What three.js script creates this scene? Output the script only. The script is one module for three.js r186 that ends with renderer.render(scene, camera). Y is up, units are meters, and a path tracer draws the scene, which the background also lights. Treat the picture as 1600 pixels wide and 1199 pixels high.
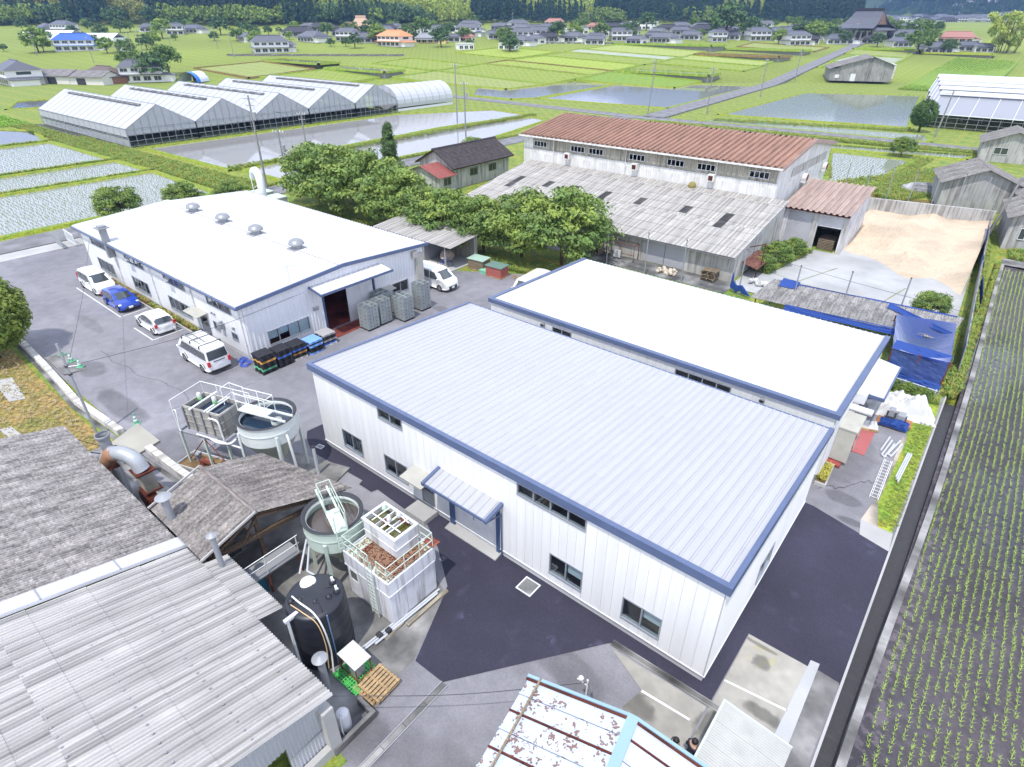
import * as THREE from 'three';
import { mergeGeometries } from 'three/addons/utils/BufferGeometryUtils.js';
import { MarchingCubes } from 'three/addons/objects/MarchingCubes.js';

// ---------- camera, sky, sun, exposure ----------
const scene = new THREE.Scene();
const camera = new THREE.PerspectiveCamera(65.62, 1024 / 767, 0.5, 20000);
camera.rotation.order = 'YXZ';
camera.position.set(2.877, 21.262, 14.801);
camera.rotation.set(-0.548, 0.685, 0.001);
const renderer = new THREE.WebGLRenderer({ antialias: true });
renderer.setSize(1024, 767);
renderer.toneMapping = THREE.LinearToneMapping;
renderer.toneMappingExposure = 1.25;
renderer.shadowMap.enabled = true;

function mulberry(a) { return () => { a |= 0; a = a + 0x6D2B79F5 | 0; let t = Math.imul(a ^ a >>> 15, 1 | a); t = t + Math.imul(t ^ t >>> 7, 61 | t) ^ t; return ((t ^ t >>> 14) >>> 0) / 4294967296; }; }
function hash2(x, y, s) { let h = Math.imul(x, 374761393) ^ Math.imul(y, 668265263) ^ Math.imul(s, 1442695041); h = Math.imul(h ^ h >>> 13, 1274126177); return ((h ^ h >>> 16) >>> 0) / 4294967296; }
function vnoise(x, y, per, s) {
  const xi = Math.floor(x), yi = Math.floor(y), fx = x - xi, fy = y - yi, w = v => ((v % per) + per) % per;
  const u = fx * fx * (3 - 2 * fx), v = fy * fy * (3 - 2 * fy);
  const a = hash2(w(xi), w(yi), s), b = hash2(w(xi + 1), w(yi), s), c = hash2(w(xi), w(yi + 1), s), d = hash2(w(xi + 1), w(yi + 1), s);
  return a + (b - a) * u + (c - a) * v + (a - b - c + d) * u * v;
}
function fbm(x, y, per, s, oct = 4) { let f = 0, a = 0.5, t = 0; for (let i = 0; i < oct; i++) { f += a * vnoise(x, y, per, s + i); t += a; a *= 0.5; x *= 2; y *= 2; per *= 2; } return f / t; }

const SUN = new THREE.Vector3(0.13, 1, 0.45).normalize();
{ // hazy summer sky with thin broken cloud
  const W = 512, H = 256, data = new Float32Array(W * H * 4);
  for (let j = 0; j < H; j++) for (let i = 0; i < W; i++) {
    const el = (j + 0.5) / H * Math.PI - Math.PI / 2, s = Math.max(0, Math.sin(el));
    const k = Math.pow(1 - s, 2.2);
    let r = 0.52 + 1.2 * k, g = 0.62 + 1.14 * k, b = 0.86 + 0.98 * k;
    const c = Math.min(1, Math.max(0, fbm(i / W * 10, j / H * 12, 10, 11, 5) * 2.6 - 1.05)) * Math.min(1, s * 4 + 0.25);
    r += (1.45 - r) * c; g += (1.46 - g) * c; b += (1.52 - b) * c;
    const o = (j * W + i) * 4; data[o] = r * 1.25; data[o + 1] = g * 1.25; data[o + 2] = b * 1.25; data[o + 3] = 1;
  }
  const t = new THREE.DataTexture(data, W, H, THREE.RGBAFormat, THREE.FloatType);
  t.mapping = THREE.EquirectangularReflectionMapping; t.magFilter = THREE.LinearFilter; t.minFilter = THREE.LinearFilter; t.needsUpdate = true;
  scene.background = t; scene.environment = t;
}
const sun = new THREE.DirectionalLight(new THREE.Color(1, 0.965, 0.9), 3.7);
sun.position.copy(SUN).multiplyScalar(200); sun.castShadow = true; sun.shadow.radius = 1.5;
Object.assign(sun.shadow.camera, { left: -160, right: 160, top: 160, bottom: -160, near: 1, far: 600 });
sun.shadow.mapSize.set(4096, 4096);
scene.add(sun);
scene.fog = new THREE.FogExp2(new THREE.Color(0.27, 0.46, 0.95), 0.00016);

// ---------- helpers ----------
const rnd = mulberry(20240611);
const R = (a, b) => a + (b - a) * rnd();
const V = (x, y, z) => new THREE.Vector3(x, y, z);
const used = {};
function numbered(n) { const k = used[n] = (used[n] ?? -1) + 1; return k ? n + '_' + String(k).padStart(3, '0') : n; }
function tag(o, label, category, group, kind) { o.userData = { ...o.userData, label, category }; if (group) o.userData.group = group; if (kind) o.userData.kind = kind; return o; }
function thing(name, label, category, p = [0, 0, 0], turn = 0, group) {
  const o = new THREE.Group(); o.name = numbered(name); o.position.set(...p); o.rotation.y = turn; scene.add(o); return tag(o, label, category, group);
}
function mesh(name, geo, mat, parent = scene) {
  const m = new THREE.Mesh(Array.isArray(geo) ? merge(geo) : geo, mat); m.castShadow = m.receiveShadow = true;
  m.name = parent === scene ? numbered(name) : name; parent.add(m); return m;
}
function struct(name, geo, mat, parent = scene) { const m = mesh(name, geo, mat, parent); if (parent === scene) m.userData.kind = 'structure'; return m; }
function dup(o, p, turn, label, group) {
  const r = o.clone(); r.name = numbered(o.name.replace(/_\d{3}$/, '')); scene.add(r); if (p) r.position.set(...p); if (turn !== undefined) r.rotation.y = turn;
  r.userData = { ...o.userData }; if (label) r.userData.label = label; if (group) r.userData.group = group; return r;
}
function uvm(g) { // uv in metres from the dominant normal axis
  const p = g.attributes.position, n = g.attributes.normal, uv = new Float32Array(p.count * 2);
  for (let i = 0; i < p.count; i++) {
    const ax = Math.abs(n.getX(i)), ay = Math.abs(n.getY(i)), az = Math.abs(n.getZ(i));
    const x = p.getX(i), y = p.getY(i), z = p.getZ(i);
    if (ay >= ax && ay >= az) { uv[2 * i] = x; uv[2 * i + 1] = z; } else if (ax > az) { uv[2 * i] = z; uv[2 * i + 1] = y; } else { uv[2 * i] = x; uv[2 * i + 1] = y; }
  }
  g.setAttribute('uv', new THREE.BufferAttribute(uv, 2)); return g;
}
function merge(list) {
  return mergeGeometries(list.map(g => { const q = g.index ? g.toNonIndexed() : g; for (const k of Object.keys(q.attributes)) if (!['position', 'normal', 'uv'].includes(k)) q.deleteAttribute(k); return q; }));
}
function bx(x0, x1, y0, y1, z0, z1) { const g = new THREE.BoxGeometry(x1 - x0, y1 - y0, z1 - z0); g.translate((x0 + x1) / 2, (y0 + y1) / 2, (z0 + z1) / 2); return uvm(g); }
function cbx(x, y, z, w, h, d) { return bx(x - w / 2, x + w / 2, y, y + h, z - d / 2, z + d / 2); } // y = underside
function rot(g, ax, ang) { g['rotate' + ax](ang); return g; }
function bar(a, b, r, seg = 6, r2 = r) { // cylinder between two points
  const A = V(...a), B = V(...b), L = A.distanceTo(B), g = new THREE.CylinderGeometry(r2, r, L, seg);
  const q = new THREE.Quaternion().setFromUnitVectors(V(0, 1, 0), B.clone().sub(A).normalize()); g.applyQuaternion(q); g.translate((A.x + B.x) / 2, (A.y + B.y) / 2, (A.z + B.z) / 2); return g;
}
function beam(a, b, w, h = w) { // square bar between two points
  const A = V(...a), B = V(...b), L = A.distanceTo(B), g = new THREE.BoxGeometry(w, L, h); uvm(g);
  const q = new THREE.Quaternion().setFromUnitVectors(V(0, 1, 0), B.clone().sub(A).normalize()); g.applyQuaternion(q); g.translate((A.x + B.x) / 2, (A.y + B.y) / 2, (A.z + B.z) / 2); return g;
}
function tube(pts, r, seg = 6, n = 0, tension = 0.5) { const c = new THREE.CatmullRomCurve3(pts.map(p => V(...p)), false, 'catmullrom', tension); return new THREE.TubeGeometry(c, n || pts.length * 5, r, seg, false); }
function lathe(pts, seg = 32) { return new THREE.LatheGeometry(pts.map(p => new THREE.Vector2(p[0], p[1])), seg); }
function fromTris(pos) { const g = new THREE.BufferGeometry(); g.setAttribute('position', new THREE.BufferAttribute(new Float32Array(pos), 3)); g.computeVertexNormals(); return uvm(g); }
function hexa(p) { // 8 corners: bottom ring (4, counter-clockwise from above), top ring (4)
  const f = [[0, 3, 2, 1], [4, 5, 6, 7], [0, 1, 5, 4], [1, 2, 6, 5], [2, 3, 7, 6], [3, 0, 4, 7]], o = [];
  for (const q of f) for (const i of [q[0], q[1], q[2], q[0], q[2], q[3]]) o.push(...p[i]);
  return fromTris(o);
}
function quadSlab(a, b, c, d, t) { // slab under a quad a,b,c,d (counter-clockwise from above), thickness t downwards
  const dn = q => [q[0], q[1] - t, q[2]]; return hexa([dn(a), dn(b), dn(c), dn(d), a, b, c, d]);
}
function flat(pts, y) { // polygon sheet on the ground; pts [x,z]
  const s = new THREE.Shape(pts.map(p => new THREE.Vector2(p[0], -p[1]))); const g = new THREE.ShapeGeometry(s); g.rotateX(-Math.PI / 2); g.translate(0, y, 0); return uvm(g);
}
function prism(pts, y0, y1) { const s = new THREE.Shape(pts.map(p => new THREE.Vector2(p[0], -p[1]))); const g = new THREE.ExtrudeGeometry(s, { depth: y1 - y0, bevelEnabled: false }); g.rotateX(-Math.PI / 2); g.translate(0, y0, 0); return uvm(g.toNonIndexed ? g : g); }
function lerp3(a, b, t) { return [a[0] + (b[0] - a[0]) * t, a[1] + (b[1] - a[1]) * t, a[2] + (b[2] - a[2]) * t]; }

// ---------- textures ----------
function dataTex(n, fn, metres, srgb = true) {
  const d = new Uint8Array(n * n * 4);
  for (let j = 0; j < n; j++) for (let i = 0; i < n; i++) { const c = fn(i / n, j / n, i, j), o = (j * n + i) * 4; d[o] = Math.max(0, Math.min(255, c[0] * 255)); d[o + 1] = Math.max(0, Math.min(255, c[1] * 255)); d[o + 2] = Math.max(0, Math.min(255, c[2] * 255)); d[o + 3] = 255; }
  const t = new THREE.DataTexture(d, n, n); t.wrapS = t.wrapT = THREE.RepeatWrapping; t.magFilter = THREE.LinearFilter; t.minFilter = THREE.LinearMipmapLinearFilter; t.generateMipmaps = true;
  t.repeat.set(1 / metres, 1 / metres); if (srgb) t.colorSpace = THREE.SRGBColorSpace; t.needsUpdate = true; return t;
}
const g3 = v => [v, v, v];
const T = {
  fine: dataTex(256, (u, v, i, j) => g3(0.9 + 0.1 * fbm(u * 8, v * 8, 8, 1, 5) - 0.03 * hash2(i, j, 3)), 3.1),
  soft: dataTex(512, (u, v, i, j) => g3(0.80 + 0.2 * fbm(u * 5, v * 5, 5, 5, 6) + 0.02 * hash2(i, j, 3)), 9.3),
  blotch: dataTex(512, (u, v, i, j) => { const a = fbm(u * 6, v * 6, 6, 21, 6), b = fbm(u * 24, v * 24, 24, 33, 4); return g3(0.52 + 0.55 * Math.min(1, Math.max(0, a * 1.7 - 0.35)) - 0.12 * b + 0.05 * hash2(i, j, 8)); }, 7.7),
  streak: dataTex(512, (u, v, i, j) => { const a = fbm(u * 40, v * 3, 40, 41, 3), b = fbm(u * 8, v * 5, 8, 45, 4); return g3(0.78 + 0.2 * a + 0.12 * (b - 0.5)); }, 6.1),
  clean: dataTex(256, (u, v, i, j) => g3(0.95 + 0.05 * fbm(u * 40, v * 2, 40, 43, 3) - 0.02 * hash2(i, j, 6)), 6.1),
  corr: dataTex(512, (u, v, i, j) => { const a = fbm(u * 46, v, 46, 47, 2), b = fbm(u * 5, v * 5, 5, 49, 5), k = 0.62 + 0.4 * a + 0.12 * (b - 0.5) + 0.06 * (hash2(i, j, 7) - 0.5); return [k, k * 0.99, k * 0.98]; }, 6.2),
  grimy: dataTex(512, (u, v, i, j) => { const a = Math.max(0, fbm(u * 30, v * 2, 30, 51, 3) * 1.8 - 0.9), b = fbm(u * 6, v * 6, 6, 57, 5); const k = 1.04 - 0.42 * a - 0.2 * b; return [k, k * (1 - 0.02 * a), k * (1 - 0.06 * a)]; }, 5.3),
  slate: dataTex(512, (u, v, i, j) => { const a = fbm(u * 5, v * 5, 5, 61, 4), b = fbm(u * 60, v * 60, 60, 65, 2), w = fbm(u * 34, v * 3, 34, 67, 2), k = 0.56 + 0.2 * a + 0.3 * (b - 0.5) + 0.34 * (w - 0.5) + 0.14 * (hash2(i, j, 5) - 0.5); return [k, k * 0.985, k * 0.975]; }, 4.6),
  asph: dataTex(512, (u, v, i, j) => { const a = fbm(u * 4, v * 4, 4, 71, 5), k = 0.76 + 0.3 * (a - 0.5) + 0.26 * (hash2(i, j, 9) - 0.5) + 0.12 * (hash2(i >> 1, j >> 1, 10) - 0.5); return [k, k, k]; }, 5.9),
  grass: dataTex(512, (u, v, i, j) => { const a = fbm(u * 6, v * 6, 6, 81, 5), b = fbm(u * 50, v * 50, 50, 85, 2), k = 0.55 + 0.35 * b + 0.2 * a; return [k * (0.72 + 0.5 * a), k, k * (0.55 + 0.2 * b)]; }, 6.7),
  dry: dataTex(512, (u, v, i, j) => { const a = Math.min(1, Math.max(0, fbm(u * 7, v * 7, 7, 91, 5) * 2.2 - 0.75)), b = fbm(u * 60, v * 60, 60, 95, 2), k = 0.55 + 0.5 * b; return [k * (0.92 - 0.22 * a), k * (0.82 - 0.06 * a), k * (0.58 - 0.16 * a)]; }, 8.3),
  rust: dataTex(512, (u, v, i, j) => { const a = fbm(u * 10, v * 3, 10, 101, 5), b = fbm(u * 40, v * 12, 40, 105, 3), k = 0.45 + 0.6 * a * b + 0.1 * b; return [k * 1.05, k * (0.62 + 0.22 * b), k * (0.52 + 0.25 * b)]; }, 5.1),
  wood: dataTex(256, (u, v, i, j) => { const a = fbm(u * 3, v * 48, 48, 111, 4); const k = 0.62 + 0.45 * a; return [k, k * 0.93, k * 0.82]; }, 1.7),
  grain: dataTex(256, (u, v, i, j) => g3(hash2(i, j, 2) * 0.5 + 0.5 * fbm(u * 32, v * 32, 32, 7, 3)), 1.3, false),
  lump: dataTex(256, (u, v) => g3(fbm(u * 10, v * 10, 10, 17, 5)), 2.9, false),
  rip: dataTex(256, (u, v) => g3(fbm(u * 12, v * 12, 12, 27, 4)), 6.5, false),
};
function mk(c, rough = 0.8, o = {}) {
  const C = o.phys ? THREE.MeshPhysicalMaterial : THREE.MeshStandardMaterial; const q = { ...o }; delete q.phys;
  const m = new C({ roughness: rough, metalness: 0, ...q }); if (Array.isArray(c)) m.color.setRGB(...c); else m.color.set(c); return m;
}
const variants = (m, n, amt, seed = 3) => { const r = mulberry(seed), l = []; for (let i = 0; i < n; i++) { const q = m.clone(); q.color.multiplyScalar(1 + amt * (r() * 2 - 1)); l.push(q); } return l; };
const pick = l => l[Math.floor(rnd() * l.length)];
const M = {
  white: mk([0.74, 0.74, 0.75], 0.55, { map: T.fine }), whiteWall: mk([0.8, 0.795, 0.785], 0.6, { map: T.clean }), panelBack: mk([0.45, 0.45, 0.46], 0.8),
  roofA: mk([0.41, 0.412, 0.43], 0.5, { map: T.clean }), roofW: mk([0.68, 0.68, 0.69], 0.5, { map: T.fine }),
  blue: mk([0.1, 0.135, 0.24], 0.45, { map: T.fine }), blueDeep: mk([0.055, 0.1, 0.22], 0.5, { map: T.fine }), cream: mk([0.47, 0.455, 0.4], 0.7, { map: T.fine }),
  conc: mk([0.36, 0.35, 0.335], 0.9, { map: T.blotch, bumpMap: T.grain, bumpScale: 0.004 }), concLight: mk([0.46, 0.45, 0.435], 0.9, { map: T.soft, bumpMap: T.grain, bumpScale: 0.003 }), concDark: mk([0.25, 0.245, 0.235], 0.95, { map: T.blotch, bumpMap: T.grain, bumpScale: 0.004 }),
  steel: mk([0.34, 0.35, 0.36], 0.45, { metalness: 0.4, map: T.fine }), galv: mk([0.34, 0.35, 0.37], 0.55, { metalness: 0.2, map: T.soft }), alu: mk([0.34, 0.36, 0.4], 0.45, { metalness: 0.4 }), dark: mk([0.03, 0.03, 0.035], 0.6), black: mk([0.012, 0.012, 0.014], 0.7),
  glass: mk([0.82, 0.88, 0.9], 0.03, { phys: true, transmission: 1, thickness: 0, ior: 1.5 }),
  blinds: mk([0.68, 0.69, 0.68], 0.85), interior: mk([0.22, 0.22, 0.22], 0.9), 
  mint: mk([0.6, 0.7, 0.6], 0.55, { map: T.grimy }), mintWhite: mk([0.72, 0.76, 0.72], 0.55, { map: T.fine }), rail: mk([0.75, 0.77, 0.74], 0.5),
  rust: mk([0.42, 0.24, 0.17], 0.9, { map: T.rust }), rustDeep: mk([0.2, 0.09, 0.055], 0.95, { map: T.rust }), pvc: mk([0.48, 0.5, 0.53], 0.5), pvcLight: mk([0.68, 0.68, 0.66], 0.5),
  blackTank: mk([0.018, 0.019, 0.026], 0.42), tankWater: mk([0.02, 0.035, 0.06], 0.03, { bumpMap: T.rip, bumpScale: 0.002 }), scum: mk([0.09, 0.09, 0.02], 0.12),
  wood: mk([0.52, 0.42, 0.29], 0.85, { map: T.wood }), oldWood: mk([0.12, 0.09, 0.07], 0.9, { map: T.wood }), greyWood: mk([0.3, 0.27, 0.24], 0.9, { map: T.wood }),
  tyre: mk([0.02, 0.02, 0.02], 0.85), rim: mk([0.5, 0.51, 0.52], 0.35, { metalness: 0.8 }), carGlass: mk([0.045, 0.055, 0.06], 0.04, { phys: true, clearcoat: 1 }),
  red: mk([0.42, 0.085, 0.06], 0.8, { map: T.blotch }), lampRed: mk([0.55, 0.03, 0.03], 0.2), lampWhite: mk([0.8, 0.82, 0.84], 0.12, { metalness: 0.3 }), plate: mk([0.8, 0.8, 0.78], 0.5),
  netBlue: mk([0.012, 0.05, 0.23], 0.8, { side: THREE.DoubleSide }), tarpWhite: mk([0.52, 0.52, 0.52], 0.6, { side: THREE.DoubleSide, bumpMap: T.lump, bumpScale: 0.05 }),
  hose: mk([0.05, 0.12, 0.55], 0.4), coneGreen: mk([0.13, 0.42, 0.24], 0.6), coneWhite: mk([0.78, 0.78, 0.76], 0.5),
  pole: mk([0.26, 0.255, 0.25], 0.85, { map: T.soft }), wire: mk([0.05, 0.05, 0.06], 0.6), insul: mk([0.75, 0.75, 0.73], 0.4),
  paint: mk([0.74, 0.74, 0.72], 0.8, { map: T.fine }), bark: mk([0.12, 0.09, 0.065], 0.95, { map: T.wood }),
};
// ---------- terrain ----------
const FW = [-Math.sin(0.685), -Math.cos(0.685)], RT = [Math.cos(0.685), -Math.sin(0.685)], O0 = [2.877, 14.801];
const ld = (x, z) => [(x - O0[0]) * RT[0] + (z - O0[1]) * RT[1], (x - O0[0]) * FW[0] + (z - O0[1]) * FW[1]];
const xz = (l, d) => [O0[0] + l * RT[0] + d * FW[0], O0[1] + l * RT[1] + d * FW[1]];
const sstep = (a, b, x) => { const t = Math.min(1, Math.max(0, (x - a) / (b - a))); return t * t * (3 - 2 * t); };
function hillOnly(l, d) {
  const n = fbm(l / 140 + 50, d / 140 + 50, 512, 7, 4);
  const d0 = 705 - 125 * (1 - sstep(-0.22, 0.02, l / Math.max(1, d))) + 60 * (n - 0.5) + 40 * sstep(-50, 200, l);
  let h = (13 + 12 * n) * (1 - Math.exp(-Math.max(0, d - d0) / 130)) * (1 - sstep(300, 455, l + 60 * (n - 0.5)));
  h += sstep(1250, 1600, d) * (150 + 40 * n) * sstep(850, 1200, l);
  h += sstep(3000, 5400, d) * (420 + 420 * (fbm(l / 900 + 40, d / 900 + 40, 512, 9, 5) - 0.45));
  return h;
}
function terr(l, d) { let h = d < 258 ? 0 : d < 520 ? 0.0575 * (d - 258) : 15.07 + 0.011 * (d - 520); return h + hillOnly(l, d); }
const gy = (x, z) => { const [l, d] = ld(x, z); return terr(l, d); };
{
  const ds = []; for (let d = -60; d < 760; d += 16) ds.push(d); for (let d = 760; d < 2000; d += 50) ds.push(d); for (let d = 2000; d <= 7400; d += 120) ds.push(d);
  const N = 90, pos = [], col = [], idx = [], uv = [];
  for (const d of ds) for (let i = 0; i <= N; i++) {
    const s = i / N * 2 - 1, l = s * (Math.max(d, 0) * 0.95 + 320), [x, z] = xz(l, d), hh = hillOnly(l, d);
    pos.push(x, terr(l, d) - 0.7 * (1 - sstep(262, 284, d)), z); uv.push(x, z);
    const f = sstep(1, 8, hh), n = 0.75 + 0.5 * fbm(l / 60 + 9, d / 60 + 9, 512, 3, 3);
    col.push((0.29 * (1 - f) + 0.035 * f) * n, (0.34 * (1 - f) + 0.075 * f) * n, (0.09 * (1 - f) + 0.025 * f) * n);
  }
  for (let j = 0; j < ds.length - 1; j++) for (let i = 0; i < N; i++) { const a = j * (N + 1) + i, b = a + N + 1; idx.push(a, a + 1, b, a + 1, b + 1, b); }
  const g = new THREE.BufferGeometry(); g.setAttribute('position', new THREE.Float32BufferAttribute(pos, 3)); g.setAttribute('color', new THREE.Float32BufferAttribute(col, 3)); g.setAttribute('uv', new THREE.Float32BufferAttribute(uv, 2)); g.setIndex(idx); g.computeVertexNormals();
  struct('terrain', g, mk([1, 1, 1], 0.95, { vertexColors: true, map: T.grass }));
}
M.land = mk([0.29, 0.34, 0.12], 0.95, { map: T.grass, bumpMap: T.lump, bumpScale: 0.12 });
M.bank = mk([0.29, 0.37, 0.075], 0.95, { map: T.grass, bumpMap: T.lump, bumpScale: 0.15 });
M.bankDry = mk([0.36, 0.29, 0.17], 0.95, { map: T.dry, bumpMap: T.lump, bumpScale: 0.12 });
struct('land', prism([[4.15, 60], [4.15, -62], [250, -62], [250, -538], [-440, 30], [-440, 60]], -0.7, 0), M.land);

// ---------- fields: water, seedlings, banks ----------
M.water = mk([0.27, 0.265, 0.255], 0.035, { phys: true, ior: 1.36, bumpMap: T.rip, bumpScale: 0.004 });
M.waterDark = mk([0.05, 0.052, 0.04], 0.045, { phys: true, ior: 1.36, bumpMap: T.rip, bumpScale: 0.004 });
M.waterGreen = mk([0.14, 0.17, 0.09], 0.1, { phys: true, ior: 1.36, bumpMap: T.rip, bumpScale: 0.01 });
M.rice = mk([0.38, 0.45, 0.12], 0.9, { map: T.grass, bumpMap: T.lump, bumpScale: 0.08 });
M.ricePale = mk([0.41, 0.45, 0.24], 0.8, { map: T.grass, bumpMap: T.lump, bumpScale: 0.05 });
M.riceV = [...variants(M.rice, 4, 0.18), mk([0.27, 0.38, 0.09], 0.9, { map: T.grass }), mk([0.36, 0.37, 0.13], 0.9, { map: T.grass })]; M.ricePaleV = [...variants(M.ricePale, 4, 0.15), mk([0.34, 0.38, 0.26], 0.5, { map: T.soft }), mk([0.3, 0.33, 0.2], 0.4, { map: T.soft })];
M.crop = mk([0.26, 0.38, 0.08], 0.9, { map: T.grass, bumpMap: T.lump, bumpScale: 0.15 });
M.soilDark = mk([0.14, 0.15, 0.12], 0.7, { map: T.soft });
const seedSpots = []; // [x,y,z] of rice seedlings standing in the far paddies
function inside(p, x, z) { let c = false; for (let i = 0, j = p.length - 1; i < p.length; j = i++) if ((p[i][1] > z) !== (p[j][1] > z) && x < (p[j][0] - p[i][0]) * (z - p[i][1]) / (p[j][1] - p[i][1]) + p[i][0]) c = !c; return c; }
function field(kind, p, o = {}) {
  const y = o.y ?? 0.06, m = { w: M.water, k: M.waterDark, s: M.water, v: M.waterGreen, g: pick(M.riceV), p: pick(M.ricePaleV), c: M.crop, d: M.soilDark }[kind];
  const yf = (x, z) => o.tilt ? gy(x, z) + 0.12 : y, q4 = o.tilt && p.map(q => [q[0], yf(...q), q[1]]);
  struct(kind === 'c' ? 'crop_field' : 'paddy_field', o.tilt ? quadSlab(...q4, 1.5) : prism(p, y - (o.t ?? 0.5), y), m);
  const edge = [], bw = o.bw ?? 0.9, bh = o.bh ?? 0.22;
  if (bh) for (let i = 0; i < p.length; i++) { // raised levee round the field, uneven
    const a = p[i], b = p[(i + 1) % p.length], L = Math.hypot(b[0] - a[0], b[1] - a[1]), n = Math.max(1, Math.round(L / 6)), dx = (b[0] - a[0]) / L, dz = (b[1] - a[1]) / L;
    let prev = null;
    for (let k = 0; k <= n; k++) {
      const t = k / n, w = bw * (0.85 + 0.3 * rnd()), cx = a[0] + (b[0] - a[0]) * t, cz = a[1] + (b[1] - a[1]) * t, yl = yf(cx, cz), h = yl + bh * (0.8 + 0.4 * rnd());
      const cur = [[cx - dz * w, yl - 0.5, cz + dx * w], [cx - dz * w * 0.5, h, cz + dx * w * 0.5], [cx + dz * w * 0.5, h, cz - dx * w * 0.5], [cx + dz * w, yl - 0.5, cz - dx * w]];
      if (prev) for (let q = 0; q < 3; q++) edge.push(...prev[q], ...cur[q], ...prev[q + 1], ...prev[q + 1], ...cur[q], ...cur[q + 1]);
      prev = cur;
    }
  }
  if (edge.length) struct('field_levee', fromTris(edge), o.dry ? M.bankDry : M.bank);
  if (kind === 's' || kind === 'v') {
    const s = o.step ?? 0.5, X = p.map(q => q[0]), Z = p.map(q => q[1]), an = o.along === 'x';
    for (let x = Math.min(...X) + 1; x < Math.max(...X) - 1; x += an ? s * 0.75 : s) for (let z = Math.min(...Z) + 1; z < Math.max(...Z) - 1; z += an ? s : s * 0.75)
      if (inside(p, x, z) && rnd() < 0.93) seedSpots.push([x + R(-0.12, 0.12), y, z + R(-0.12, 0.12)]);
  }
}
field('s', [[-106.8, 26], [-84, 26], [-84, -5], [-85, -25.8], [-106.8, -26.4]], { along: 'x' });
field('s', [[-120.6, 26], [-108, 26], [-108, -26.4], [-120.6, -26.2]], { along: 'x' });
field('s', [[-151, 26], [-122.2, 26], [-122.2, -26.2], [-151, -25.5]], { along: 'x', step: 0.6 });
field('k', [[-178, 26], [-153, 26], [-153, -25], [-170, -28.5], [-178, -24]]);
field('c', [[-215, -10], [-180, -12], [-184, -29], [-215, -33]], { bh: 0 });
field('k', [[-240, -44], [-219, -36], [-214, -70], [-232, -80]]);
field('w', [[-97.5, -34.8], [-100.5, -50], [-103.6, -90], [-101.2, -120], [-115.8, -122], [-129, -98], [-129, -34.4]], { bw: 0.7 });
field('w', [[-84, -36], [-84.5, -84], [-92, -115], [-98.6, -117], [-102, -88], [-99.2, -50], [-95.8, -36.2]], { bw: 0.7 });
field('w', [[-124, -152], [-130, -218], [-157, -231], [-162, -166], [-145, -145], [-128, -145]]);
field('k', [[-165, -170], [-160, -232], [-187, -246], [-203, -207]]);
field('w', [[-80, -156], [-85, -238], [-129, -219], [-122, -152]], { bh: 0.14 });
field('s', [[-63, -152], [-63, -226], [-30, -240], [-20, -158]], { step: 0.8 });
field('s', [[-60, -146], [-63, -138.5], [-28, -139.5], [-13, -140], [-15, -150]], { bh: 0.1, step: 0.5 });
field('s', [[-30, -124], [-27, -118.8], [-5, -123.2], [-4, -129.5]], { bh: 0.15 });
field('s', [[-19, -86], [-26, -116], [-12, -116], [-13.5, -91]], { bh: 0.2 });
field('k', [[-75, -125], [-68, -131], [-55, -129], [-34, -124], [-30, -100], [-56, -88]], { bh: 0.3 });
{ // terraced fields climbing towards the village
  const rr = mulberry(77); let x = -300;
  while (x < -8) {
    const w = 30 + rr() * 40; let z = -128 - rr() * 20;
    while (z > -520) {
      const dp = 16 + rr() * 26, cx = x + w / 2, cz = z - dp / 2, [l, d] = ld(cx, cz), b = l / d, q = rr();
      const onRoad = Math.abs(cx - (-75 - (Math.abs(cz) - 151) * 0.078)) < w / 2 + 4.5;
      const blocked = (cx > -88 && cx < -42 && cz > -322 && cz < -262) || (cx > -45 && cz > -400);
      const ok = d > 262 && d < (b < -0.45 ? 285 : b < -0.05 ? 340 : b < 0.12 ? 370 : 412) && b > -0.55 && b < 0.66 && !blocked;
      if (ok) {
        let x0 = x + 0.8, x1 = x + w - 0.8; const xr = -75 - (Math.abs(cz) - 151) * 0.078;
        if (onRoad) { if (cx < xr) x1 = Math.min(x1, xr - 5); else x0 = Math.max(x0, xr + 5); }
        if (x1 - x0 > 8) {
          const zf = z - Math.min(dp, 14) + 1, y = Math.max(gy(x0, zf), gy(x1, zf)) + 0.1;
          const wet = q >= 0.6 && q < 0.95; const cut = wet ? Math.max(0, dp - 14) : 0;
          field(q < 0.38 ? 'g' : q < 0.6 ? 'p' : q < 0.84 ? 'w' : q < 0.95 ? 'k' : 'c', [[x0, z], [x1, z], [x1 + R(-3, 3), z - dp + 1 + cut], [x0 + R(-3, 3), z - dp + 1 + cut]], { y, tilt: !wet, t: 3.5, bw: 1.1, bh: 0.35, dry: rr() < 0.22 });
        }
      }
      z -= dp;
    }
    x += w;
  }
}
field('c', [[-41, -262], [-14, -256], [-14, -395], [-40, -395]], { tilt: 1, bh: 0 });

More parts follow.
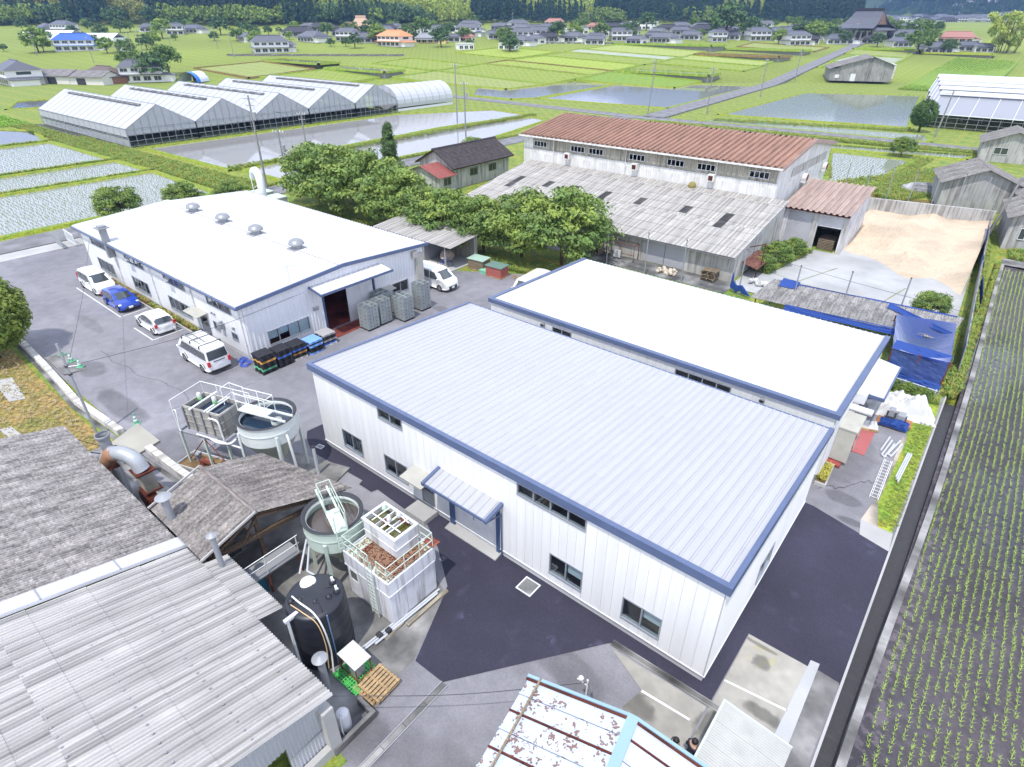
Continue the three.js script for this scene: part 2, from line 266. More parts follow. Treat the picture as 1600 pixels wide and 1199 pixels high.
// ---------- roads ----------
M.road = mk([0.3, 0.295, 0.31], 0.9, { map: T.asph, bumpMap: T.grain, bumpScale: 0.004 });
struct('road', prism([[-77.6, 60], [-82.6, 60], [-82.6, -132], [-77.6, -132]].reverse(), -0.3, 0.1), M.road);
struct('road', prism([[-150, -142], [-150, -137], [-76, -132], [-57, -134], [-27, -135], [60, -132], [60, -136], [-27, -139], [-57, -138], [-75, -137]], -0.3, 0.104), M.road);
{
  const o = [], pts = []; for (let z = -136; z > -470; z -= 12) pts.push([-75 - (Math.abs(z) - 151) * 0.078, z]);
  for (let i = 0; i < pts.length - 1; i++) { const [a, za] = pts[i], [b, zb] = pts[i + 1]; const y = (x, z) => Math.max(0.11, gy(x, z) + 0.35); o.push(quadSlab([a - 3, y(a, za), za], [a + 3, y(a, za), za], [b + 3, y(b, zb), zb], [b - 3, y(b, zb), zb], 1)); }
  struct('road', o, M.road);
}
struct('concrete_gutter', prism([[-77.4, 60], [-74.8, 60], [-74.8, -22], [-77.4, -22]], -0.2, 0.06), M.concLight);

// ---------- yard of the works ----------
function worldTex(x0, x1, z0, z1, w, h, fn) { // colour sheet laid out in world metres
  const d = new Uint8Array(w * h * 4);
  for (let j = 0; j < h; j++) for (let i = 0; i < w; i++) { const c = fn(x0 + (x1 - x0) * (i + 0.5) / w, z0 + (z1 - z0) * (j + 0.5) / h, i, j), o = (j * w + i) * 4; for (let k = 0; k < 3; k++) d[o + k] = Math.max(0, Math.min(255, c[k] * 255)); d[o + 3] = 255; }
  const t = new THREE.DataTexture(d, w, h); t.magFilter = THREE.LinearFilter; t.minFilter = THREE.LinearMipmapLinearFilter; t.generateMipmaps = true; t.wrapS = t.wrapT = THREE.RepeatWrapping; t.colorSpace = THREE.SRGBColorSpace; t.repeat.set(1 / (x1 - x0), 1 / (z1 - z0)); t.offset.set(-x0 / (x1 - x0), -z0 / (z1 - z0)); t.needsUpdate = true; return t;
}
const stains = [[-37, 6, 3.2, 0.8, 0.30], [-43.5, 5.3, 1.7, 0.8, 0.22], [-29.5, 5.8, 2.4, 1.3, 0.3], [-31.5, -17.8, 1.1, 0.5, 0.2], [-26.5, 5.2, 2.2, 1.6, 0.34], [-13.5, 7.4, 3, 1.6, 0.2], [-9, 9.4, 2, 1, 0.22], [-5, 9, 3, 1.5, 0.15], [1.5, -14.2, 0.9, 0.5, 0.25], [2.2, -12.6, 0.7, 0.3, 0.3], [-52, 2.5, 2.5, 0.5, 0.12], [-20, 4.5, 5, 1.6, 0.16], [0.8, -18, 1.3, 3, 0.2], [-2.6, 4.8, 2, 1.2, 0.34], [-4.2, 2.8, 1.6, 0.7, 0.2]];
const yardTex = worldTex(-76, 5, -41, 16, 1944, 1368, (x, z, i, j) => {
  const n = fbm(x / 6 + 40, z / 6 + 40, 512, 201, 5), f = fbm(x / 0.5 + 300, z / 0.5 + 300, 2048, 205, 2);
  let k = 0.70 + 0.22 * (n - 0.5) + 0.08 * (f - 0.5) + 0.07 * (hash2(i, j, 4) - 0.5);
  for (const [sx, sz, rx, rz, a] of stains) { const q = ((x - sx) / rx) ** 2 + ((z - sz) / rz) ** 2; if (q < 2.4) k -= a * 0.5 * (1 - sstep(0.55, 1.25, q * (0.55 + 0.9 * fbm(x / 0.9 + 90, z / 0.9 + 90, 512, 209, 3)))); }
  const c1 = Math.abs(z - 3.3 - 0.5 * Math.sin(x * 0.4) - 0.6 * (fbm(x / 2 + 9, 5, 512, 211, 3) - 0.5)); if (c1 < 0.03 && x > -46 && x < -33) k -= 0.16;
  const c2 = Math.abs(x + 33.2 + 0.25 * z + 0.9 * (fbm(z / 1.5 + 9, 15, 512, 213, 3) - 0.5)); if (c2 < 0.03 && z > -1 && z < 5) k -= 0.12;
  const c3 = Math.abs(z + 15 + 1.1 * (x - 1) + 1.3 * (fbm(x * 1.6 + 9, 25, 512, 215, 4) - 0.5)); if (c3 < 0.05 && x > 0.2 && x < 2.6) k -= 0.25;
  const tyre = Math.exp(-(((z - 2.2) / 0.5) ** 2)) + Math.exp(-(((z - 3.9) / 0.5) ** 2)); k -= 0.02 * tyre;
  return [k * 0.99, k * 0.985, k * 1.01];
});
M.yard = mk([0.47, 0.463, 0.472], 0.88, { map: yardTex, bumpMap: T.grain, bumpScale: 0.003 });
struct('yard_asphalt', flat([[-74.8, 3.2], [-74.8, -24], [-37.5, -25], [-30, -29.5], [-14.2, -34.5], [-1.8, -28.8], [4.15, -28.8], [4.15, 15.5], [-8, 15.5], [-8, 10.2], [-33.2, 10.2], [-33.2, 7.1], [-51, 7.1]].reverse(), 0.03), M.yard);
struct('front_apron', flat([[-48, -36.6], [-48, -39.6], [-14.2, -39.6], [-14.2, -36.6]].reverse(), 0.038), M.concDark);
// fresh dark asphalt round the new building
const newTex = worldTex(-26, 5, -14, 8, 1240, 880, (x, z, i, j) => {
  const n = fbm(x / 3 + 40, z / 3 + 40, 512, 221, 5), s = fbm(x / 0.7 + 60, z / 0.7 + 60, 1024, 225, 3); let k = 0.62 + 0.32 * (n - 0.5) + 0.16 * (hash2(i, j, 4) - 0.5);
  if (s > 0.7) k += 0.5 * (s - 0.7); for (const [sx, sz, r] of [[3.2, -11.2, 0.5], [-8.9, 3.6, 0.35], [-5.4, 2.2, 0.3], [-4.1, 1.4, 0.3], [-3.8, 1.1, 0.25]]) { const q = Math.hypot(x - sx, z - sz) / r; if (q < 1 && s > 0.52) k += 0.3 * (1 - q); } return [k * 0.97, k * 0.95, k * 1.06];
});
M.newAsphalt = mk([0.082, 0.08, 0.112], 0.8, { map: newTex, bumpMap: T.grain, bumpScale: 0.005 });
struct('new_asphalt', flat([[-25.2, 0.03], [-24.6, 0.45], [-23.3, 1.02], [-19.0, 0.78], [-18.9, 1.1], [-17.9, 1.08], [-17.8, 0.74], [-14.9, 0.86], [-14.6, 0.52], [-12.4, 1.6], [-10.5, 2.9], [-10.2, 3.5], [-8.94, 6.25], [-7.5, 6.2], [-3.57, 0.88], [-3.3, 0.62], [0.6, 0.5], [0.63, -3.15], [4.08, -3.13], [4.1, -11.66], [0.45, -12.6], [-0.3, -12.6], [-0.3, -1], [-23, -1], [-25.1, -1.05]], 0.045), M.newAsphalt);
struct('sealed_patch', flat([[-24.9, -1.1], [-23.1, -1], [-23.1, -14], [-24.2, -14]], 0.042), M.newAsphalt);
// concrete aprons south of the new building
const padTex = worldTex(-4, 5, -4, 6, 540, 600, (x, z, i, j) => { const n = fbm(x / 2 + 40, z / 2 + 40, 512, 231, 5), f = fbm(x / 0.3 + 40, z / 0.3 + 40, 1024, 235, 3); let k = 0.8 + 0.25 * (n - 0.5) + 0.1 * (f - 0.5); const s = [[1.5, -2.2, 0.35, 0.35], [2.2, -0.2, 0.9, 0.3], [1, 1.4, 0.6, 0.8], [-1.4, 2.4, 0.8, 0.5], [1.2, -2.9, 0.7, 0.12]]; for (const [a, b, c, e] of s) { const q = ((x - a) / c) ** 2 + ((z - b) / e) ** 2; if (q < 2.2) k -= 0.22 * (1 - sstep(0.3, 1.1, q * (0.4 + 1.1 * f))); } const w = Math.hypot(x - 1.45, z + 2.4) < 0.55 && f > 0.5 ? 0.1 : 0; return [k, k * (0.985 - 0.1 * w), k * (0.95 - w)]; });
M.pad = mk([0.52, 0.51, 0.48], 0.9, { map: padTex, bumpMap: T.grain, bumpScale: 0.003 });
struct('concrete_pad', flat([[0.66, -3.12], [3.05, -3.16], [2.8, 0.3], [3.2, 4.4], [0.65, 4.4]].reverse(), 0.05), M.pad);
struct('concrete_pad', flat([[3.2, -3.25], [4.05, -3.2], [3.95, 5], [3.22, 5]].reverse(), 0.046), M.conc);
struct('white_concrete_strip', flat([[2.93, -3.5], [3.25, -3.55], [3.3, 1.6], [2.75, 1.6]].reverse(), 0.056), mk([0.47, 0.47, 0.475], 0.85, { map: T.soft }));
struct('painted_line', flat([[0.66, -0.62], [0.66, -0.54], [2.86, -0.84], [2.86, -0.93]], 0.056), M.paint);
struct('concrete_pad', flat([[-3.3, 0.96], [0.56, 0.82], [0.62, 4.4], [-1.9, 4.4], [-1.85, 2.95], [-1.55, 1.75]], 0.047), M.pad);
struct('painted_line', flat([[-1.55, 1.72], [0.3, 1.6], [0.3, 1.68], [-1.56, 1.82]], 0.054), M.paint);
{ // drain channels with grating bars
  const ch = thing('drain_channel', 'long grated drain channel in concrete between dark asphalt and pad', 'drain', [-3.45, 0.03, 0.72], 0.02);
  mesh('channel_edge', [bx(0, 4.4, 0, 0.05, -0.13, -0.1), bx(0, 4.4, 0, 0.05, 0.1, 0.13)], M.conc, ch); mesh('channel_bed', bx(0, 4.4, -0.01, 0.015, -0.1, 0.1), M.concDark, ch);
  for (let i = 0; i < 9; i++) { const g = []; for (let k = 0; k < 5; k++) g.push(bx(i * 0.488 + 0.02, i * 0.488 + 0.47, 0.03, 0.042, -0.09 + k * 0.04, -0.07 + k * 0.04)); mesh('grate', g, M.concDark, ch); }
  const c2 = thing('drain_channel', 'narrow steel edged drain channel across the grey yard by pallets', 'drain', [-7.4, 0.03, 6.2]);
  mesh('channel_edge', [bx(-0.16, -0.12, 0, 0.05, 0, 9), bx(0.12, 0.16, 0, 0.05, 0, 9)], M.galv, c2); mesh('channel_bed', bx(-0.12, 0.12, 0, 0.02, 0, 9), M.concDark, c2);
  for (let i = 0; i < 9; i++) mesh('cover', bx(-0.1, 0.1, 0.025, 0.043, i + 0.01, i + 0.98), M.conc, c2);
  const mh = thing('manhole_cover', 'square pale manhole cover with white frame in dark asphalt', 'manhole', [-7.73, 0.04, 0.68], 0.0);
  mesh('frame', [bx(-0.4, 0.4, 0, 0.03, -0.4, -0.34), bx(-0.4, 0.4, 0, 0.03, 0.34, 0.4), bx(-0.4, -0.34, 0, 0.03, -0.34, 0.34), bx(0.34, 0.4, 0, 0.03, -0.34, 0.34)], M.white, mh); mesh('lid', bx(-0.335, 0.335, 0, 0.025, -0.335, 0.335), mk([0.45, 0.47, 0.46], 0.6, { map: T.blotch }), mh);
  const gr = thing('drain_grate', 'small square drain grate at corner of white building', 'drain', [-23.28, 0.045, 0.45], 0.2);
  mesh('frame', [bx(-0.22, 0.22, 0, 0.03, -0.16, -0.12), bx(-0.22, 0.22, 0, 0.03, 0.12, 0.16), bx(-0.22, -0.18, 0, 0.03, -0.12, 0.12), bx(0.18, 0.22, 0, 0.03, -0.12, 0.12)], M.white, gr); mesh('bed', bx(-0.18, 0.18, 0, 0.006, -0.12, 0.12), M.concDark, gr); for (let i = 0; i < 5; i++) mesh('grate_bar', bx(-0.15 + i * 0.07, -0.12 + i * 0.07, 0.008, 0.026, -0.12, 0.12), M.galv, gr);
}
// ditch and kerb beside the rice field
M.mud = mk([0.04, 0.038, 0.04], 0.6, { bumpMap: T.lump, bumpScale: 0.05 });
struct('ditch_water', prism([[4.15, 40], [4.72, 40], [5.0, -8.5], [5.02, -29], [4.2, -29], [4.15, -10]].reverse(), -0.6, -0.42), M.mud);
struct('ditch_wall', [prism([[4.06, 40], [4.15, 40], [4.18, -29], [4.09, -29]].reverse(), -0.6, 0.07)], M.concLight);
{ // kerb in cast lengths
  const k = thing('field_kerb', 'long low concrete kerb between ditch and rice field', 'kerb', [0, 0, 0]);
  const xk = z => 4.72 + 0.33 * sstep(0, -20, z) - 0.35 * sstep(-26, -62, z);
  for (let z = 14; z > -62; z -= 2) mesh('kerb_block', hexa([[xk(z), -0.6, z], [xk(z) + 0.29, -0.6, z], [xk(z - 2) + 0.29, -0.6, z - 1.985], [xk(z - 2), -0.6, z - 1.985], [xk(z), 0.12, z], [xk(z) + 0.29, 0.12, z], [xk(z - 2) + 0.29, 0.12, z - 1.985], [xk(z - 2), 0.12, z - 1.985]].map(p => p)), M.conc, k);
}
{ // near rice field: dark wet mud with rows of seedlings
  const mudTex = worldTex(4.5, 34.5, -63, 17, 900, 2000, (x, z, i, j) => { const n = fbm(x / 2.5 + 40, z / 6 + 40, 512, 241, 5), f = fbm(x / 0.25 + 40, z / 0.25 + 40, 2048, 245, 3); const k = 0.62 + 0.4 * (n - 0.5) + 0.22 * (f - 0.5) - 0.08 * (hash2(i, j, 3)) + (x < 5.45 + 0.5 * n && f > 0.56 ? 0.16 : 0); return [k * 1.0, k * 0.95, k * 1.0]; });
  const rTex = worldTex(4.5, 34.5, -63, 17, 450, 1000, (x, z) => { const n = fbm(x / 3 + 70, z / 9 + 70, 512, 251, 5), f = fbm(x / 0.5 + 40, z / 0.5 + 40, 1024, 255, 3); const w = sstep(0.42, 0.62, n + 0.12 * (f - 0.5)); return g3(0.62 - 0.5 * w); }); rTex.colorSpace = THREE.NoColorSpace;
  struct('rice_field', prism([[4.9, 16], [34, 16], [34, -62], [4.8, -62]], -0.6, -0.12), mk([0.17, 0.157, 0.16], 1, { map: mudTex, roughnessMap: rTex, bumpMap: T.lump, bumpScale: 0.025 }));
  struct('field_bank', prism([[4.8, -62], [60, -62], [60, -64.2], [4.6, -64.2]], -0.6, 0.05), M.conc);
}
// ---------- wall and roof builders ----------
// wall on the plane axis=pos, outward sign out, from a0 to a1, top height top(a), openings [a0,a1,y0,y1]
function cells(a0, a1, y0, top, ops, step, brk = []) {
  const b = new Set([a0, a1, ...brk]); for (const o of ops) { b.add(o[0]); b.add(o[1]); }
  const base = [...b].filter(v => v >= a0 - 1e-6 && v <= a1 + 1e-6).sort((p, q) => p - q), xs = [];
  for (let i = 0; i < base.length - 1; i++) { const n = step ? Math.max(1, Math.round((base[i + 1] - base[i]) / step)) : 1; for (let k = 0; k < n; k++) xs.push(base[i] + (base[i + 1] - base[i]) * k / n); } xs.push(a1);
  const out = [];
  for (let i = 0; i < xs.length - 1; i++) {
    const p = xs[i], q = xs[i + 1]; if (q - p < 0.004) continue; const m = (p + q) / 2; let y = y0;
    for (const o of ops.filter(o => o[0] < m && o[1] > m).sort((s, t) => s[2] - t[2])) { if (o[2] > y + 0.01) out.push([p, q, y, y, o[2], o[2]]); y = o[3]; }
    if (Math.min(top(p), top(q)) > y + 0.01) out.push([p, q, y, y, top(p), top(q)]);
  }
  return out;
}
function wallHex(axis, u0, u1, c) { // u0..u1 across the wall thickness
  const [p, q, ya, yb, ta, tb] = c, lo = Math.min(u0, u1), hi = Math.max(u0, u1);
  return axis === 'z' ? hexa([[p, ya, hi], [q, yb, hi], [q, yb, lo], [p, ya, lo], [p, ta, hi], [q, tb, hi], [q, tb, lo], [p, ta, lo]])
    : hexa([[lo, ya, q], [hi, ya, q], [hi, ya, p], [lo, ya, p], [lo, tb, q], [hi, tb, q], [hi, ta, p], [lo, ta, p]]);
}
function ribCell(axis, pos, out, c, pitch, depth) { // trapezoid ribbed sheet
  const [p, q, ya, yb, ta, tb] = c, n = Math.max(1, Math.round((q - p) / pitch)), w = (q - p) / n, pr = [];
  for (let i = 0; i < n; i++) { const a = p + i * w; pr.push([a, 0.004], [a + w * 0.52, 0.004], [a + w * 0.62, depth], [a + w * 0.9, depth]); } pr.push([q, 0.004]);
  const o = [], P = (a, y, d) => axis === 'z' ? [a, y, pos + out * d] : [pos + out * d, y, a], H = a => ta + (tb - ta) * (a - p) / (q - p);
  for (let i = 0; i < pr.length - 1; i++) { const [a, d] = pr[i], [b, e] = pr[i + 1], A = P(a, ya, d), B = P(b, ya, e), Cc = P(b, H(b), e), D = P(a, H(a), d); if ((axis === 'z') === (out > 0)) o.push(...A, ...B, ...Cc, ...A, ...Cc, ...D); else o.push(...A, ...Cc, ...B, ...A, ...D, ...Cc); }
  return fromTris(o);
}
function wall(parent, o) { // o: axis,pos,out,a0,a1,y0,top,ops,step,mat(s),rib,back
  const top = typeof o.top === 'function' ? o.top : () => o.top, ops = o.ops ?? [], t = o.thick ?? 0.14;
  const w = mesh(o.name ?? 'wall', cells(o.a0, o.a1, o.y0, top, ops, 0, o.brk).map(c => wallHex(o.axis, o.pos, o.pos - o.out * t, c)), o.back ?? M.panelBack, parent);
  if (o.step) for (const c of cells(o.a0, o.a1, o.py0 ?? o.y0, top, ops, o.step, o.brk)) {
    const m = Array.isArray(o.mat) ? pick(o.mat) : o.mat;
    if (o.rib) mesh('panel', ribCell(o.axis, o.pos, o.out, c, o.rib, o.ribD ?? 0.03), m, w);
    else { const g = 0.005, cc = [c[0] + g, c[1] - g, c[2], c[3], c[4], c[5]]; mesh('panel', wallHex(o.axis, o.pos + o.out * 0.002, o.pos + o.out * 0.022, cc), m, w); }
  }
  return w;
}
// aluminium window on a wall; n sashes, frame proud of the wall, glass set back
function windowOn(parent, axis, pos, out, a0, a1, y0, y1, n = 2, o = {}) {
  const f = 0.05, d0 = -0.06, d1 = 0.05, list = [], P = (p, q, s, t, e0, e1) => axis === 'z' ? bx(p, q, s, t, Math.min(pos + out * e0, pos + out * e1), Math.max(pos + out * e0, pos + out * e1)) : bx(Math.min(pos + out * e0, pos + out * e1), Math.max(pos + out * e0, pos + out * e1), s, t, p, q);
  list.push(P(a0, a1, y0, y0 + f, d0, d1 + 0.03), P(a0, a1, y1 - f, y1, d0, d1), P(a0, a0 + f, y0 + f, y1 - f, d0, d1), P(a1 - f, a1, y0 + f, y1 - f, d0, d1));
  for (let i = 1; i < n; i++) { const m = a0 + (a1 - a0) * i / n; list.push(P(m - 0.03, m + 0.03, y0 + f, y1 - f, d0, d1 - 0.015)); }
  const w = mesh('window', list, o.frame ?? M.alu, parent);
  for (let i = 0; i < n; i++) { const p = a0 + (a1 - a0) * i / n + f * 0.8, q = a0 + (a1 - a0) * (i + 1) / n - f * 0.8, off = i % 2 ? 0.012 : -0.012;
    mesh('pane', P(p, q, y0 + f, y1 - f, off - 0.003, off + 0.003), o.glass ?? M.glass, w);
    if (o.blind && o.blind[i]) mesh('blind', P(p, q, y1 - f - (y1 - y0) * o.blind[i], y1 - f, -0.12, -0.115), M.blinds, w); }
  if (o.grille) { const g = []; for (let a = a0 + 0.1; a < a1; a += 0.2) g.push(P(a - 0.012, a + 0.012, y0 + f, y1 - f, -0.2, -0.18)); g.push(P(a0, a1, (y0 + y1) / 2 - 0.015, (y0 + y1) / 2 + 0.015, -0.2, -0.18)); mesh('inner_rack', g, M.alu, w); }
  return w;
}
// metal roof slope: eave e0->e1, ridge r0->r1 (parallelogram), n panels across, rows up the slope
function slope(parent, e0, e1, r0, n, mats, o = {}) {
  const E0 = V(...e0), A = V(...e1).sub(E0), U = V(...r0).sub(E0), N = A.clone().cross(U).normalize(); if (N.y < 0) N.negate();
  const rows = o.rows ?? 1, w = A.length() / n, Lr = U.length() / rows, ax = A.clone().normalize(), up = U.clone(), prof = [];
  const kind = o.kind ?? 'seam', h = o.h ?? 0.05;
  if (kind === 'seam') prof.push([0, 0.004], [0.03, h], [0.075, h], [0.1, 0.004], [w - 0.004, 0.004]);
  else if (kind === 'fold') { const q = o.per ?? 3; for (let i = 0; i < q; i++) { const a = w * i / q, s = w / q; prof.push([a, 0], [a + s * 0.45, 0], [a + s * 0.55, h], [a + s * 0.9, h]); } prof.push([w, 0]); }
  else { const q = o.waves ?? 6, k = o.seg ?? 6; for (let i = 0; i <= q * k; i++) prof.push([w * i / (q * k) * (1 + 0.02), h * 0.5 * (1 - Math.cos(i / k * 2 * Math.PI))]); }
  const pos = [], lift0 = o.lift ?? 0.012, T1 = up.clone().multiplyScalar(1 / rows), thick = o.thick ?? 0.02;
  const P = (p, t, dn = 0) => { const v = ax.clone().multiplyScalar(p[0]).addScaledVector(T1, t * (rows > 1 ? 1.02 : 1)).addScaledVector(N, p[1] + (rows > 1 ? lift0 * (1 - t) : 0) - dn); return [v.x, v.y, v.z]; };
  for (let i = 0; i < prof.length - 1; i++) { const a = P(prof[i], 0), b = P(prof[i + 1], 0), c = P(prof[i + 1], 1), d = P(prof[i], 1); pos.push(a, b, c, a, c, d); const a2 = P(prof[i], 0, thick), b2 = P(prof[i + 1], 0, thick), c2 = P(prof[i + 1], 1, thick), d2 = P(prof[i], 1, thick); pos.push(a, a2, b2, a, b2, b); if (o.under) pos.push(a2, c2, b2, a2, d2, c2); }
  const g = new THREE.BufferGeometry(); g.setAttribute('position', new THREE.Float32BufferAttribute(pos.flat(), 3)); g.computeVertexNormals();
  if (g.attributes.normal.getY(0) < 0) { for (let i = 0; i < pos.length; i += 3) { const t = pos[i + 1]; pos[i + 1] = pos[i + 2]; pos[i + 2] = t; } g.setAttribute('position', new THREE.Float32BufferAttribute(pos.flat(), 3)); g.computeVertexNormals(); }
  const uvs = []; for (const p of pos) { const v = V(...p); uvs.push(v.dot(ax), v.dot(U.clone().normalize())); } g.setAttribute('uv', new THREE.Float32BufferAttribute(uvs, 2));
  const cache = {}, wv = (i, j) => cache[i % 4 + ',' + j] ??= (() => { const q = g.clone(), uv = q.attributes.uv; for (let n2 = 0; n2 < uv.count; n2++) uv.setXY(n2, uv.getX(n2) + (i % 4) * 2.37, uv.getY(n2) + j * Lr); return q; })();
  const geos = [g]; for (let k = 1; k < 4; k++) { const q = g.clone(), uv = q.attributes.uv; for (let i = 0; i < uv.count; i++) uv.setXY(i, uv.getX(i) + k * 2.37, uv.getY(i) + k * 1.71); geos.push(q); }
  for (let j = 0; j < rows; j++) for (let i = 0; i < n; i++) {
    if (o.skip && o.skip(i, j)) continue;
    const m = mesh(o.name ?? 'roof_panel', kind === 'wave' ? wv(i, j) : geos[(i * 7 + j * 3) % 4], o.choose ? o.choose(i, j) : pick(mats), parent);
    m.position.copy(E0).addScaledVector(A, i / n).addScaledVector(T1, j).addScaledVector(N, (o.jit ?? 0) * rnd());
  }
}
function downpipe(parent, x, z, y1, y0 = 0.3, mat = M.white) { mesh('downpipe', [bar([x, y0, z], [x, y1, z], 0.045, 8), ...[0.25, 0.6, 0.9].map(t => cbx(x, y0 + (y1 - y0) * t, z, 0.13, 0.04, 0.13))], mat, parent); }
const whitePanels = variants(M.whiteWall, 4, 0.035), roofAv = variants(M.roofA, 4, 0.012), roofWv = variants(M.roofW, 4, 0.02);
M.found = mk([0.6, 0.6, 0.6], 0.85, { map: T.soft });

// ---------- new building (blue trim, mono pitch) ----------
{
  const L = 23.19, W = 12.24, H = 5.39, HL = 4.68, F = 0.42, b = thing('factory_building', 'long white factory building with blue roof trim standing on fresh dark asphalt', 'building', [0, 0, 0]);
  mesh('foundation', [bx(-L, 0, 0, F, -0.2, -0.0), bx(-0.2, 0, 0, F, -W, -0.2), bx(-L, -0.2, 0, F, -W, -W + 0.2), bx(-L, -L + 0.2, 0, F, -W + 0.2, -0.2)], M.found, b);
  mesh('floor', bx(-L + 0.2, -0.2, 0.0, 0.12, -W + 0.2, -0.2), M.conc, b);
  const lo = [[-21.28, -19.58], [-17.75, -16.0], [-7.1, -5.43], [-3.56, -1.87]], up2 = [[-17.8, -16.0]], up4 = [[-8.9, -5.46]];
  const ops = [...lo.map(a => [a[0], a[1], 0.9, 2.08]), [-17.8, -16.0, 4.32, 4.96], [-8.9, -5.46, 4.34, 4.98], [-15.0, -14.1, F, 2.2], [-12.72, -10.05, F, 2.75]];
  const yy = z => HL + (H - HL) * (z + W) / W;
  wall(b, { axis: 'z', pos: 0.03, out: 1, a0: -L, a1: 0, y0: F, top: H, ops, step: 0.45, mat: whitePanels });
  wall(b, { axis: 'x', pos: 0.03, out: 1, a0: -W, a1: 0, y0: F, top: yy, ops: [[-6.6, -4.9, 0.9, 2.1]], step: 0.9, rib: 0.15, mat: whitePanels });
  wall(b, { axis: 'x', pos: -L - 0.03, out: -1, a0: -W, a1: 0, y0: F, top: yy, step: 0.9, rib: 0.15, mat: whitePanels });
  wall(b, { axis: 'z', pos: -W - 0.03, out: -1, a0: -L, a1: 0, y0: F, top: HL, step: 0.45, mat: whitePanels });
  mesh('drip_flashing', [bx(-L - 0.03, 0.08, F - 0.03, F + 0.02, 0.05, 0.085), bx(0.05, 0.085, F - 0.03, F + 0.02, -W, 0.05)], M.white, b);
  lo.forEach((a, i) => windowOn(b, 'z', 0.03, 1, a[0], a[1], 0.9, 2.08, 2, { grille: i === 0, blind: i === 2 ? [0, 0.55] : i === 3 ? [0, 0.5] : null }));
  windowOn(b, 'z', 0.03, 1, -17.8, -16.0, 4.32, 4.96, 2); windowOn(b, 'z', 0.03, 1, -8.9, -5.46, 4.34, 4.98, 4);
  windowOn(b, 'x', 0.03, 1, -6.6, -4.9, 0.9, 2.1, 2);
  // entrance door, step and canopy
  const d = mesh('door', [bx(-15.0, -14.95, F, 2.2, -0.02, 0.07), bx(-14.15, -14.1, F, 2.2, -0.02, 0.07), bx(-14.95, -14.15, 2.15, 2.2, -0.02, 0.07), bx(-14.95, -14.15, F, 1.2, 0.0, 0.04), bx(-14.95, -14.15, 1.2, 1.26, 0, 0.045)], M.galv, b);
  mesh('pane', bx(-14.95, -14.15, 1.26, 2.15, 0.012, 0.02), M.glass, d); mesh('handle', bar([-14.86, 1.05, 0.09], [-14.86, 1.25, 0.09], 0.015), M.steel, d);
  mesh('doorstep', bx(-15.35, -13.95, 0.04, 0.3, 0.06, 1.0), M.concLight, b);
  mesh('door_canopy', [quadSlab([-15.45, 2.38, 1.0], [-13.95, 2.38, 1.0], [-13.95, 2.52, 0.055], [-15.45, 2.52, 0.055], 0.05), bx(-15.45, -13.95, 2.29, 2.33, 0.95, 1.0)], M.cream, b);
  // roller door with blue jambs and awning
  mesh('door_jamb', [bx(-13.02, -12.72, 0.12, 2.75, 0.04, 0.12), bx(-10.05, -9.86, 0.12, 2.75, 0.04, 0.12), bx(-13.02, -9.86, 2.75, 2.95, 0.04, 0.12)], M.blueDeep, b);
  const sh = mesh('sliding_door', [bx(-12.72, -11.39, 0.15, 2.75, -0.05, 0.02), bx(-11.385, -10.05, 0.15, 2.75, -0.05, 0.015)], M.white, b); mesh('handle', cbx(-11.5, 1.2, 0.03, 0.06, 0.2, 0.03), M.steel, sh);
  mesh('sill', quadSlab([-13.05, 0.1, 0.5], [-9.8, 0.1, 0.5], [-9.8, 0.2, 0.04], [-13.05, 0.2, 0.04], 0.1), M.concLight, b);
  const aw = mesh('awning', [quadSlab([-13.55, 3.05, 1.1], [-9.75, 3.05, 1.1], [-9.75, 3.3, 0.06], [-13.55, 3.3, 0.06], 0.06)], M.roofA, b);
  mesh('awning_trim', [bx(-13.65, -9.65, 2.95, 3.06, 1.1, 1.17), hexa([[-13.66, 2.95, 1.2], [-13.5, 2.95, 1.2], [-13.5, 3.2, 0.06], [-13.66, 3.2, 0.06], [-13.66, 3.12, 1.2], [-13.5, 3.12, 1.2], [-13.5, 3.37, 0.06], [-13.66, 3.37, 0.06]]), hexa([[-9.8, 2.95, 1.2], [-9.64, 2.95, 1.2], [-9.64, 3.2, 0.06], [-9.8, 3.2, 0.06], [-9.8, 3.12, 1.2], [-9.64, 3.12, 1.2], [-9.64, 3.37, 0.06], [-9.8, 3.37, 0.06]])], M.blue, aw);
  for (let i = 0; i < 9; i++) mesh('awning_seam', hexa([[-13.3 + i * 0.42, 3.03, 1.09], [-13.27 + i * 0.42, 3.03, 1.09], [-13.27 + i * 0.42, 3.28, 0.07], [-13.3 + i * 0.42, 3.28, 0.07], [-13.3 + i * 0.42, 3.085, 1.1], [-13.27 + i * 0.42, 3.085, 1.1], [-13.27 + i * 0.42, 3.335, 0.06], [-13.3 + i * 0.42, 3.335, 0.06]]), M.roofA, aw);
  mesh('awning_gutter_pipe', [bar([-9.72, 2.95, 1.1], [-9.72, 2.7, 0.12], 0.04), bar([-9.72, 2.7, 0.12], [-9.72, 0.1, 0.12], 0.04)], M.blue, b);
  // roof
  slope(b, [-L - 0.1, HL, -W - 0.35], [0.1, HL, -W - 0.35], [-L - 0.1, H + 0.01, 0.12], 60, roofAv, { h: 0.04 });
  mesh('roof_deck', quadSlab([-L, H - 0.04, 0.05], [0, H - 0.04, 0.05], [0, HL - 0.02, -W - 0.05], [-L, HL - 0.02, -W - 0.05], 0.1), M.panelBack, b);
  const fas = (y, z) => [y, z];
  const s = (H - HL) / (W + 0.47), ye = z => HL + s * (z + W + 0.35);
  mesh('fascia', [bx(-L - 0.2, 0.2, H - 0.28, H + 0.07, 0.075, 0.2), bx(-L - 0.2, 0.2, H + 0.07, H + 0.1, -0.02, 0.2)], M.blue, b);
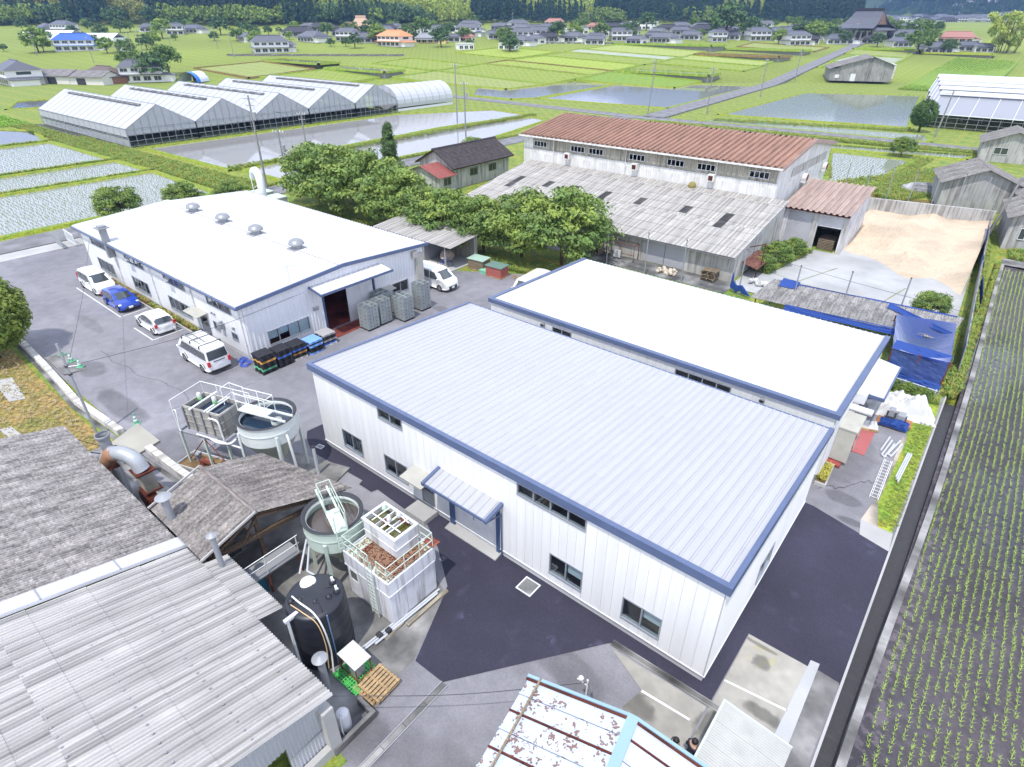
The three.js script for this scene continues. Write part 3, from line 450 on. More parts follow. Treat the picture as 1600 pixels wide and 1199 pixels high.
  for (const [x0, x1, i0, i1] of [[0.075, 0.2, 0.0, 0.2], [-L - 0.2, -L - 0.075, -L - 0.2, -L]]) mesh('fascia', [hexa([[x0, ye(0.07) - 0.28, 0.07], [x1, ye(0.07) - 0.28, 0.07], [x1, ye(-W - 0.4) - 0.28, -W - 0.4], [x0, ye(-W - 0.4) - 0.28, -W - 0.4], [x0, ye(0.07) + 0.07, 0.07], [x1, ye(0.07) + 0.07, 0.07], [x1, ye(-W - 0.4) + 0.07, -W - 0.4], [x0, ye(-W - 0.4) + 0.07, -W - 0.4]]), hexa([[i0, ye(-0.02) + 0.07, -0.021], [i1, ye(-0.02) + 0.07, -0.021], [i1, ye(-W - 0.4) + 0.07, -W - 0.4], [i0, ye(-W - 0.4) + 0.07, -W - 0.4], [i0, ye(-0.02) + 0.1, -0.021], [i1, ye(-0.02) + 0.1, -0.021], [i1, ye(-W - 0.4) + 0.1, -W - 0.4], [i0, ye(-W - 0.4) + 0.1, -W - 0.4]])], M.blue, b);
  mesh('gutter', [bx(-L - 0.2, 0.2, HL - 0.2, HL - 0.04, -W - 0.56, -W - 0.36)], M.blue, b);
}
// ---------- second building behind it ----------
{
  const x0 = -23.3, x1 = -0.1, z0 = -14.9, z1 = -26.8, H = 4.23, HL = 3.84, F = 0.3, b = thing('factory_building', 'low white factory building with blue trim behind the larger white building', 'building', [0, 0, 0]);
  const yy = z => HL + (H - HL) * (z - z1) / (z0 - z1), greyPanels = variants(mk([0.7, 0.7, 0.69], 0.6, { map: T.clean }), 3, 0.03);
  mesh('foundation', [bx(x0, x1, 0, F, z0 - 0.2, z0), bx(x1 - 0.2, x1, 0, F, z1, z0 - 0.2), bx(x0, x0 + 0.2, 0, F, z1, z0 - 0.2), bx(x0 + 0.2, x1 - 0.2, 0, F, z1, z1 + 0.2)], M.found, b);
  mesh('floor', bx(x0 + 0.2, x1 - 0.2, 0.02, 0.1, z1 + 0.2, z0 - 0.2), M.conc, b);
  wall(b, { axis: 'z', pos: z0 + 0.03, out: 1, a0: x0, a1: x1, y0: F, top: H, ops: [[-17.85, -16.3, 3.2, 3.76], [-8.9, -5.5, 3.22, 3.78]], step: 0.6, mat: greyPanels });
  wall(b, { axis: 'x', pos: x1 + 0.03, out: 1, a0: z1, a1: z0, y0: F, top: yy, ops: [[-18.3, -17.4, F, 2.2]], step: 0.45, mat: whitePanels });
  wall(b, { axis: 'x', pos: x0 - 0.03, out: -1, a0: z1, a1: z0, y0: F, top: yy, step: 0.9, rib: 0.15, mat: whitePanels });
  wall(b, { axis: 'z', pos: z1 - 0.03, out: -1, a0: x0, a1: x1, y0: F, top: HL, step: 0.6, mat: greyPanels });
  windowOn(b, 'z', z0 + 0.03, 1, -17.85, -16.3, 3.2, 3.76, 2); windowOn(b, 'z', z0 + 0.03, 1, -8.9, -5.5, 3.22, 3.78, 4);
  for (const x of [-18.6, -3.75]) mesh('vent_hood', [cbx(x, 3.45, z0 + 0.14, 0.26, 0.26, 0.2), rot(new THREE.CylinderGeometry(0.13, 0.13, 0.2, 12), 'X', Math.PI / 2).translate(x, 3.7, z0 + 0.14)], M.galv, b);
  slope(b, [x0 - 0.1, HL, z1 - 0.3], [x1 + 0.1, HL, z1 - 0.3], [x0 - 0.1, H + 0.02, z0 + 0.1], 66, roofWv, { h: 0.05 });
  mesh('roof_deck', quadSlab([x0, H - 0.03, z0 + 0.02], [x1, H - 0.03, z0 + 0.02], [x1, HL - 0.02, z1 - 0.02], [x0, HL - 0.02, z1 - 0.02], 0.08), M.panelBack, b);
  const s = (H - HL) / (z0 - z1 + 0.4), ye = z => HL + s * (z - z1 + 0.3);
  mesh('fascia', [bx(x0 - 0.18, x1 + 0.18, H - 0.2, H + 0.06, z0 + 0.07, z0 + 0.18), bx(x0 - 0.18, x1 + 0.18, H + 0.06, H + 0.09, z0 - 0.12, z0 + 0.18)], M.blue, b);
  for (const [p, q, i, j] of [[x1 + 0.06, x1 + 0.18, x1 - 0.12, x1 + 0.18], [x0 - 0.18, x0 - 0.06, x0 - 0.18, x0 + 0.12]]) mesh('fascia', [hexa([[p, ye(z0) - 0.2, z0 + 0.065], [q, ye(z0) - 0.2, z0 + 0.065], [q, ye(z1) - 0.22, z1 - 0.35], [p, ye(z1) - 0.22, z1 - 0.35], [p, ye(z0) + 0.06, z0 + 0.065], [q, ye(z0) + 0.06, z0 + 0.065], [q, ye(z1) + 0.05, z1 - 0.35], [p, ye(z1) + 0.05, z1 - 0.35]]), hexa([[i, ye(z0) + 0.06, z0 - 0.12], [j, ye(z0) + 0.06, z0 - 0.12], [j, ye(z1) + 0.05, z1 - 0.35], [i, ye(z1) + 0.05, z1 - 0.35], [i, ye(z0) + 0.09, z0 - 0.12], [j, ye(z0) + 0.09, z0 - 0.12], [j, ye(z1) + 0.08, z1 - 0.35], [i, ye(z1) + 0.08, z1 - 0.35]])], M.blue, b);
  mesh('gutter', bx(x0 - 0.1, x1 + 0.1, HL - 0.16, HL - 0.03, z1 - 0.46, z1 - 0.3), M.blue, b);
  const dr = mesh('door', [bx(x1 - 0.02, x1 + 0.05, F, 2.2, -18.3, -18.24), bx(x1 - 0.02, x1 + 0.05, F, 2.2, -17.46, -17.4), bx(x1 - 0.02, x1 + 0.05, F, 1.1, -18.24, -17.46), bx(x1 - 0.02, x1 + 0.05, 2.12, 2.2, -18.24, -17.46)], M.galv, b); mesh('pane', bx(x1, x1 + 0.01, 1.1, 2.12, -18.24, -17.46), M.glass, dr);
  mesh('door_porch', [bx(x1 + 0.06, x1 + 1.0, 2.35, 2.43, -18.9, -16.9), bx(x1 + 0.06, x1 + 0.95, 0.3, 2.35, -16.98, -16.94), bx(x1 + 0.9, x1 + 0.95, 0.1, 2.35, -18.85, -18.8)], M.cream, b);
  mesh('doorstep', bx(x1 + 0.04, x1 + 0.75, 0.04, 0.2, -18.6, -16.6), M.red, b);
  const aw = mesh('awning', quadSlab([x1 + 0.06, 3.05, -20.6], [x1 + 1.35, 2.85, -20.6], [x1 + 1.35, 2.85, -25.4], [x1 + 0.06, 3.05, -25.4], 0.06), M.roofW, b); mesh('awning_trim', [bx(x1 + 0.06, x1 + 1.42, 2.72, 2.93, -20.6, -20.5), bx(x1 + 1.35, x1 + 1.44, 2.7, 2.88, -25.4, -20.6)], M.blue, aw);
  mesh('awning_bracket', [beam([x1 + 0.06, 2.4, -20.7], [x1 + 1.2, 2.75, -20.7], 0.05), beam([x1 + 0.06, 2.4, -25.2], [x1 + 1.2, 2.75, -25.2], 0.05)], M.blue, b);
  mesh('exhaust_duct', [rot(new THREE.CylinderGeometry(0.2, 0.2, 1.2, 14), 'Z', Math.PI / 2).translate(x1 + 0.6, 2.55, -19.2), cbx(x1 + 0.3, 2.6, -20.1, 0.6, 0.6, 0.7)], M.white, b);
}
// ---------- older white building with the parked cars ----------
{
  const x0 = -64.9, x1 = -35.5, z0 = -2.6, z1 = -19.6, H = 4.5, RH = 5.05, zm = (z0 + z1) / 2, F = 0.35, b = thing('factory_building', 'wide white factory building with four roof ventilators and cars parked alongside', 'building', [0, 0, 0]);
  const gt = z => H + (RH - H) * (1 - Math.abs(z - zm) / ((z0 - z1) / 2)), Cp = variants(mk([0.76, 0.76, 0.77], 0.6, { map: T.clean }), 4, 0.03);
  mesh('foundation', [bx(x0, x1, 0, F, z0 - 0.2, z0), bx(x1 - 0.2, x1, 0, F, z0 - 6.4, z0 - 0.2), bx(x1 - 0.2, x1, 0, F, z1, -13.9), bx(x0, x0 + 0.2, 0, F, z1, z0 - 0.2), bx(x0 + 0.2, x1 - 0.2, 0, F, z1, z1 + 0.2)], M.found, b);
  mesh('floor', bx(x0 + 0.2, x1 - 0.21, 0.02, 0.06, z1 + 0.2, z0 - 0.2), M.red, b);
  const up = [[-62.5, -58.7], [-55, -51.3], [-47.6, -44.05], [-40.6, -37.15]], lo = [[-62.4, -58.9], [-54.8, -51.6], [-47.8, -44.15]];
  const ops = [...up.map(a => [a[0], a[1], 3.28, 3.95]), ...lo.map(a => [a[0], a[1], 0.85, 2.0]), [-42.7, -41.4, F, 1.95], [-40.5, -39.65, 1.2, 1.9], [-37.85, -37.05, 1.2, 1.8]];
  wall(b, { axis: 'z', pos: z0 + 0.03, out: 1, a0: x0, a1: x1, y0: F, top: H, ops, step: 0.9, rib: 0.3, ribD: 0.02, mat: Cp });
  wall(b, { axis: 'x', pos: x1 + 0.03, out: 1, a0: z1, a1: z0, y0: F, py0: F, top: gt, brk: [zm], ops: [[-13.85, -9.05, 0, 3.7], [-7.5, -4.0, 0.85, 1.95], [-17.6, -15.85, 0.95, 1.95], [-15.4, -14.6, F, 1.75]], step: 0.9, rib: 0.3, ribD: 0.035, mat: Cp });
  wall(b, { axis: 'x', pos: x0 - 0.03, out: -1, a0: z1, a1: z0, y0: F, top: gt, brk: [zm], step: 0.9, rib: 0.3, mat: Cp });
  wall(b, { axis: 'z', pos: z1 - 0.03, out: -1, a0: x0, a1: x1, y0: F, top: H, step: 0.9, rib: 0.3, mat: Cp });
  up.forEach((a, i) => windowOn(b, 'z', z0 + 0.04, 1, a[0], a[1], 3.28, 3.95, 4)); lo.forEach((a, i) => windowOn(b, 'z', z0 + 0.04, 1, a[0], a[1], 0.85, 2.0, 4, { blind: [[0, 0, 0.3, 0], [0.5, 0, 0, 0.2], [0.25, 0, 0, 0.8]][i] }));
  windowOn(b, 'z', z0 + 0.04, 1, -40.5, -39.65, 1.2, 1.9, 2); windowOn(b, 'z', z0 + 0.04, 1, -37.85, -37.05, 1.2, 1.8, 2);
  windowOn(b, 'x', x1 + 0.045, 1, -7.5, -4.0, 0.85, 1.95, 4, { blind: [0.95, 0.98, 0.5, 0.6] }); windowOn(b, 'x', x1 + 0.045, 1, -17.6, -15.85, 0.95, 1.95, 2);
  for (const a of up.slice(1, 3)) mesh('open_sash', quadSlab([a[0] + 0.9, 3.7, z0 + 0.55], [a[0] + 1.7, 3.7, z0 + 0.55], [a[0] + 1.7, 4.0, z0 + 0.08], [a[0] + 0.9, 4.0, z0 + 0.08], 0.03), M.galv, b);
  const dr = mesh('door', [bx(-42.7, -42.63, F, 1.95, z0, z0 + 0.07), bx(-41.47, -41.4, F, 1.95, z0, z0 + 0.07), bx(-42.63, -41.47, F, 1.0, z0, z0 + 0.05), bx(-42.63, -41.47, 1.88, 1.95, z0, z0 + 0.07)], M.galv, b); mesh('pane', bx(-42.63, -41.47, 1.0, 1.88, z0 + 0.01, z0 + 0.02), M.glass, dr);
  mesh('door_canopy', quadSlab([-43.3, 2.2, z0 + 0.95], [-41.1, 2.2, z0 + 0.95], [-41.1, 2.32, z0 + 0.06], [-43.3, 2.32, z0 + 0.06], 0.05), M.cream, b);
  mesh('door_canopy', quadSlab([x1 + 0.07, 2.0, -14.4], [x1 + 0.9, 1.9, -14.4], [x1 + 0.9, 1.9, -15.6], [x1 + 0.07, 2.0, -15.6], 0.05), M.cream, b);
  { const q = mesh('door', [bx(x1 - 0.02, x1 + 0.05, F, 0.9, -15.4, -14.6), bx(x1 - 0.02, x1 + 0.05, 1.66, 1.75, -15.4, -14.6), bx(x1 - 0.02, x1 + 0.05, 0.9, 1.66, -15.4, -15.3), bx(x1 - 0.02, x1 + 0.05, 0.9, 1.66, -14.7, -14.6)], M.alu, b); mesh('pane', bx(x1, x1 + 0.01, 0.9, 1.66, -15.3, -14.7), M.glass, q); }
  // big sliding door, half open
  mesh('door_jamb', [bx(x1 - 0.1, x1 + 0.1, 0, 3.7, -9.05, -8.88), bx(x1 - 0.1, x1 + 0.1, 0, 3.7, -14.0, -13.85), bx(x1 - 0.1, x1 + 0.1, 3.7, 3.85, -14.0, -8.88)], M.blueDeep, b);
  mesh('sliding_door', [bx(x1 - 0.02, x1 + 0.03, 0.1, 3.68, -12.48, -11.2), bx(x1 - 0.02, x1 + 0.033, 0.1, 3.68, -13.8, -12.49)], M.white, b);
  const aw = mesh('awning', quadSlab([x1 + 0.07, 4.15, -8.0], [x1 + 1.5, 3.9, -8.0], [x1 + 1.5, 3.9, -14.8], [x1 + 0.07, 4.15, -14.8], 0.07), M.roofW, b); mesh('awning_trim', [bx(x1 + 1.5, x1 + 1.6, 3.76, 3.93, -14.9, -7.9), hexa([[x1 + 0.07, 4.03, -7.9], [x1 + 0.07, 4.03, -8.0], [x1 + 1.5, 3.78, -8.0], [x1 + 1.5, 3.78, -7.9], [x1 + 0.07, 4.2, -7.9], [x1 + 0.07, 4.2, -8.0], [x1 + 1.5, 3.95, -8.0], [x1 + 1.5, 3.95, -7.9]])], M.blue, aw);
  for (let i = 0; i < 14; i++) mesh('awning_seam', hexa([[x1 + 0.1, 4.1, -8.2 - i * 0.49], [x1 + 1.49, 3.86, -8.2 - i * 0.49], [x1 + 1.49, 3.86, -8.26 - i * 0.49], [x1 + 0.1, 4.1, -8.26 - i * 0.49], [x1 + 0.1, 4.2, -8.2 - i * 0.49], [x1 + 1.5, 3.95, -8.2 - i * 0.49], [x1 + 1.5, 3.95, -8.26 - i * 0.49], [x1 + 0.1, 4.2, -8.26 - i * 0.49]]), M.roofW, aw);
  // roof, ridge along x
  slope(b, [x0 - 0.3, H + 0.02, z0 + 0.45], [x1 + 0.25, H + 0.02, z0 + 0.45], [x0 - 0.3, RH + 0.05, zm], 72, roofWv, { h: 0.07, thick: 0.05 });
  slope(b, [x1 + 0.25, H + 0.02, z1 - 0.45], [x0 - 0.3, H + 0.02, z1 - 0.45], [x1 + 0.25, RH + 0.05, zm], 72, roofWv, { h: 0.07 });
  mesh('ridge_cap', hexa([[x0 - 0.3, RH + 0.1, zm + 0.3], [x1 + 0.25, RH + 0.1, zm + 0.3], [x1 + 0.25, RH + 0.1, zm - 0.3], [x0 - 0.3, RH + 0.1, zm - 0.3], [x0 - 0.3, RH + 0.12, zm + 0.3], [x1 + 0.25, RH + 0.12, zm + 0.3], [x1 + 0.25, RH + 0.13, zm - 0.3], [x0 - 0.3, RH + 0.13, zm - 0.3]]), M.roofW, b);
  for (const s of [1, -1]) { const ze = s > 0 ? z0 + 0.5 : z1 - 0.5, zi = zm; mesh('fascia', hexa([[x1 + 0.25, RH - 0.12, zi], [x1 + 0.38, RH - 0.12, zi], [x1 + 0.38, H - 0.14, ze], [x1 + 0.25, H - 0.14, ze], [x1 + 0.25, RH + 0.16, zi], [x1 + 0.38, RH + 0.16, zi], [x1 + 0.38, H + 0.12, ze], [x1 + 0.25, H + 0.12, ze]]), M.blue, b); }
  mesh('gutter', [bx(x0 - 0.3, x1 + 0.3, H - 0.14, H - 0.02, z0 + 0.47, z0 + 0.6), bx(x0 - 0.3, x1 + 0.3, H - 0.14, H - 0.02, z1 - 0.6, z1 - 0.47)], M.blue, b);
  mesh('roof_deck', [quadSlab([x0, H - 0.03, z0 + 0.02], [x1, H - 0.03, z0 + 0.02], [x1, RH - 0.03, zm], [x0, RH - 0.03, zm], 0.08), quadSlab([x0, RH - 0.03, zm], [x1, RH - 0.03, zm], [x1, H - 0.03, z1 - 0.02], [x0, H - 0.03, z1 - 0.02], 0.08)], M.panelBack, b);
  for (const x of [-57.3, -50, -43, -35.9]) downpipe(b, x, z0 + 0.12, H - 0.1);
  for (const x of [-58.8, -53.1, -47.4, -41.2]) { // turbine-like dome ventilators near the ridge
    const v = mesh('roof_ventilator', [cbx(x, RH - 0.15, zm + 0.1, 1.15, 0.3, 1.15), lathe([[0.42, 0], [0.42, 0.25], [0.5, 0.26], [0.5, 0.3]], 24).translate(x, RH + 0.15, zm + 0.1)], M.galv, b);
    mesh('dome', lathe([[0.001, 0.42], [0.3, 0.4], [0.5, 0.3], [0.62, 0.12], [0.66, 0], [0.62, -0.03], [0.3, 0.0]], 28).translate(x, RH + 0.48, zm + 0.1), M.steel, v);
  }
  mesh('wall_chimney', [cbx(-57.2, 3.2, z0 + 0.35, 0.45, 2.6, 0.5), cbx(-57.2, 5.8, z0 + 0.35, 1.0, 0.08, 0.95), cbx(-57.2, 5.9, z0 + 0.35, 0.6, 0.12, 0.6)], M.galv, b);
  for (const [x, y] of [[-40.3, 2.5], [-39.9, 2.5]]) mesh('vent_cap', cbx(x, y, z0 + 0.1, 0.12, 0.14, 0.12), M.galv, b);
  mesh('vent_hood', [cbx(-39.0, 1.75, z0 + 0.22, 0.5, 0.4, 0.35), bar([-39, 2.15, z0 + 0.2], [-39, 2.3, z0 + 0.2], 0.12, 10)], M.galv, b); mesh('vent_cap', cbx(-37.3, 2.1, z0 + 0.1, 0.2, 0.2, 0.16), M.galv, b);
  mesh('cable_duct', [cbx(x1 + 0.15, 0.3, -19.0, 0.22, 3.6, 0.8), cbx(x1 + 0.2, 3.6, -18.5, 0.3, 0.6, 0.5)], M.cream, b);
  mesh('meter_box', cbx(x1 + 0.12, 2.2, -8.2, 0.16, 0.3, 0.4), M.galv, b);
  mesh('paved_threshold', flat([[x1 + 0.06, -8.85], [-34.0, -8.8], [-34.2, -13.9], [x1 + 0.06, -13.9]], 0.05), M.red, b);
  const an = thing('roof_antenna', 'thin television antenna standing on white roof edge', 'antenna', [-35.7, 4.6, -6.7]);
  mesh('mast', bar([0, 0, 0], [0, 1.5, 0], 0.02), M.alu, an); mesh('boom', bar([-0.2, 1.45, 0.7], [0.2, 1.45, -1.1], 0.015), M.alu, an); for (let i = 0; i < 6; i++) mesh('element', bar([-0.35 + i * 0.05, 1.45, 0.6 - i * 0.3], [0.15 + i * 0.05, 1.45, 0.7 - i * 0.3], 0.01, 4), M.alu, an);
}
// ---------- old warehouse with rusty roof and lean-to ----------
M.rustRoof = mk([0.36, 0.2, 0.14], 0.8, { map: T.streak }); M.rustPale = mk([0.46, 0.34, 0.29], 0.85, { map: T.streak });
M.slateRoof = mk([0.52, 0.505, 0.48], 0.95, { map: T.corr }); M.slateDark = mk([0.27, 0.255, 0.25], 0.95, { map: T.slate }); M.slatePale = mk([0.5, 0.49, 0.47], 0.9, { map: T.blotch });
M.oldSiding = mk([0.42, 0.4, 0.33], 0.85, { map: T.grimy }); M.oldWhite = mk([0.84, 0.83, 0.79], 0.8, { map: T.streak }); M.oldConc = mk([0.5, 0.49, 0.45], 0.95, { map: T.grimy }); M.skylight = mk([0.09, 0.085, 0.085], 0.6, { map: T.blotch });
{
  const b = thing('warehouse', 'tall old warehouse with rusty brown ribbed roof and grey lean-to', 'warehouse', [0, 0, 0]);
  const x0 = -50, x1 = -16.2, zf = -52.5, zb = -71.6, H = 8.35, RH = 9.75, zm = -62, gt = z => H + (RH - H) * (1 - Math.abs(z - zm) / 9.5);
  const wv = variants(M.oldWhite, 3, 0.05), sv = variants(M.oldSiding, 3, 0.06);
  const wins = [-48.3, -42.4, -39.65, -33.9, -28.9, -25.2, -19.25].map(x => [x, x + 2.1, 6.95, 7.65]);
  wall(b, { axis: 'z', pos: zf, out: 1, a0: x0, a1: x1, y0: 0, top: 6.62, step: 1.2, rib: 0.3, mat: wv, py0: 4.6 });
  wall(b, { axis: 'z', pos: zf - 0.04, out: 1, a0: x0, a1: x1, y0: 6.64, top: H, ops: wins, step: 1.2, rib: 0.2, mat: sv });
  wall(b, { axis: 'x', pos: x1, out: 1, a0: zb, a1: zf, y0: 0, top: gt, brk: [zm], step: 1.9, rib: 0.35, mat: wv });
  wall(b, { axis: 'x', pos: x0, out: -1, a0: zb, a1: zf, y0: 0, top: gt, brk: [zm], step: 1.9, rib: 0.35, mat: wv });
  wall(b, { axis: 'z', pos: zb, out: -1, a0: x0, a1: x1, y0: 0, top: H, step: 1.9, rib: 0.35, mat: wv });
  mesh('corner_panel', bx(x0, x0 + 1.55, 6.65, H, zf - 0.01, zf + 0.03), M.oldWhite, b);
  for (const w of wins) windowOn(b, 'z', zf + 0.02, 1, w[0], w[1], w[2], w[3], 4, { frame: M.white });
  for (const x of [-45, -34.3, -22.9]) downpipe(b, x, zf + 0.12, H - 0.1, 5.2, M.oldWhite);
  for (const [x, y] of [[-42.6, 6.0], [-32.8, 5.95], [-23.2, 6.0]]) { const f = mesh('fan_hood', cbx(x, y, zf + 0.35, 0.75, 0.75, 0.6), M.oldWhite, b); mesh('fan_opening', cbx(x - 0.02, y + 0.1, zf + 0.66, 0.5, 0.5, 0.03), M.rustDeep, f); }
  for (const z of [-61.5, -69.5]) { const f = mesh('fan_hood', [rot(new THREE.CylinderGeometry(0.5, 0.5, 0.6, 16), 'Z', Math.PI / 2).translate(x1 + 0.3, 5.8, z), cbx(x1 + 0.3, 5.3, z, 0.5, 0.5, 0.9)], M.oldWhite, b); mesh('fan_opening', rot(new THREE.CylinderGeometry(0.4, 0.4, 0.02, 14), 'Z', Math.PI / 2).translate(x1 + 0.62, 5.85, z), M.rust, f); }
  mesh('gable_louvre', hexa([[x1 + 0.04, 6.6, -57], [x1 + 0.08, 6.6, -57], [x1 + 0.08, 6.6, -70], [x1 + 0.04, 6.6, -70], [x1 + 0.04, 7.5, -57], [x1 + 0.08, 7.5, -57], [x1 + 0.08, 7.5, -70], [x1 + 0.04, 7.5, -70]]), M.oldConc, b);
  slope(b, [x0 - 0.4, H - 0.02, zf + 0.6], [x1 + 0.5, H - 0.02, zf + 0.6], [x0 - 0.4, RH + 0.08, zm], 50, variants(M.rustRoof, 4, 0.07), { kind: 'fold', per: 1, h: 0.2, thick: 0.05 });
  slope(b, [x1 + 0.5, H - 0.02, zb - 0.6], [x0 - 0.4, H - 0.02, zb - 0.6], [x1 + 0.5, RH + 0.08, zm], 58, variants(M.rustPale, 4, 0.1), { kind: 'fold', per: 1, h: 0.16 });
  mesh('eave_gutter', bx(x0 - 0.4, x1 + 0.5, H - 0.22, H - 0.06, zf + 0.6, zf + 0.78), M.oldWhite, b);
  mesh('roof_deck', [quadSlab([x0, H - 0.06, zf], [x1, H - 0.06, zf], [x1, RH - 0.04, zm], [x0, RH - 0.04, zm], 0.06), quadSlab([x0, RH - 0.04, zm], [x1, RH - 0.04, zm], [x1, H - 0.06, zb], [x0, H - 0.06, zb], 0.06)], M.panelBack, b);
  mesh('barge_board', [hexa([[x1 + 0.42, H - 0.3, zf + 0.65], [x1 + 0.55, H - 0.3, zf + 0.65], [x1 + 0.55, RH - 0.2, zm], [x1 + 0.42, RH - 0.2, zm], [x1 + 0.42, H + 0.05, zf + 0.65], [x1 + 0.55, H + 0.05, zf + 0.65], [x1 + 0.55, RH + 0.2, zm], [x1 + 0.42, RH + 0.2, zm]]), hexa([[x1 + 0.42, RH - 0.2, zm], [x1 + 0.55, RH - 0.2, zm], [x1 + 0.55, H - 0.3, zb - 0.6], [x1 + 0.42, H - 0.3, zb - 0.6], [x1 + 0.42, RH + 0.2, zm], [x1 + 0.55, RH + 0.2, zm], [x1 + 0.55, H + 0.05, zb - 0.6], [x1 + 0.42, H + 0.05, zb - 0.6]])], M.rustPale, b);
  // lean-to
  const lx0 = -49.2, lx1 = -14.6, lz = -39.7, sl = variants(M.slateRoof, 6, 0.05, 9), sky = new Set(['3,4', '8,4', '12,4', '17,4', '22,4', '28,4', '33,4'].map(s => s));
  slope(b, [lx0, 2.6, -38.9], [lx1, 2.6, -38.9], [lx0, 5.1, -52.42], 38, sl, { kind: 'wave', waves: 5, seg: 4, h: 0.05, rows: 8, lift: 0.03, name: 'roof_sheet', choose: (i, j) => sky.has(i + ',' + j) || (sky.has(i + ',' + (j + 1)) && i % 2) ? M.skylight : pick(sl) });
  mesh('lean_to_deck', quadSlab([lx0, 2.5, -39], [lx1, 2.5, -39], [lx1, 4.98, -52.4], [lx0, 4.98, -52.4], 0.05), M.panelBack, b);
  wall(b, { name: 'lean_to_wall', axis: 'z', pos: lz, out: 1, a0: lx0 + 0.3, a1: lx1 - 0.2, y0: 0, top: 2.62, ops: [[-24.1, -19.6, 0, 2.3]], step: 1.8, mat: variants(M.oldConc, 3, 0.05) });
  wall(b, { name: 'lean_to_wall', axis: 'x', pos: lx1 - 0.2, out: 1, a0: -52.3, a1: lz, y0: 0, top: z => 2.6 + (lz - z) * 0.185, step: 1.8, mat: variants(M.oldConc, 3, 0.05) });
  for (const [p, q] of [[-24.1, -21.9], [-21.85, -19.6]]) { const s = []; for (let y = 0.05; y < 2.28; y += 0.115) s.push(bx(p, q, y, y + 0.1, lz - 0.06, lz - 0.02)); mesh('roller_shutter', s, mk([0.55, 0.55, 0.58], 0.5, { map: T.soft }), b); }
  mesh('drain_stain_plant', [0].map(() => new THREE.IcosahedronGeometry(0.45, 1).translate(-25.3, 5.2, -52.1)), mk([0.25, 0.2, 0.06], 0.95), b);
  mesh('side_canopy', quadSlab([-14.7, 1.5, -41.5], [-13.1, 1.2, -41.3], [-13.1, 1.25, -45.6], [-14.7, 1.6, -45.8], 0.06), mk([0.26, 0.22, 0.19], 0.9, { map: T.rust }), b); mesh('canopy_post', [beam([-13.2, 0, -41.6], [-13.2, 1.2, -41.6], 0.09), beam([-13.2, 0, -45.3], [-13.2, 1.2, -45.3], 0.09), beam([-14.7, 2.6, -43], [-13.2, 3.3, -42.6], 0.07), beam([-13.2, 1.2, -42.6], [-13.2, 3.3, -42.6], 0.07)], M.rustDeep, b);
  // garage annex
  const ax0 = -15.4, ax1 = -9.0, az = -54.6, ab = -63.4, ow = variants(mk([0.66, 0.66, 0.68], 0.8, { map: T.grimy }), 3, 0.04);
  wall(b, { name: 'garage_wall', axis: 'z', pos: az, out: 1, a0: ax0, a1: ax1, y0: 0, top: 4.1, ops: [[-14.9, -12.35, 0, 3.75], [-11.75, -9.35, 0, 3.7]], step: 1, mat: ow });
  wall(b, { name: 'garage_wall', axis: 'x', pos: ax1, out: 1, a0: ab, a1: az, y0: 0, top: z => 4.1 + (az - z) * 0.13, step: 1.1, mat: ow });
  wall(b, { name: 'garage_wall', axis: 'x', pos: ax0, out: -1, a0: ab, a1: az, y0: 0, top: z => 4.1 + (az - z) * 0.13, step: 1.1, mat: ow }); wall(b, { name: 'garage_wall', axis: 'z', pos: ab, out: -1, a0: ax0, a1: ax1, y0: 0, top: 5.2, step: 1.1, mat: ow });
  slope(b, [ax0 - 0.3, 4.12, az + 0.6], [ax1 + 0.3, 4.12, az + 0.6], [ax0 - 0.3, 5.36, ab - 0.2], 12, variants(M.rustPale, 4, 0.08), { kind: 'fold', per: 1, h: 0.14 });
  mesh('garage_soffit', quadSlab([ax0 - 0.2, 4.02, az + 0.5], [ax1 + 0.2, 4.02, az + 0.5], [ax1 + 0.2, 5.24, ab], [ax0 - 0.2, 5.24, ab], 0.06), M.rustDeep, b);
  { const s = []; for (let y = 0.05; y < 3.7; y += 0.14) s.push(bx(-14.9, -12.35, y, y + 0.125, az - 0.1, az - 0.05)); mesh('roller_shutter', s, mk([0.6, 0.6, 0.64], 0.5, { map: T.soft }), b); const t = []; for (let y = 2.6; y < 3.6; y += 0.14) t.push(bx(-11.75, -9.35, y, y + 0.125, az - 0.1, az - 0.05)); mesh('roller_shutter', t, mk([0.66, 0.66, 0.68], 0.5, { map: T.soft }), b); }
  mesh('garage_post', [cbx(-12.05, 0, az + 0.06, 0.35, 4.0, 0.12), cbx(ax1 + 0.02, 0, az + 0.06, 0.3, 4.0, 0.14)], M.oldConc, b);
}
{ // small pickup inside the garage
  const p = thing('board_stack', 'grey stacked boards standing inside the open garage bay', 'boards', [-10.6, 0.05, -56.3]);
  for (let i = 0; i < 7; i++) mesh('board', bx(-0.8, 0.8, i * 0.16, i * 0.16 + 0.1, -1.1 + R(-0.05, 0.05), 1.1 + R(-0.05, 0.05)), M.greyWood, p);
}
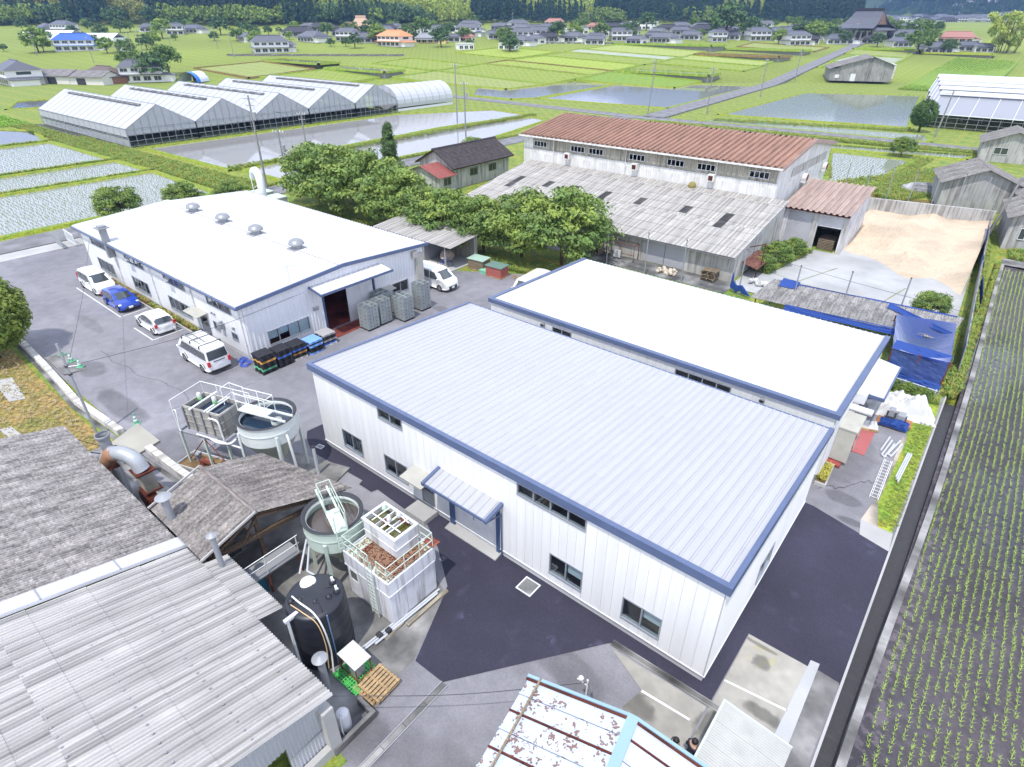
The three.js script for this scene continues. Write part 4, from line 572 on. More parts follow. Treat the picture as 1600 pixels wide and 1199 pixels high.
// ---------- house with dark tiled roof and red annex ----------
M.tileDark = mk([0.12, 0.1, 0.105], 0.8, { map: T.slate }); M.redMetal = mk([0.3, 0.085, 0.07], 0.7, { map: T.soft });
{
  const b = thing('house', 'old single storey house with dark tiled gable roof and red metal annex', 'house', [0, 0, 0]);
  const x0 = -67.5, x1 = -60.6, z0 = -49.3, z1 = -62, H = 3.3, RH = 5.2, xm = -64, gt = x => H + (RH - H) * (1 - Math.abs(x - xm) / 3.5), wm = variants(mk([0.52, 0.52, 0.5], 0.85, { map: T.grimy }), 3, 0.06);
  wall(b, { axis: 'x', pos: x1, out: 1, a0: z1, a1: z0, y0: 0, top: H, ops: [[-54.6, -52.8, 1.3, 2.4], [-58.9, -57.1, 1.3, 2.4]], step: 1, mat: wm }); wall(b, { axis: 'z', pos: z0, out: 1, a0: x0, a1: x1, y0: 0, top: gt, brk: [xm], step: 1, mat: wm }); wall(b, { axis: 'x', pos: x0, out: -1, a0: z1, a1: z0, y0: 0, top: H, step: 2, mat: wm }); wall(b, { axis: 'z', pos: z1, out: -1, a0: x0, a1: x1, y0: 0, top: gt, brk: [xm], step: 2, mat: wm });
  windowOn(b, 'x', x1 + 0.02, 1, -54.6, -52.8, 1.3, 2.4, 2); windowOn(b, 'x', x1 + 0.02, 1, -58.9, -57.1, 1.3, 2.4, 2);
  const tv = variants(M.tileDark, 5, 0.2);
  slope(b, [x1 + 0.7, H - 0.3, z0 + 0.6], [x1 + 0.7, H - 0.3, z1 - 0.6], [xm, RH, z0 + 0.6], 24, tv, { kind: 'wave', waves: 2, seg: 4, h: 0.06, rows: 12, lift: 0.04, name: 'roof_tile' });
  slope(b, [x0 - 0.7, H - 0.3, z1 - 0.6], [x0 - 0.7, H - 0.3, z0 + 0.6], [xm, RH, z1 - 0.6], 8, tv, { kind: 'wave', waves: 4, seg: 4, h: 0.06, rows: 1, under: true });
  mesh('ridge_tile', bar([xm, RH + 0.06, z0 + 0.7], [xm, RH + 0.06, z1 - 0.7], 0.16, 8), M.tileDark, b);
  mesh('soffit', [quadSlab([x1 + 0.68, H - 0.36, z0 + 0.55], [x1 + 0.68, H - 0.36, z1 - 0.55], [xm, RH - 0.06, z1 - 0.55], [xm, RH - 0.06, z0 + 0.55], 0.06), quadSlab([xm, RH - 0.06, z0 + 0.55], [xm, RH - 0.06, z1 - 0.55], [x0 - 0.65, H - 0.36, z1 - 0.55], [x0 - 0.65, H - 0.36, z0 + 0.55], 0.06)], M.oldWood, b);
  const ax0 = -66.6, ax1 = -60.2, az = -46, am = -63.6, aH = 2.4, aR = 3.5, at2 = x => aH + (aR - aH) * (1 - Math.abs(x - am) / 3.4);
  wall(b, { name: 'annex_wall', axis: 'z', pos: az, out: 1, a0: ax0, a1: ax1, y0: 0, top: at2, brk: [am], ops: [[-66, -64.6, 1.1, 2.0]], step: 0.8, mat: wm }); wall(b, { name: 'annex_wall', axis: 'x', pos: ax1, out: 1, a0: z0, a1: az, y0: 0, top: aH, ops: [[-48.4, -46.9, 0.9, 2.0]], step: 0.8, mat: wm }); wall(b, { name: 'annex_wall', axis: 'x', pos: ax0, out: -1, a0: z0, a1: az, y0: 0, top: aH, step: 0.8, mat: wm });
  windowOn(b, 'x', ax1 + 0.02, 1, -48.4, -46.9, 0.9, 2.0, 2); windowOn(b, 'z', az + 0.02, 1, -66, -64.6, 1.1, 2.0, 2);
  slope(b, [ax1 + 0.6, aH - 0.15, az + 0.5], [ax1 + 0.6, aH - 0.15, z0 + 0.05], [am, aR, az + 0.5], 9, variants(M.redMetal, 3, 0.1), { h: 0.05 }); slope(b, [ax0 - 0.5, aH - 0.15, z0 + 0.05], [ax0 - 0.5, aH - 0.15, az + 0.5], [am, aR, z0 + 0.05], 9, variants(M.rustPale, 3, 0.1), { h: 0.05 });
}
// ---------- open storage shed with sheet roof ----------
{
  const b = thing('storage_shed', 'open fronted lean-to storage shed with grey sheet roof under the trees', 'shed', [0, 0, 0]);
  slope(b, [-48.8, 2.35, -24.7], [-37.2, 2.35, -24.7], [-48.8, 2.75, -28.9], 13, variants(M.slateRoof, 4, 0.1), { kind: 'wave', waves: 5, seg: 4, h: 0.05, rows: 2, name: 'roof_sheet', under: true });
  wall(b, { axis: 'z', pos: -28.7, out: 1, a0: -48.5, a1: -37.4, y0: 0, top: 2.6, step: 1, mat: variants(M.oldSiding, 3, 0.1), name: 'back_wall' });
  mesh('partition', bx(-41.3, -41.22, 0.1, 2.4, -28.6, -25.1), M.galv, b);
  for (const x of [-48.6, -44.8, -41.25, -38.2]) mesh('post', cbx(x, 0, -25, 0.12, 2.4, 0.12), M.concLight, b); mesh('post', cbx(-37.4, 0, -28.5, 0.12, 2.5, 0.12), M.concLight, b);
  mesh('eave_beam', bx(-48.8, -37.2, 2.2, 2.32, -25.06, -24.94), M.dark, b); mesh('slab', bx(-48.8, -37.2, 0, 0.09, -28.8, -24.6), M.concLight, b);
  const w = thing('timber_stack', 'stack of sawn yellow boards inside the open shed', 'boards', [-43.6, 0.1, -26.2], 0.2); for (let i = 0; i < 8; i++) mesh('board', bx(-0.9 + R(-0.1, 0.1), 0.9 + R(-0.1, 0.1), i * 0.09, i * 0.09 + 0.07, -0.5, 0.5), M.wood, w);
  const g = thing('bulk_bag', 'white bulk bag on a wooden pallet inside the open shed', 'bag', [-41.9, 0.1, -25.9], 0.3); mesh('pallet', [cbx(0, 0, 0, 1, 0.12, 1)], M.wood, g); mesh('sack', [lathe([[0.001, 0], [0.42, 0.02], [0.5, 0.3], [0.47, 0.75], [0.36, 0.95], [0.2, 0.98], [0.14, 1.12], [0.2, 1.25], [0.001, 1.2]], 14).translate(0, 0.12, 0)], M.tarpWhite, g);
  const q = thing('straw_bundle', 'pale brown paper bundle in the shed end bay', 'bundle', [-39.7, 0.1, -26.7]); mesh('bundle', (() => { const k = new THREE.IcosahedronGeometry(0.75, 3), p = k.attributes.position; for (let i = 0; i < p.count; i++) { const f = 0.8 + 0.4 * fbm(p.getX(i) * 3 + 9, p.getY(i) * 3 + p.getZ(i) * 2 + 9, 64, 5, 3); p.setXYZ(i, p.getX(i) * f, Math.max(0, 0.55 + p.getY(i) * f * 0.8), p.getZ(i) * f); } k.computeVertexNormals(); return k; })(), mk([0.42, 0.33, 0.27], 0.9), q);
  const bi = thing('bicycle', 'small blue and white bicycle leaning by the shed post', 'bicycle', [-38.6, 0.1, -25.3], 0.5); for (const x of [-0.5, 0.5]) { const wh = mesh('wheel', new THREE.TorusGeometry(0.3, 0.025, 6, 20).translate(x, 0.32, 0), M.tyre, bi); mesh('spokes', [bar([x - 0.28, 0.32, 0], [x + 0.28, 0.32, 0], 0.006, 4), bar([x, 0.04, 0], [x, 0.6, 0], 0.006, 4)], M.steel, wh); } mesh('frame', [bar([-0.5, 0.32, 0], [-0.1, 0.32, 0], 0.02), bar([-0.1, 0.32, 0], [-0.22, 0.8, 0], 0.02), bar([-0.1, 0.32, 0], [0.38, 0.75, 0], 0.02), bar([-0.2, 0.7, 0], [0.38, 0.75, 0], 0.02), bar([0.5, 0.32, 0], [0.36, 0.95, 0], 0.02), bar([-0.5, 0.32, 0], [-0.2, 0.7, 0], 0.015)], M.hose, bi); mesh('saddle', cbx(-0.22, 0.82, 0, 0.25, 0.06, 0.12), M.white, bi); mesh('handlebar', bar([0.36, 0.97, -0.25], [0.36, 0.97, 0.25], 0.015), M.steel, bi);
}
// ---------- near corrugated roofs ----------
{
  const b = thing('workshop_building', 'workshop with pale grey corrugated roof and ribbed metal end wall', 'building', [0, 0, 0]);
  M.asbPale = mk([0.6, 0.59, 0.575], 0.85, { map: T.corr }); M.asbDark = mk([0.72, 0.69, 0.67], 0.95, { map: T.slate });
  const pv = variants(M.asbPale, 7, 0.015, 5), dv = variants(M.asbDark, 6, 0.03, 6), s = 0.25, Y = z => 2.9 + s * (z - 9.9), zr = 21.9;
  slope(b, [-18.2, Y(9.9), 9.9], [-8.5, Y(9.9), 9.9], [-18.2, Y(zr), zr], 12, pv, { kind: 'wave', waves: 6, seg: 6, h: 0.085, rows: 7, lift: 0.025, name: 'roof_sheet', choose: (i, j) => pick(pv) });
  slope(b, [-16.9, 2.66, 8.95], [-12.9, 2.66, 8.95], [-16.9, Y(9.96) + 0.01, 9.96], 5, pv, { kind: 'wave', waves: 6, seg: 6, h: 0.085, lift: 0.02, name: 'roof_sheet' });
  mesh('roof_deck', quadSlab([-18.2, Y(zr) - 0.06, zr], [-8.6, Y(zr) - 0.06, zr], [-8.6, Y(10) - 0.06, 10], [-18.2, Y(10) - 0.06, 10], 0.05), M.panelBack, b);
  { const st = []; for (let z = 10.6; z < zr; z += 1.75) for (let x = -18; x < -8.6; x += 0.4) st.push(cbx(x, Y(z) + 0.06, z, 0.05, 0.035, 0.05)); const m = mesh('roof_bolts', st, M.galv, b); m.userData.kind = 'stuff'; }
  const fl = mesh('joint_flashing', hexa([[-19.05, Y(9.8) + 0.02, 9.8], [-18.3, Y(9.8) + 0.02, 9.8], [-18.3, Y(zr) + 0.02, zr], [-19.05, Y(zr) + 0.02, zr], [-19.0, Y(9.8) + 0.14, 9.8], [-18.35, Y(9.8) + 0.14, 9.8], [-18.35, Y(zr) + 0.14, zr], [-19.0, Y(zr) + 0.14, zr]].map(p => [p[0], p[1], p[2]])), mk([0.56, 0.56, 0.6], 0.5, { map: T.soft }), b);
  for (const z of [12.1, 14.5, 17]) mesh('flashing_joint', hexa([[-19.01, Y(z) + 0.03, z], [-18.34, Y(z) + 0.03, z], [-18.34, Y(z + 0.06) + 0.03, z + 0.06], [-19.01, Y(z + 0.06) + 0.03, z + 0.06], [-19.01, Y(z) + 0.15, z], [-18.34, Y(z) + 0.15, z], [-18.34, Y(z + 0.06) + 0.15, z + 0.06], [-19.01, Y(z + 0.06) + 0.15, z + 0.06]]), M.galv, fl);
  const gv = variants(mk([0.62, 0.63, 0.66], 0.55, { map: T.soft, metalness: 0.15 }), 4, 0.06);
  wall(b, { axis: 'x', pos: -8.8, out: 1, a0: 10.15, a1: zr, y0: 0, top: z => Y(z) - 0.05, brk: [13], ops: [[11.6, 13.2, 0, 1.9]], step: 0.85, rib: 0.13, ribD: 0.03, mat: gv, back: M.interior });
  wall(b, { axis: 'z', pos: 10.1, out: -1, a0: -18.2, a1: -8.8, y0: 0, top: 2.85, step: 1.2, rib: 0.13, mat: gv });
  mesh('corner_pier', cbx(-8.72, 0, 10.2, 0.5, 2.4, 0.4), M.concLight, b); mesh('plinth', bx(-8.74, -8.5, 0, 0.45, 10.4, 11.5), M.concLight, b);
  mesh('wall_sheet_joint', [0].map(() => bx(-8.765, -8.75, 1.3, 1.34, 10.4, 11.6)), M.galv, b);
  // older dark roof of the neighbouring bay
  const w = thing('old_workshop', 'older workshop bay under a dark weathered corrugated roof', 'building', [0, 0, 0]);
  slope(w, [-31.6, 2.95, 9.95], [-19.0, 2.95, 9.95], [-31.6, 2.95 + s * 12, 21.95], 15, dv, { kind: 'wave', waves: 6, seg: 6, h: 0.085, rows: 7, lift: 0.025, name: 'roof_sheet' });
  mesh('roof_deck', quadSlab([-31.5, 2.86 + s * 12, 21.9], [-19.0, 2.86 + s * 12, 21.9], [-19.0, 2.86, 10], [-31.5, 2.86, 10], 0.05), M.panelBack, w);
  wall(w, { axis: 'z', pos: 10.2, out: -1, a0: -31.4, a1: -19, y0: 0, top: 2.85, step: 1.2, rib: 0.13, mat: variants(M.oldSiding, 3, 0.1) }); wall(w, { axis: 'x', pos: -31.3, out: -1, a0: 10.2, a1: 21.9, y0: 0, top: z => 2.85 + s * (z - 10), step: 1.2, rib: 0.13, mat: variants(M.oldSiding, 3, 0.1) });
  mesh('eave_board', bx(-31.6, -19.05, 2.75, 2.9, 10.0, 10.06), M.blueDeep, w);
}
// ---------- tarred shed beside the tanks ----------
{
  const b = thing('timber_shed', 'open timber shed with speckled grey sheet roof beside the settling tanks', 'shed', [0, 0, 0]);
  const sv = variants(mk([0.52, 0.485, 0.455], 0.95, { map: T.slate }), 5, 0.05, 12);
  slope(b, [-21.5, 3.05, 9.85], [-16.95, 3.05, 9.85], [-21.5, 3.8, 7.38], 6, sv, { kind: 'wave', waves: 6, seg: 4, h: 0.05, rows: 2, name: 'roof_sheet', under: true });
  // splayed north slope built sheet by sheet
  const R0 = [-21.5, 3.8, 7.38], R1 = [-16.95, 3.8, 7.38], E0 = [-21.55, 2.92, 4.55], E1 = [-16.2, 2.72, 3.2];
  for (let i = 0; i < 7; i++) for (let j = 0; j < 2; j++) {
    const a = t => lerp3(R0, R1, t), e = t => lerp3(E0, E1, t), o = [], nW = 24, P = (k, t, dn = 0) => { const u = (i + k / nW * 1.01) / 7, p = lerp3(e(u), a(u), t); p[1] += 0.025 * (1 - Math.cos(k / nW * 12 * Math.PI)) + (j ? 0.03 : 0) * (1 - t) - dn; return p; };
    for (let k = 0; k < nW; k++) { const t0 = j / 2, t1 = (j + 1) / 2 + (j ? 0 : 0.02); o.push(...P(k, t0), ...P(k + 1, t0), ...P(k + 1, t1), ...P(k, t0), ...P(k + 1, t1), ...P(k, t1)); if (!j) o.push(...P(k, 0), ...P(k, 0, 0.04), ...P(k + 1, 0, 0.04), ...P(k, 0), ...P(k + 1, 0, 0.04), ...P(k + 1, 0)); }
    mesh('roof_sheet', fromTris(o), pick(sv), b);
  }
  mesh('soffit', [quadSlab([-21.4, 2.84, 4.7], [-16.4, 2.64, 3.4], [-17.0, 3.7, 7.38], [-21.4, 3.7, 7.38], 0.05), quadSlab([-21.4, 3.7, 7.38], [-17.0, 3.7, 7.38], [-17.0, 2.97, 9.8], [-21.4, 2.97, 9.8], 0.05)], M.oldWood, b);
  mesh('ridge_cap', bar([-21.6, 3.84, 7.38], [-16.9, 3.84, 7.38], 0.09, 8), mk([0.5, 0.44, 0.42], 0.95, { map: T.slate }), b);
  mesh('verge_strip', [beam([-21.6, 3.1, 9.9], [-21.6, 3.88, 7.38], 0.05, 0.1), beam([-16.9, 3.1, 9.9], [-16.9, 3.88, 7.38], 0.05, 0.1)], mk([0.5, 0.48, 0.46], 0.8, { map: T.soft }), b);
  for (const [x, z, h] of [[-17.3, 9.5, 2.9], [-17.2, 7.4, 3.6], [-16.7, 4.0, 2.55], [-21.2, 9.5, 2.9], [-21.2, 7.4, 3.6], [-21.2, 4.9, 2.7]]) mesh('post', cbx(x, 0, z, 0.16, h, 0.16), M.oldWood, b);
  mesh('tie_beam', [beam([-17.2, 2.6, 9.5], [-16.8, 2.45, 4.0], 0.16, 0.2), beam([-17.2, 2.6, 9.5], [-17.2, 3.55, 7.4], 0.12), beam([-17.0, 3.55, 7.4], [-16.75, 2.55, 4], 0.12), beam([-17.1, 2.5, 8.2], [-17.1, 3.4, 7.4], 0.1)], M.oldWood, b); mesh('tie_beam', beam([-21.2, 2.6, 9.5], [-21.2, 2.45, 4.9], 0.16, 0.2), M.oldWood, b);
  const wk = thing('service_walkway', 'raised steel walkway with handrail inside the open timber shed', 'walkway', [0, 0, 0]);
  mesh('deck', bx(-17.0, -16.1, 1.15, 1.22, 6.3, 9.4), M.galv, wk); for (const z of [6.4, 7.9, 9.3]) { mesh('post', beam([-16.12, 1.2, z], [-16.12, 2.2, z], 0.04), M.rail, wk); mesh('leg', beam([-16.15, 0, z], [-16.15, 1.15, z], 0.07), M.rust, wk); } mesh('handrail', [bar([-16.12, 2.2, 6.3], [-16.12, 2.2, 9.4], 0.022), bar([-16.12, 1.75, 6.3], [-16.12, 1.75, 9.4], 0.018)], M.rail, wk);
  const bl = mesh('blue_cabinet', [cbx(-16.6, 0.05, 8.6, 0.6, 1.05, 1.2)], mk([0.03, 0.16, 0.24], 0.6, { map: T.soft }), scene); bl.name = 'steel_cabinet'; tag(bl, 'dark teal steel cabinet under the walkway of timber shed', 'cabinet');
  const mc = thing('machine_press', 'dark grey machine standing inside the timber shed', 'machine', [-19, 0, 8]); mesh('body', [cbx(0, 0, 0, 2.2, 1.4, 1.6), cbx(0.3, 1.4, 0, 1.0, 0.6, 1.0)], M.concDark, mc); mesh('hood', cbx(0.9, 1.4, 0.3, 0.3, 0.4, 0.6), M.dark, mc);
}
// ---------- rusty blue painted roof and small pale shed in the foreground ----------
{
  const b = thing('painted_shed', 'shed with pale blue painted roof flaking to brown rust', 'shed', [-0.53, 0, 5.05], 0.16);
  const paintTex = dataTex(512, (u, v) => { const a = fbm(u * 9, v * 9, 9, 301, 5), f = fbm(u * 40, v * 40, 40, 305, 3), n = Math.max(0, fbm(u * 5, v * 5, 5, 309, 3) - 0.42) * 2; const r = a * 0.45 + f * 0.55 + n * 0.14 > 0.645; return r ? [0.5 + 0.12 * f, 0.38 + 0.1 * f, 0.33 + 0.1 * f] : [0.87 - 0.06 * a, 0.9 - 0.05 * a, 0.95 - 0.04 * a]; }, 2.6);
  const pm = mk([0.66, 0.67, 0.69], 0.6, { map: paintTex }), hub = mk([0.28, 0.42, 0.54], 0.55, { map: T.soft }), pm2 = mk([0.5, 0.52, 0.6], 0.5, { map: T.soft });
  for (let k = 0; k < 9; k++) { mesh('roof_sheet', quadSlab([-3.45, 3.14, 0.55 + k * 0.62], [-0.12, 3.86, 0.55 + k * 0.62], [-0.12, 3.86, 0.0 + k * 0.62], [-3.45, 3.14, 0.0 + k * 0.62], 0.03), pm, b); mesh('batten', hexa([[-3.47, 3.12, 0.6 + k * 0.62], [-0.12, 3.84, 0.6 + k * 0.62], [-0.12, 3.84, 0.55 + k * 0.62], [-3.47, 3.12, 0.55 + k * 0.62], [-3.47, 3.17, 0.6 + k * 0.62], [-0.12, 3.89, 0.6 + k * 0.62], [-0.12, 3.89, 0.55 + k * 0.62], [-3.47, 3.17, 0.55 + k * 0.62]]), k % 2 ? M.rustDeep : pm, b); mesh('roof_sheet', quadSlab([0.12, 3.86, 0.55 + k * 0.62], [2.5, 3.25, 0.55 + k * 0.62], [2.5, 3.25, 0.0 + k * 0.62], [0.12, 3.86, 0.0 + k * 0.62], 0.03), pm2, b); mesh('batten', hexa([[0.12, 3.84, 0.6 + k * 0.62], [2.5, 3.23, 0.6 + k * 0.62], [2.5, 3.23, 0.55 + k * 0.62], [0.12, 3.84, 0.55 + k * 0.62], [0.12, 3.88, 0.6 + k * 0.62], [2.5, 3.27, 0.6 + k * 0.62], [2.5, 3.27, 0.55 + k * 0.62], [0.12, 3.88, 0.55 + k * 0.62]]), k % 3 ? pm2 : M.rustDeep, b); }
  mesh('ridge_cap', [bx(-0.16, 0.16, 3.86, 3.94, -0.1, 5.7)], hub, b);
  mesh('verge_trim', [beam([-3.5, 3.15, -0.05], [-0.1, 3.88, -0.05], 0.12, 0.1), beam([0.1, 3.88, -0.05], [2.55, 3.26, -0.05], 0.12, 0.1)], hub, b); mesh('verge_rust', [beam([-3.5, 3.16, 0.05], [-0.1, 3.89, 0.05], 0.05, 0.07), beam([0.1, 3.9, 0.05], [2.55, 3.27, 0.05], 0.05, 0.06)], M.rustDeep, b);
  mesh('roof_strap', beam([-3.05, 3.3, -0.1], [-3.0, 3.31, 5.7], 0.07, 0.05), M.greyWood, b);
  mesh('wall', [bx(-3.2, 2.3, 0, 3.1, 0.2, 0.3), bx(-3.2, -3.1, 0, 3.1, 0.3, 5.5), bx(2.2, 2.3, 0, 3.1, 0.3, 5.5), hexa([[-3.2, 3.1, 0.3], [2.3, 3.1, 0.3], [2.3, 3.1, 0.2], [-3.2, 3.1, 0.2], [-0.2, 3.8, 0.3], [0.2, 3.8, 0.3], [0.2, 3.8, 0.2], [-0.2, 3.8, 0.2]])], M.oldSiding, b);
  const w = thing('pale_shed', 'small shed with finely ribbed off white metal roof beside painted shed', 'shed', [0, 0, 0]);
  slope(w, [3.35, 2.62, 2.1], [1.25, 2.72, 2.1], [3.35, 2.62, 6.2], 1, [M.white], { kind: 'fold', per: 1, h: 0.01, skip: () => true });
  for (let k = 0; k < 5; k++) slope(w, [3.35, 2.55, 2.05 + k * 0.76], [3.35, 2.55, 2.05 + (k + 1) * 0.76 - 0.006], [1.22, 2.75, 2.05 + k * 0.76], 1, [mk([0.46, 0.46, 0.43], 0.6, { map: T.fine })], { kind: 'fold', per: 9, h: 0.02, under: true, name: 'roof_sheet' });
  mesh('edge_trim', [beam([1.22, 2.72, 2.0], [1.22, 2.72, 5.9], 0.07, 0.12), beam([1.22, 2.72, 2.02], [3.36, 2.53, 2.02], 0.08, 0.06)], mk([0.45, 0.49, 0.46], 0.6), w);
  mesh('wall', [bx(1.35, 3.25, 0.05, 2.5, 2.2, 2.3), bx(1.35, 1.45, 0.05, 2.6, 2.3, 5.8), bx(3.15, 3.25, 0.05, 2.5, 2.3, 5.8)], M.oldWhite, w);
  const lp = thing('yard_lamp', 'thin white lamp post with globe behind the rusty blue roof', 'lamp', [-2.6, 0.03, 4.1]); mesh('post', bar([0, 0, 0], [0, 2.5, 0], 0.03), M.rail, lp); mesh('arm', bar([0, 2.2, 0], [-0.4, 2.2, 0], 0.02), M.rail, lp); mesh('globe', new THREE.SphereGeometry(0.1, 12, 8).translate(-0.25, 2.35, 0), M.white, lp); mesh('stay', bar([0, 2.4, 0], [0.6, 1.2, 0.1], 0.008, 4), M.wire, lp);
}
// ---------- settling tanks and plant ----------
function rails(parent, pts, h, mat, name = 'railing', mids = [0.5], closed = false) { // posts and rails along a path of [x,y,z]
  const g = []; for (let i = 0; i < pts.length; i++) { g.push(bar(pts[i], [pts[i][0], pts[i][1] + h, pts[i][2]], 0.022, 6)); const b = pts[i + 1] ?? (closed ? pts[0] : null); if (b) for (const m of [1, ...mids]) g.push(bar([pts[i][0], pts[i][1] + h * m, pts[i][2]], [b[0], b[1] + h * m, b[2]], 0.02, 6)); } mesh(name, g, mat, parent);
}
{
  const t = thing('filter_tank', 'raised rectangular concrete filter tank on a pale steel frame', 'tank', [-26.5, 0.03, 4.35], 0.31);
  const m = mk([0.42, 0.4, 0.36], 0.85, { map: T.grimy });
  mesh('tank_wall', [bx(-1.28, 1.28, 2.2, 3.7, -0.75, -0.67), bx(-1.28, 1.28, 2.2, 3.7, 0.67, 0.75), bx(-1.28, -1.2, 2.2, 3.7, -0.67, 0.67), bx(1.2, 1.28, 2.2, 3.7, -0.67, 0.67), bx(-1.2, 1.2, 2.2, 2.3, -0.67, 0.67)], m, t);
  for (const x of [-0.55, 0.15]) mesh('divider', bx(x - 0.03, x + 0.03, 2.3, 3.66, -0.67, 0.67), m, t);
  for (const [a, b] of [[-1.2, -0.58], [-0.52, 0.12], [0.18, 1.2]]) mesh('tank_water', bx(a, b, 2.3, 3.45, -0.67, 0.67), M.tankWater, t);
  for (const y of [2.25, 2.7, 3.15, 3.6]) mesh('band', [bx(-1.31, 1.31, y, y + 0.05, 0.75, 0.785), bx(1.28, 1.315, y, y + 0.05, -0.75, 0.75)], m, t);
  for (const x of [-1.24, -0.62, 0, 0.62, 1.24]) mesh('stiffener', bx(x - 0.035, x + 0.035, 2.2, 3.7, 0.78, 0.84), M.galv, t);
  for (const [x, z] of [[-1.65, 1.05], [0, 1.05], [1.65, 1.05], [-1.65, -1.05], [0, -1.05], [1.65, -1.05]]) mesh('leg', beam([x, 0, z], [x, 2.12, z], 0.11), M.mint, t);
  mesh('platform_frame', [bx(-1.75, 1.75, 2.08, 2.2, 1.0, 1.1), bx(-1.75, 1.75, 2.08, 2.2, -1.1, -1.0), bx(-1.75, -1.65, 2.08, 2.2, -1, 1), bx(1.65, 1.75, 2.08, 2.2, -1, 1), bx(-1.65, 1.65, 2.1, 2.17, -0.06, 0.06)], M.galv, t);
  mesh('brace', [bar([-1.65, 0.2, 1.05], [0, 2.05, 1.05], 0.03), bar([1.65, 0.2, 1.05], [0, 2.05, 1.05], 0.03)], M.rust, t);
  rails(t, [[-1.7, 2.2, 1.05], [-1.7, 2.2, -1.05], [-0.6, 2.2, -1.05], [0.6, 2.2, -1.05], [1.7, 2.2, -1.05]], 1.9, M.rail, 'railing', [0.6]);
  mesh('cross_beam', [bx(-0.6, -0.5, 3.7, 3.76, -0.95, 0.95), bx(0.3, 0.38, 3.7, 3.76, -0.8, 0.8), bx(0.5, 0.56, 3.7, 3.76, -0.8, 0.8)], M.rail, t);
  for (const x of [-0.75, 0.3]) { const mo = mesh('agitator_motor', [lathe([[0.001, 0], [0.12, 0], [0.12, 0.2], [0.1, 0.22], [0.001, 0.22]], 14).translate(x, 3.76, 0)], mk([0.3, 0.55, 0.25], 0.5), t); mesh('motor_cap', lathe([[0.11, 0], [0.11, 0.16], [0.06, 0.22], [0.001, 0.23]], 14).translate(x, 3.98, 0), M.white, mo); }
  mesh('pipe', [tube([[-1.8, 3.4, 1.0], [-1.55, 3.4, 1.0], [-1.5, 2.4, 1.15], [-1.4, 2.3, 1.2]], 0.04), tube([[0.7, 3.5, 0.95], [1.3, 3.45, 0.98], [1.4, 2.7, 1.0], [1.45, 2.1, 1.0]], 0.05), bar([-0.3, 2.35, 1.15], [2.9, 2.3, 1.2], 0.05)], M.pvcLight, t);
  const ba = thing('bund_basin', 'low rusty stained basin with pumps below the filter tank', 'basin', [-26.9, 0.03, 5.6], 0.31);
  mesh('rim', [bx(-1.4, 1.4, 0, 0.14, 0.5, 0.58), bx(-1.4, 1.4, 0, 0.14, -0.8, -0.72), bx(-1.4, -1.32, 0, 0.14, -0.72, 0.5), bx(1.32, 1.4, 0, 0.14, -0.72, 0.5)], M.concLight, ba); mesh('floor', bx(-1.32, 1.32, 0, 0.03, -0.72, 0.5), mk([0.4, 0.24, 0.09], 0.7, { map: T.blotch }), ba); mesh('pump', [rot(new THREE.CylinderGeometry(0.16, 0.16, 0.5, 12), 'Z', Math.PI / 2).translate(0.4, 0.3, -0.1), cbx(0, 0.03, -0.1, 0.3, 0.35, 0.3)], M.rust, ba); mesh('pump', [rot(new THREE.CylinderGeometry(0.14, 0.14, 0.4, 12), 'Z', Math.PI / 2).translate(-0.6, 0.4, -0.3), cbx(-0.6, 0.03, -0.3, 0.3, 0.25, 0.3)], M.galv, ba);
}
function clarifier(label, x, z, r, rim, hc, mat, turn) {
  const t = thing('settling_tank', label, 'tank', [x, 0.03, z], turn);
  mesh('shell', [lathe([[r - 0.03, rim - 0.55], [r - 0.03, rim], [r + 0.05, rim + 0.01], [r + 0.05, rim - 0.06], [r, rim - 0.07], [r, rim - hc * 0.42], [r + 0.03, rim - hc * 0.42], [r + 0.03, rim - hc * 0.48], [r, rim - hc * 0.48], [r, rim - hc]], 48)], mat, t);
  mesh('cone', lathe([[r, rim - hc], [0.22, 0.75], [0.12, 0.7], [0.12, 0.4]], 40), mk([0.42, 0.45, 0.36], 0.6, { map: T.grimy }), t);
  mesh('gasket_rim', lathe([[r - 0.12, rim - 0.02], [r - 0.03, rim + 0.02], [r + 0.055, rim + 0.025], [r + 0.055, rim - 0.02]], 48), M.dark, t);
  mesh('weir', lathe([[r - 0.16, rim - 0.2], [r - 0.16, rim - 0.06], [r - 0.14, rim - 0.06], [r - 0.14, rim - 0.2]], 48), M.rail, t);
  for (let k = 0; k < 4; k++) { const a = k * Math.PI / 2 + 0.6; mesh('leg', beam([Math.cos(a) * (r + 0.03), 0, Math.sin(a) * (r + 0.03)], [Math.cos(a) * (r + 0.03), rim - hc * 0.55, Math.sin(a) * (r + 0.03)], 0.14), mat, t); }
  return t;
}
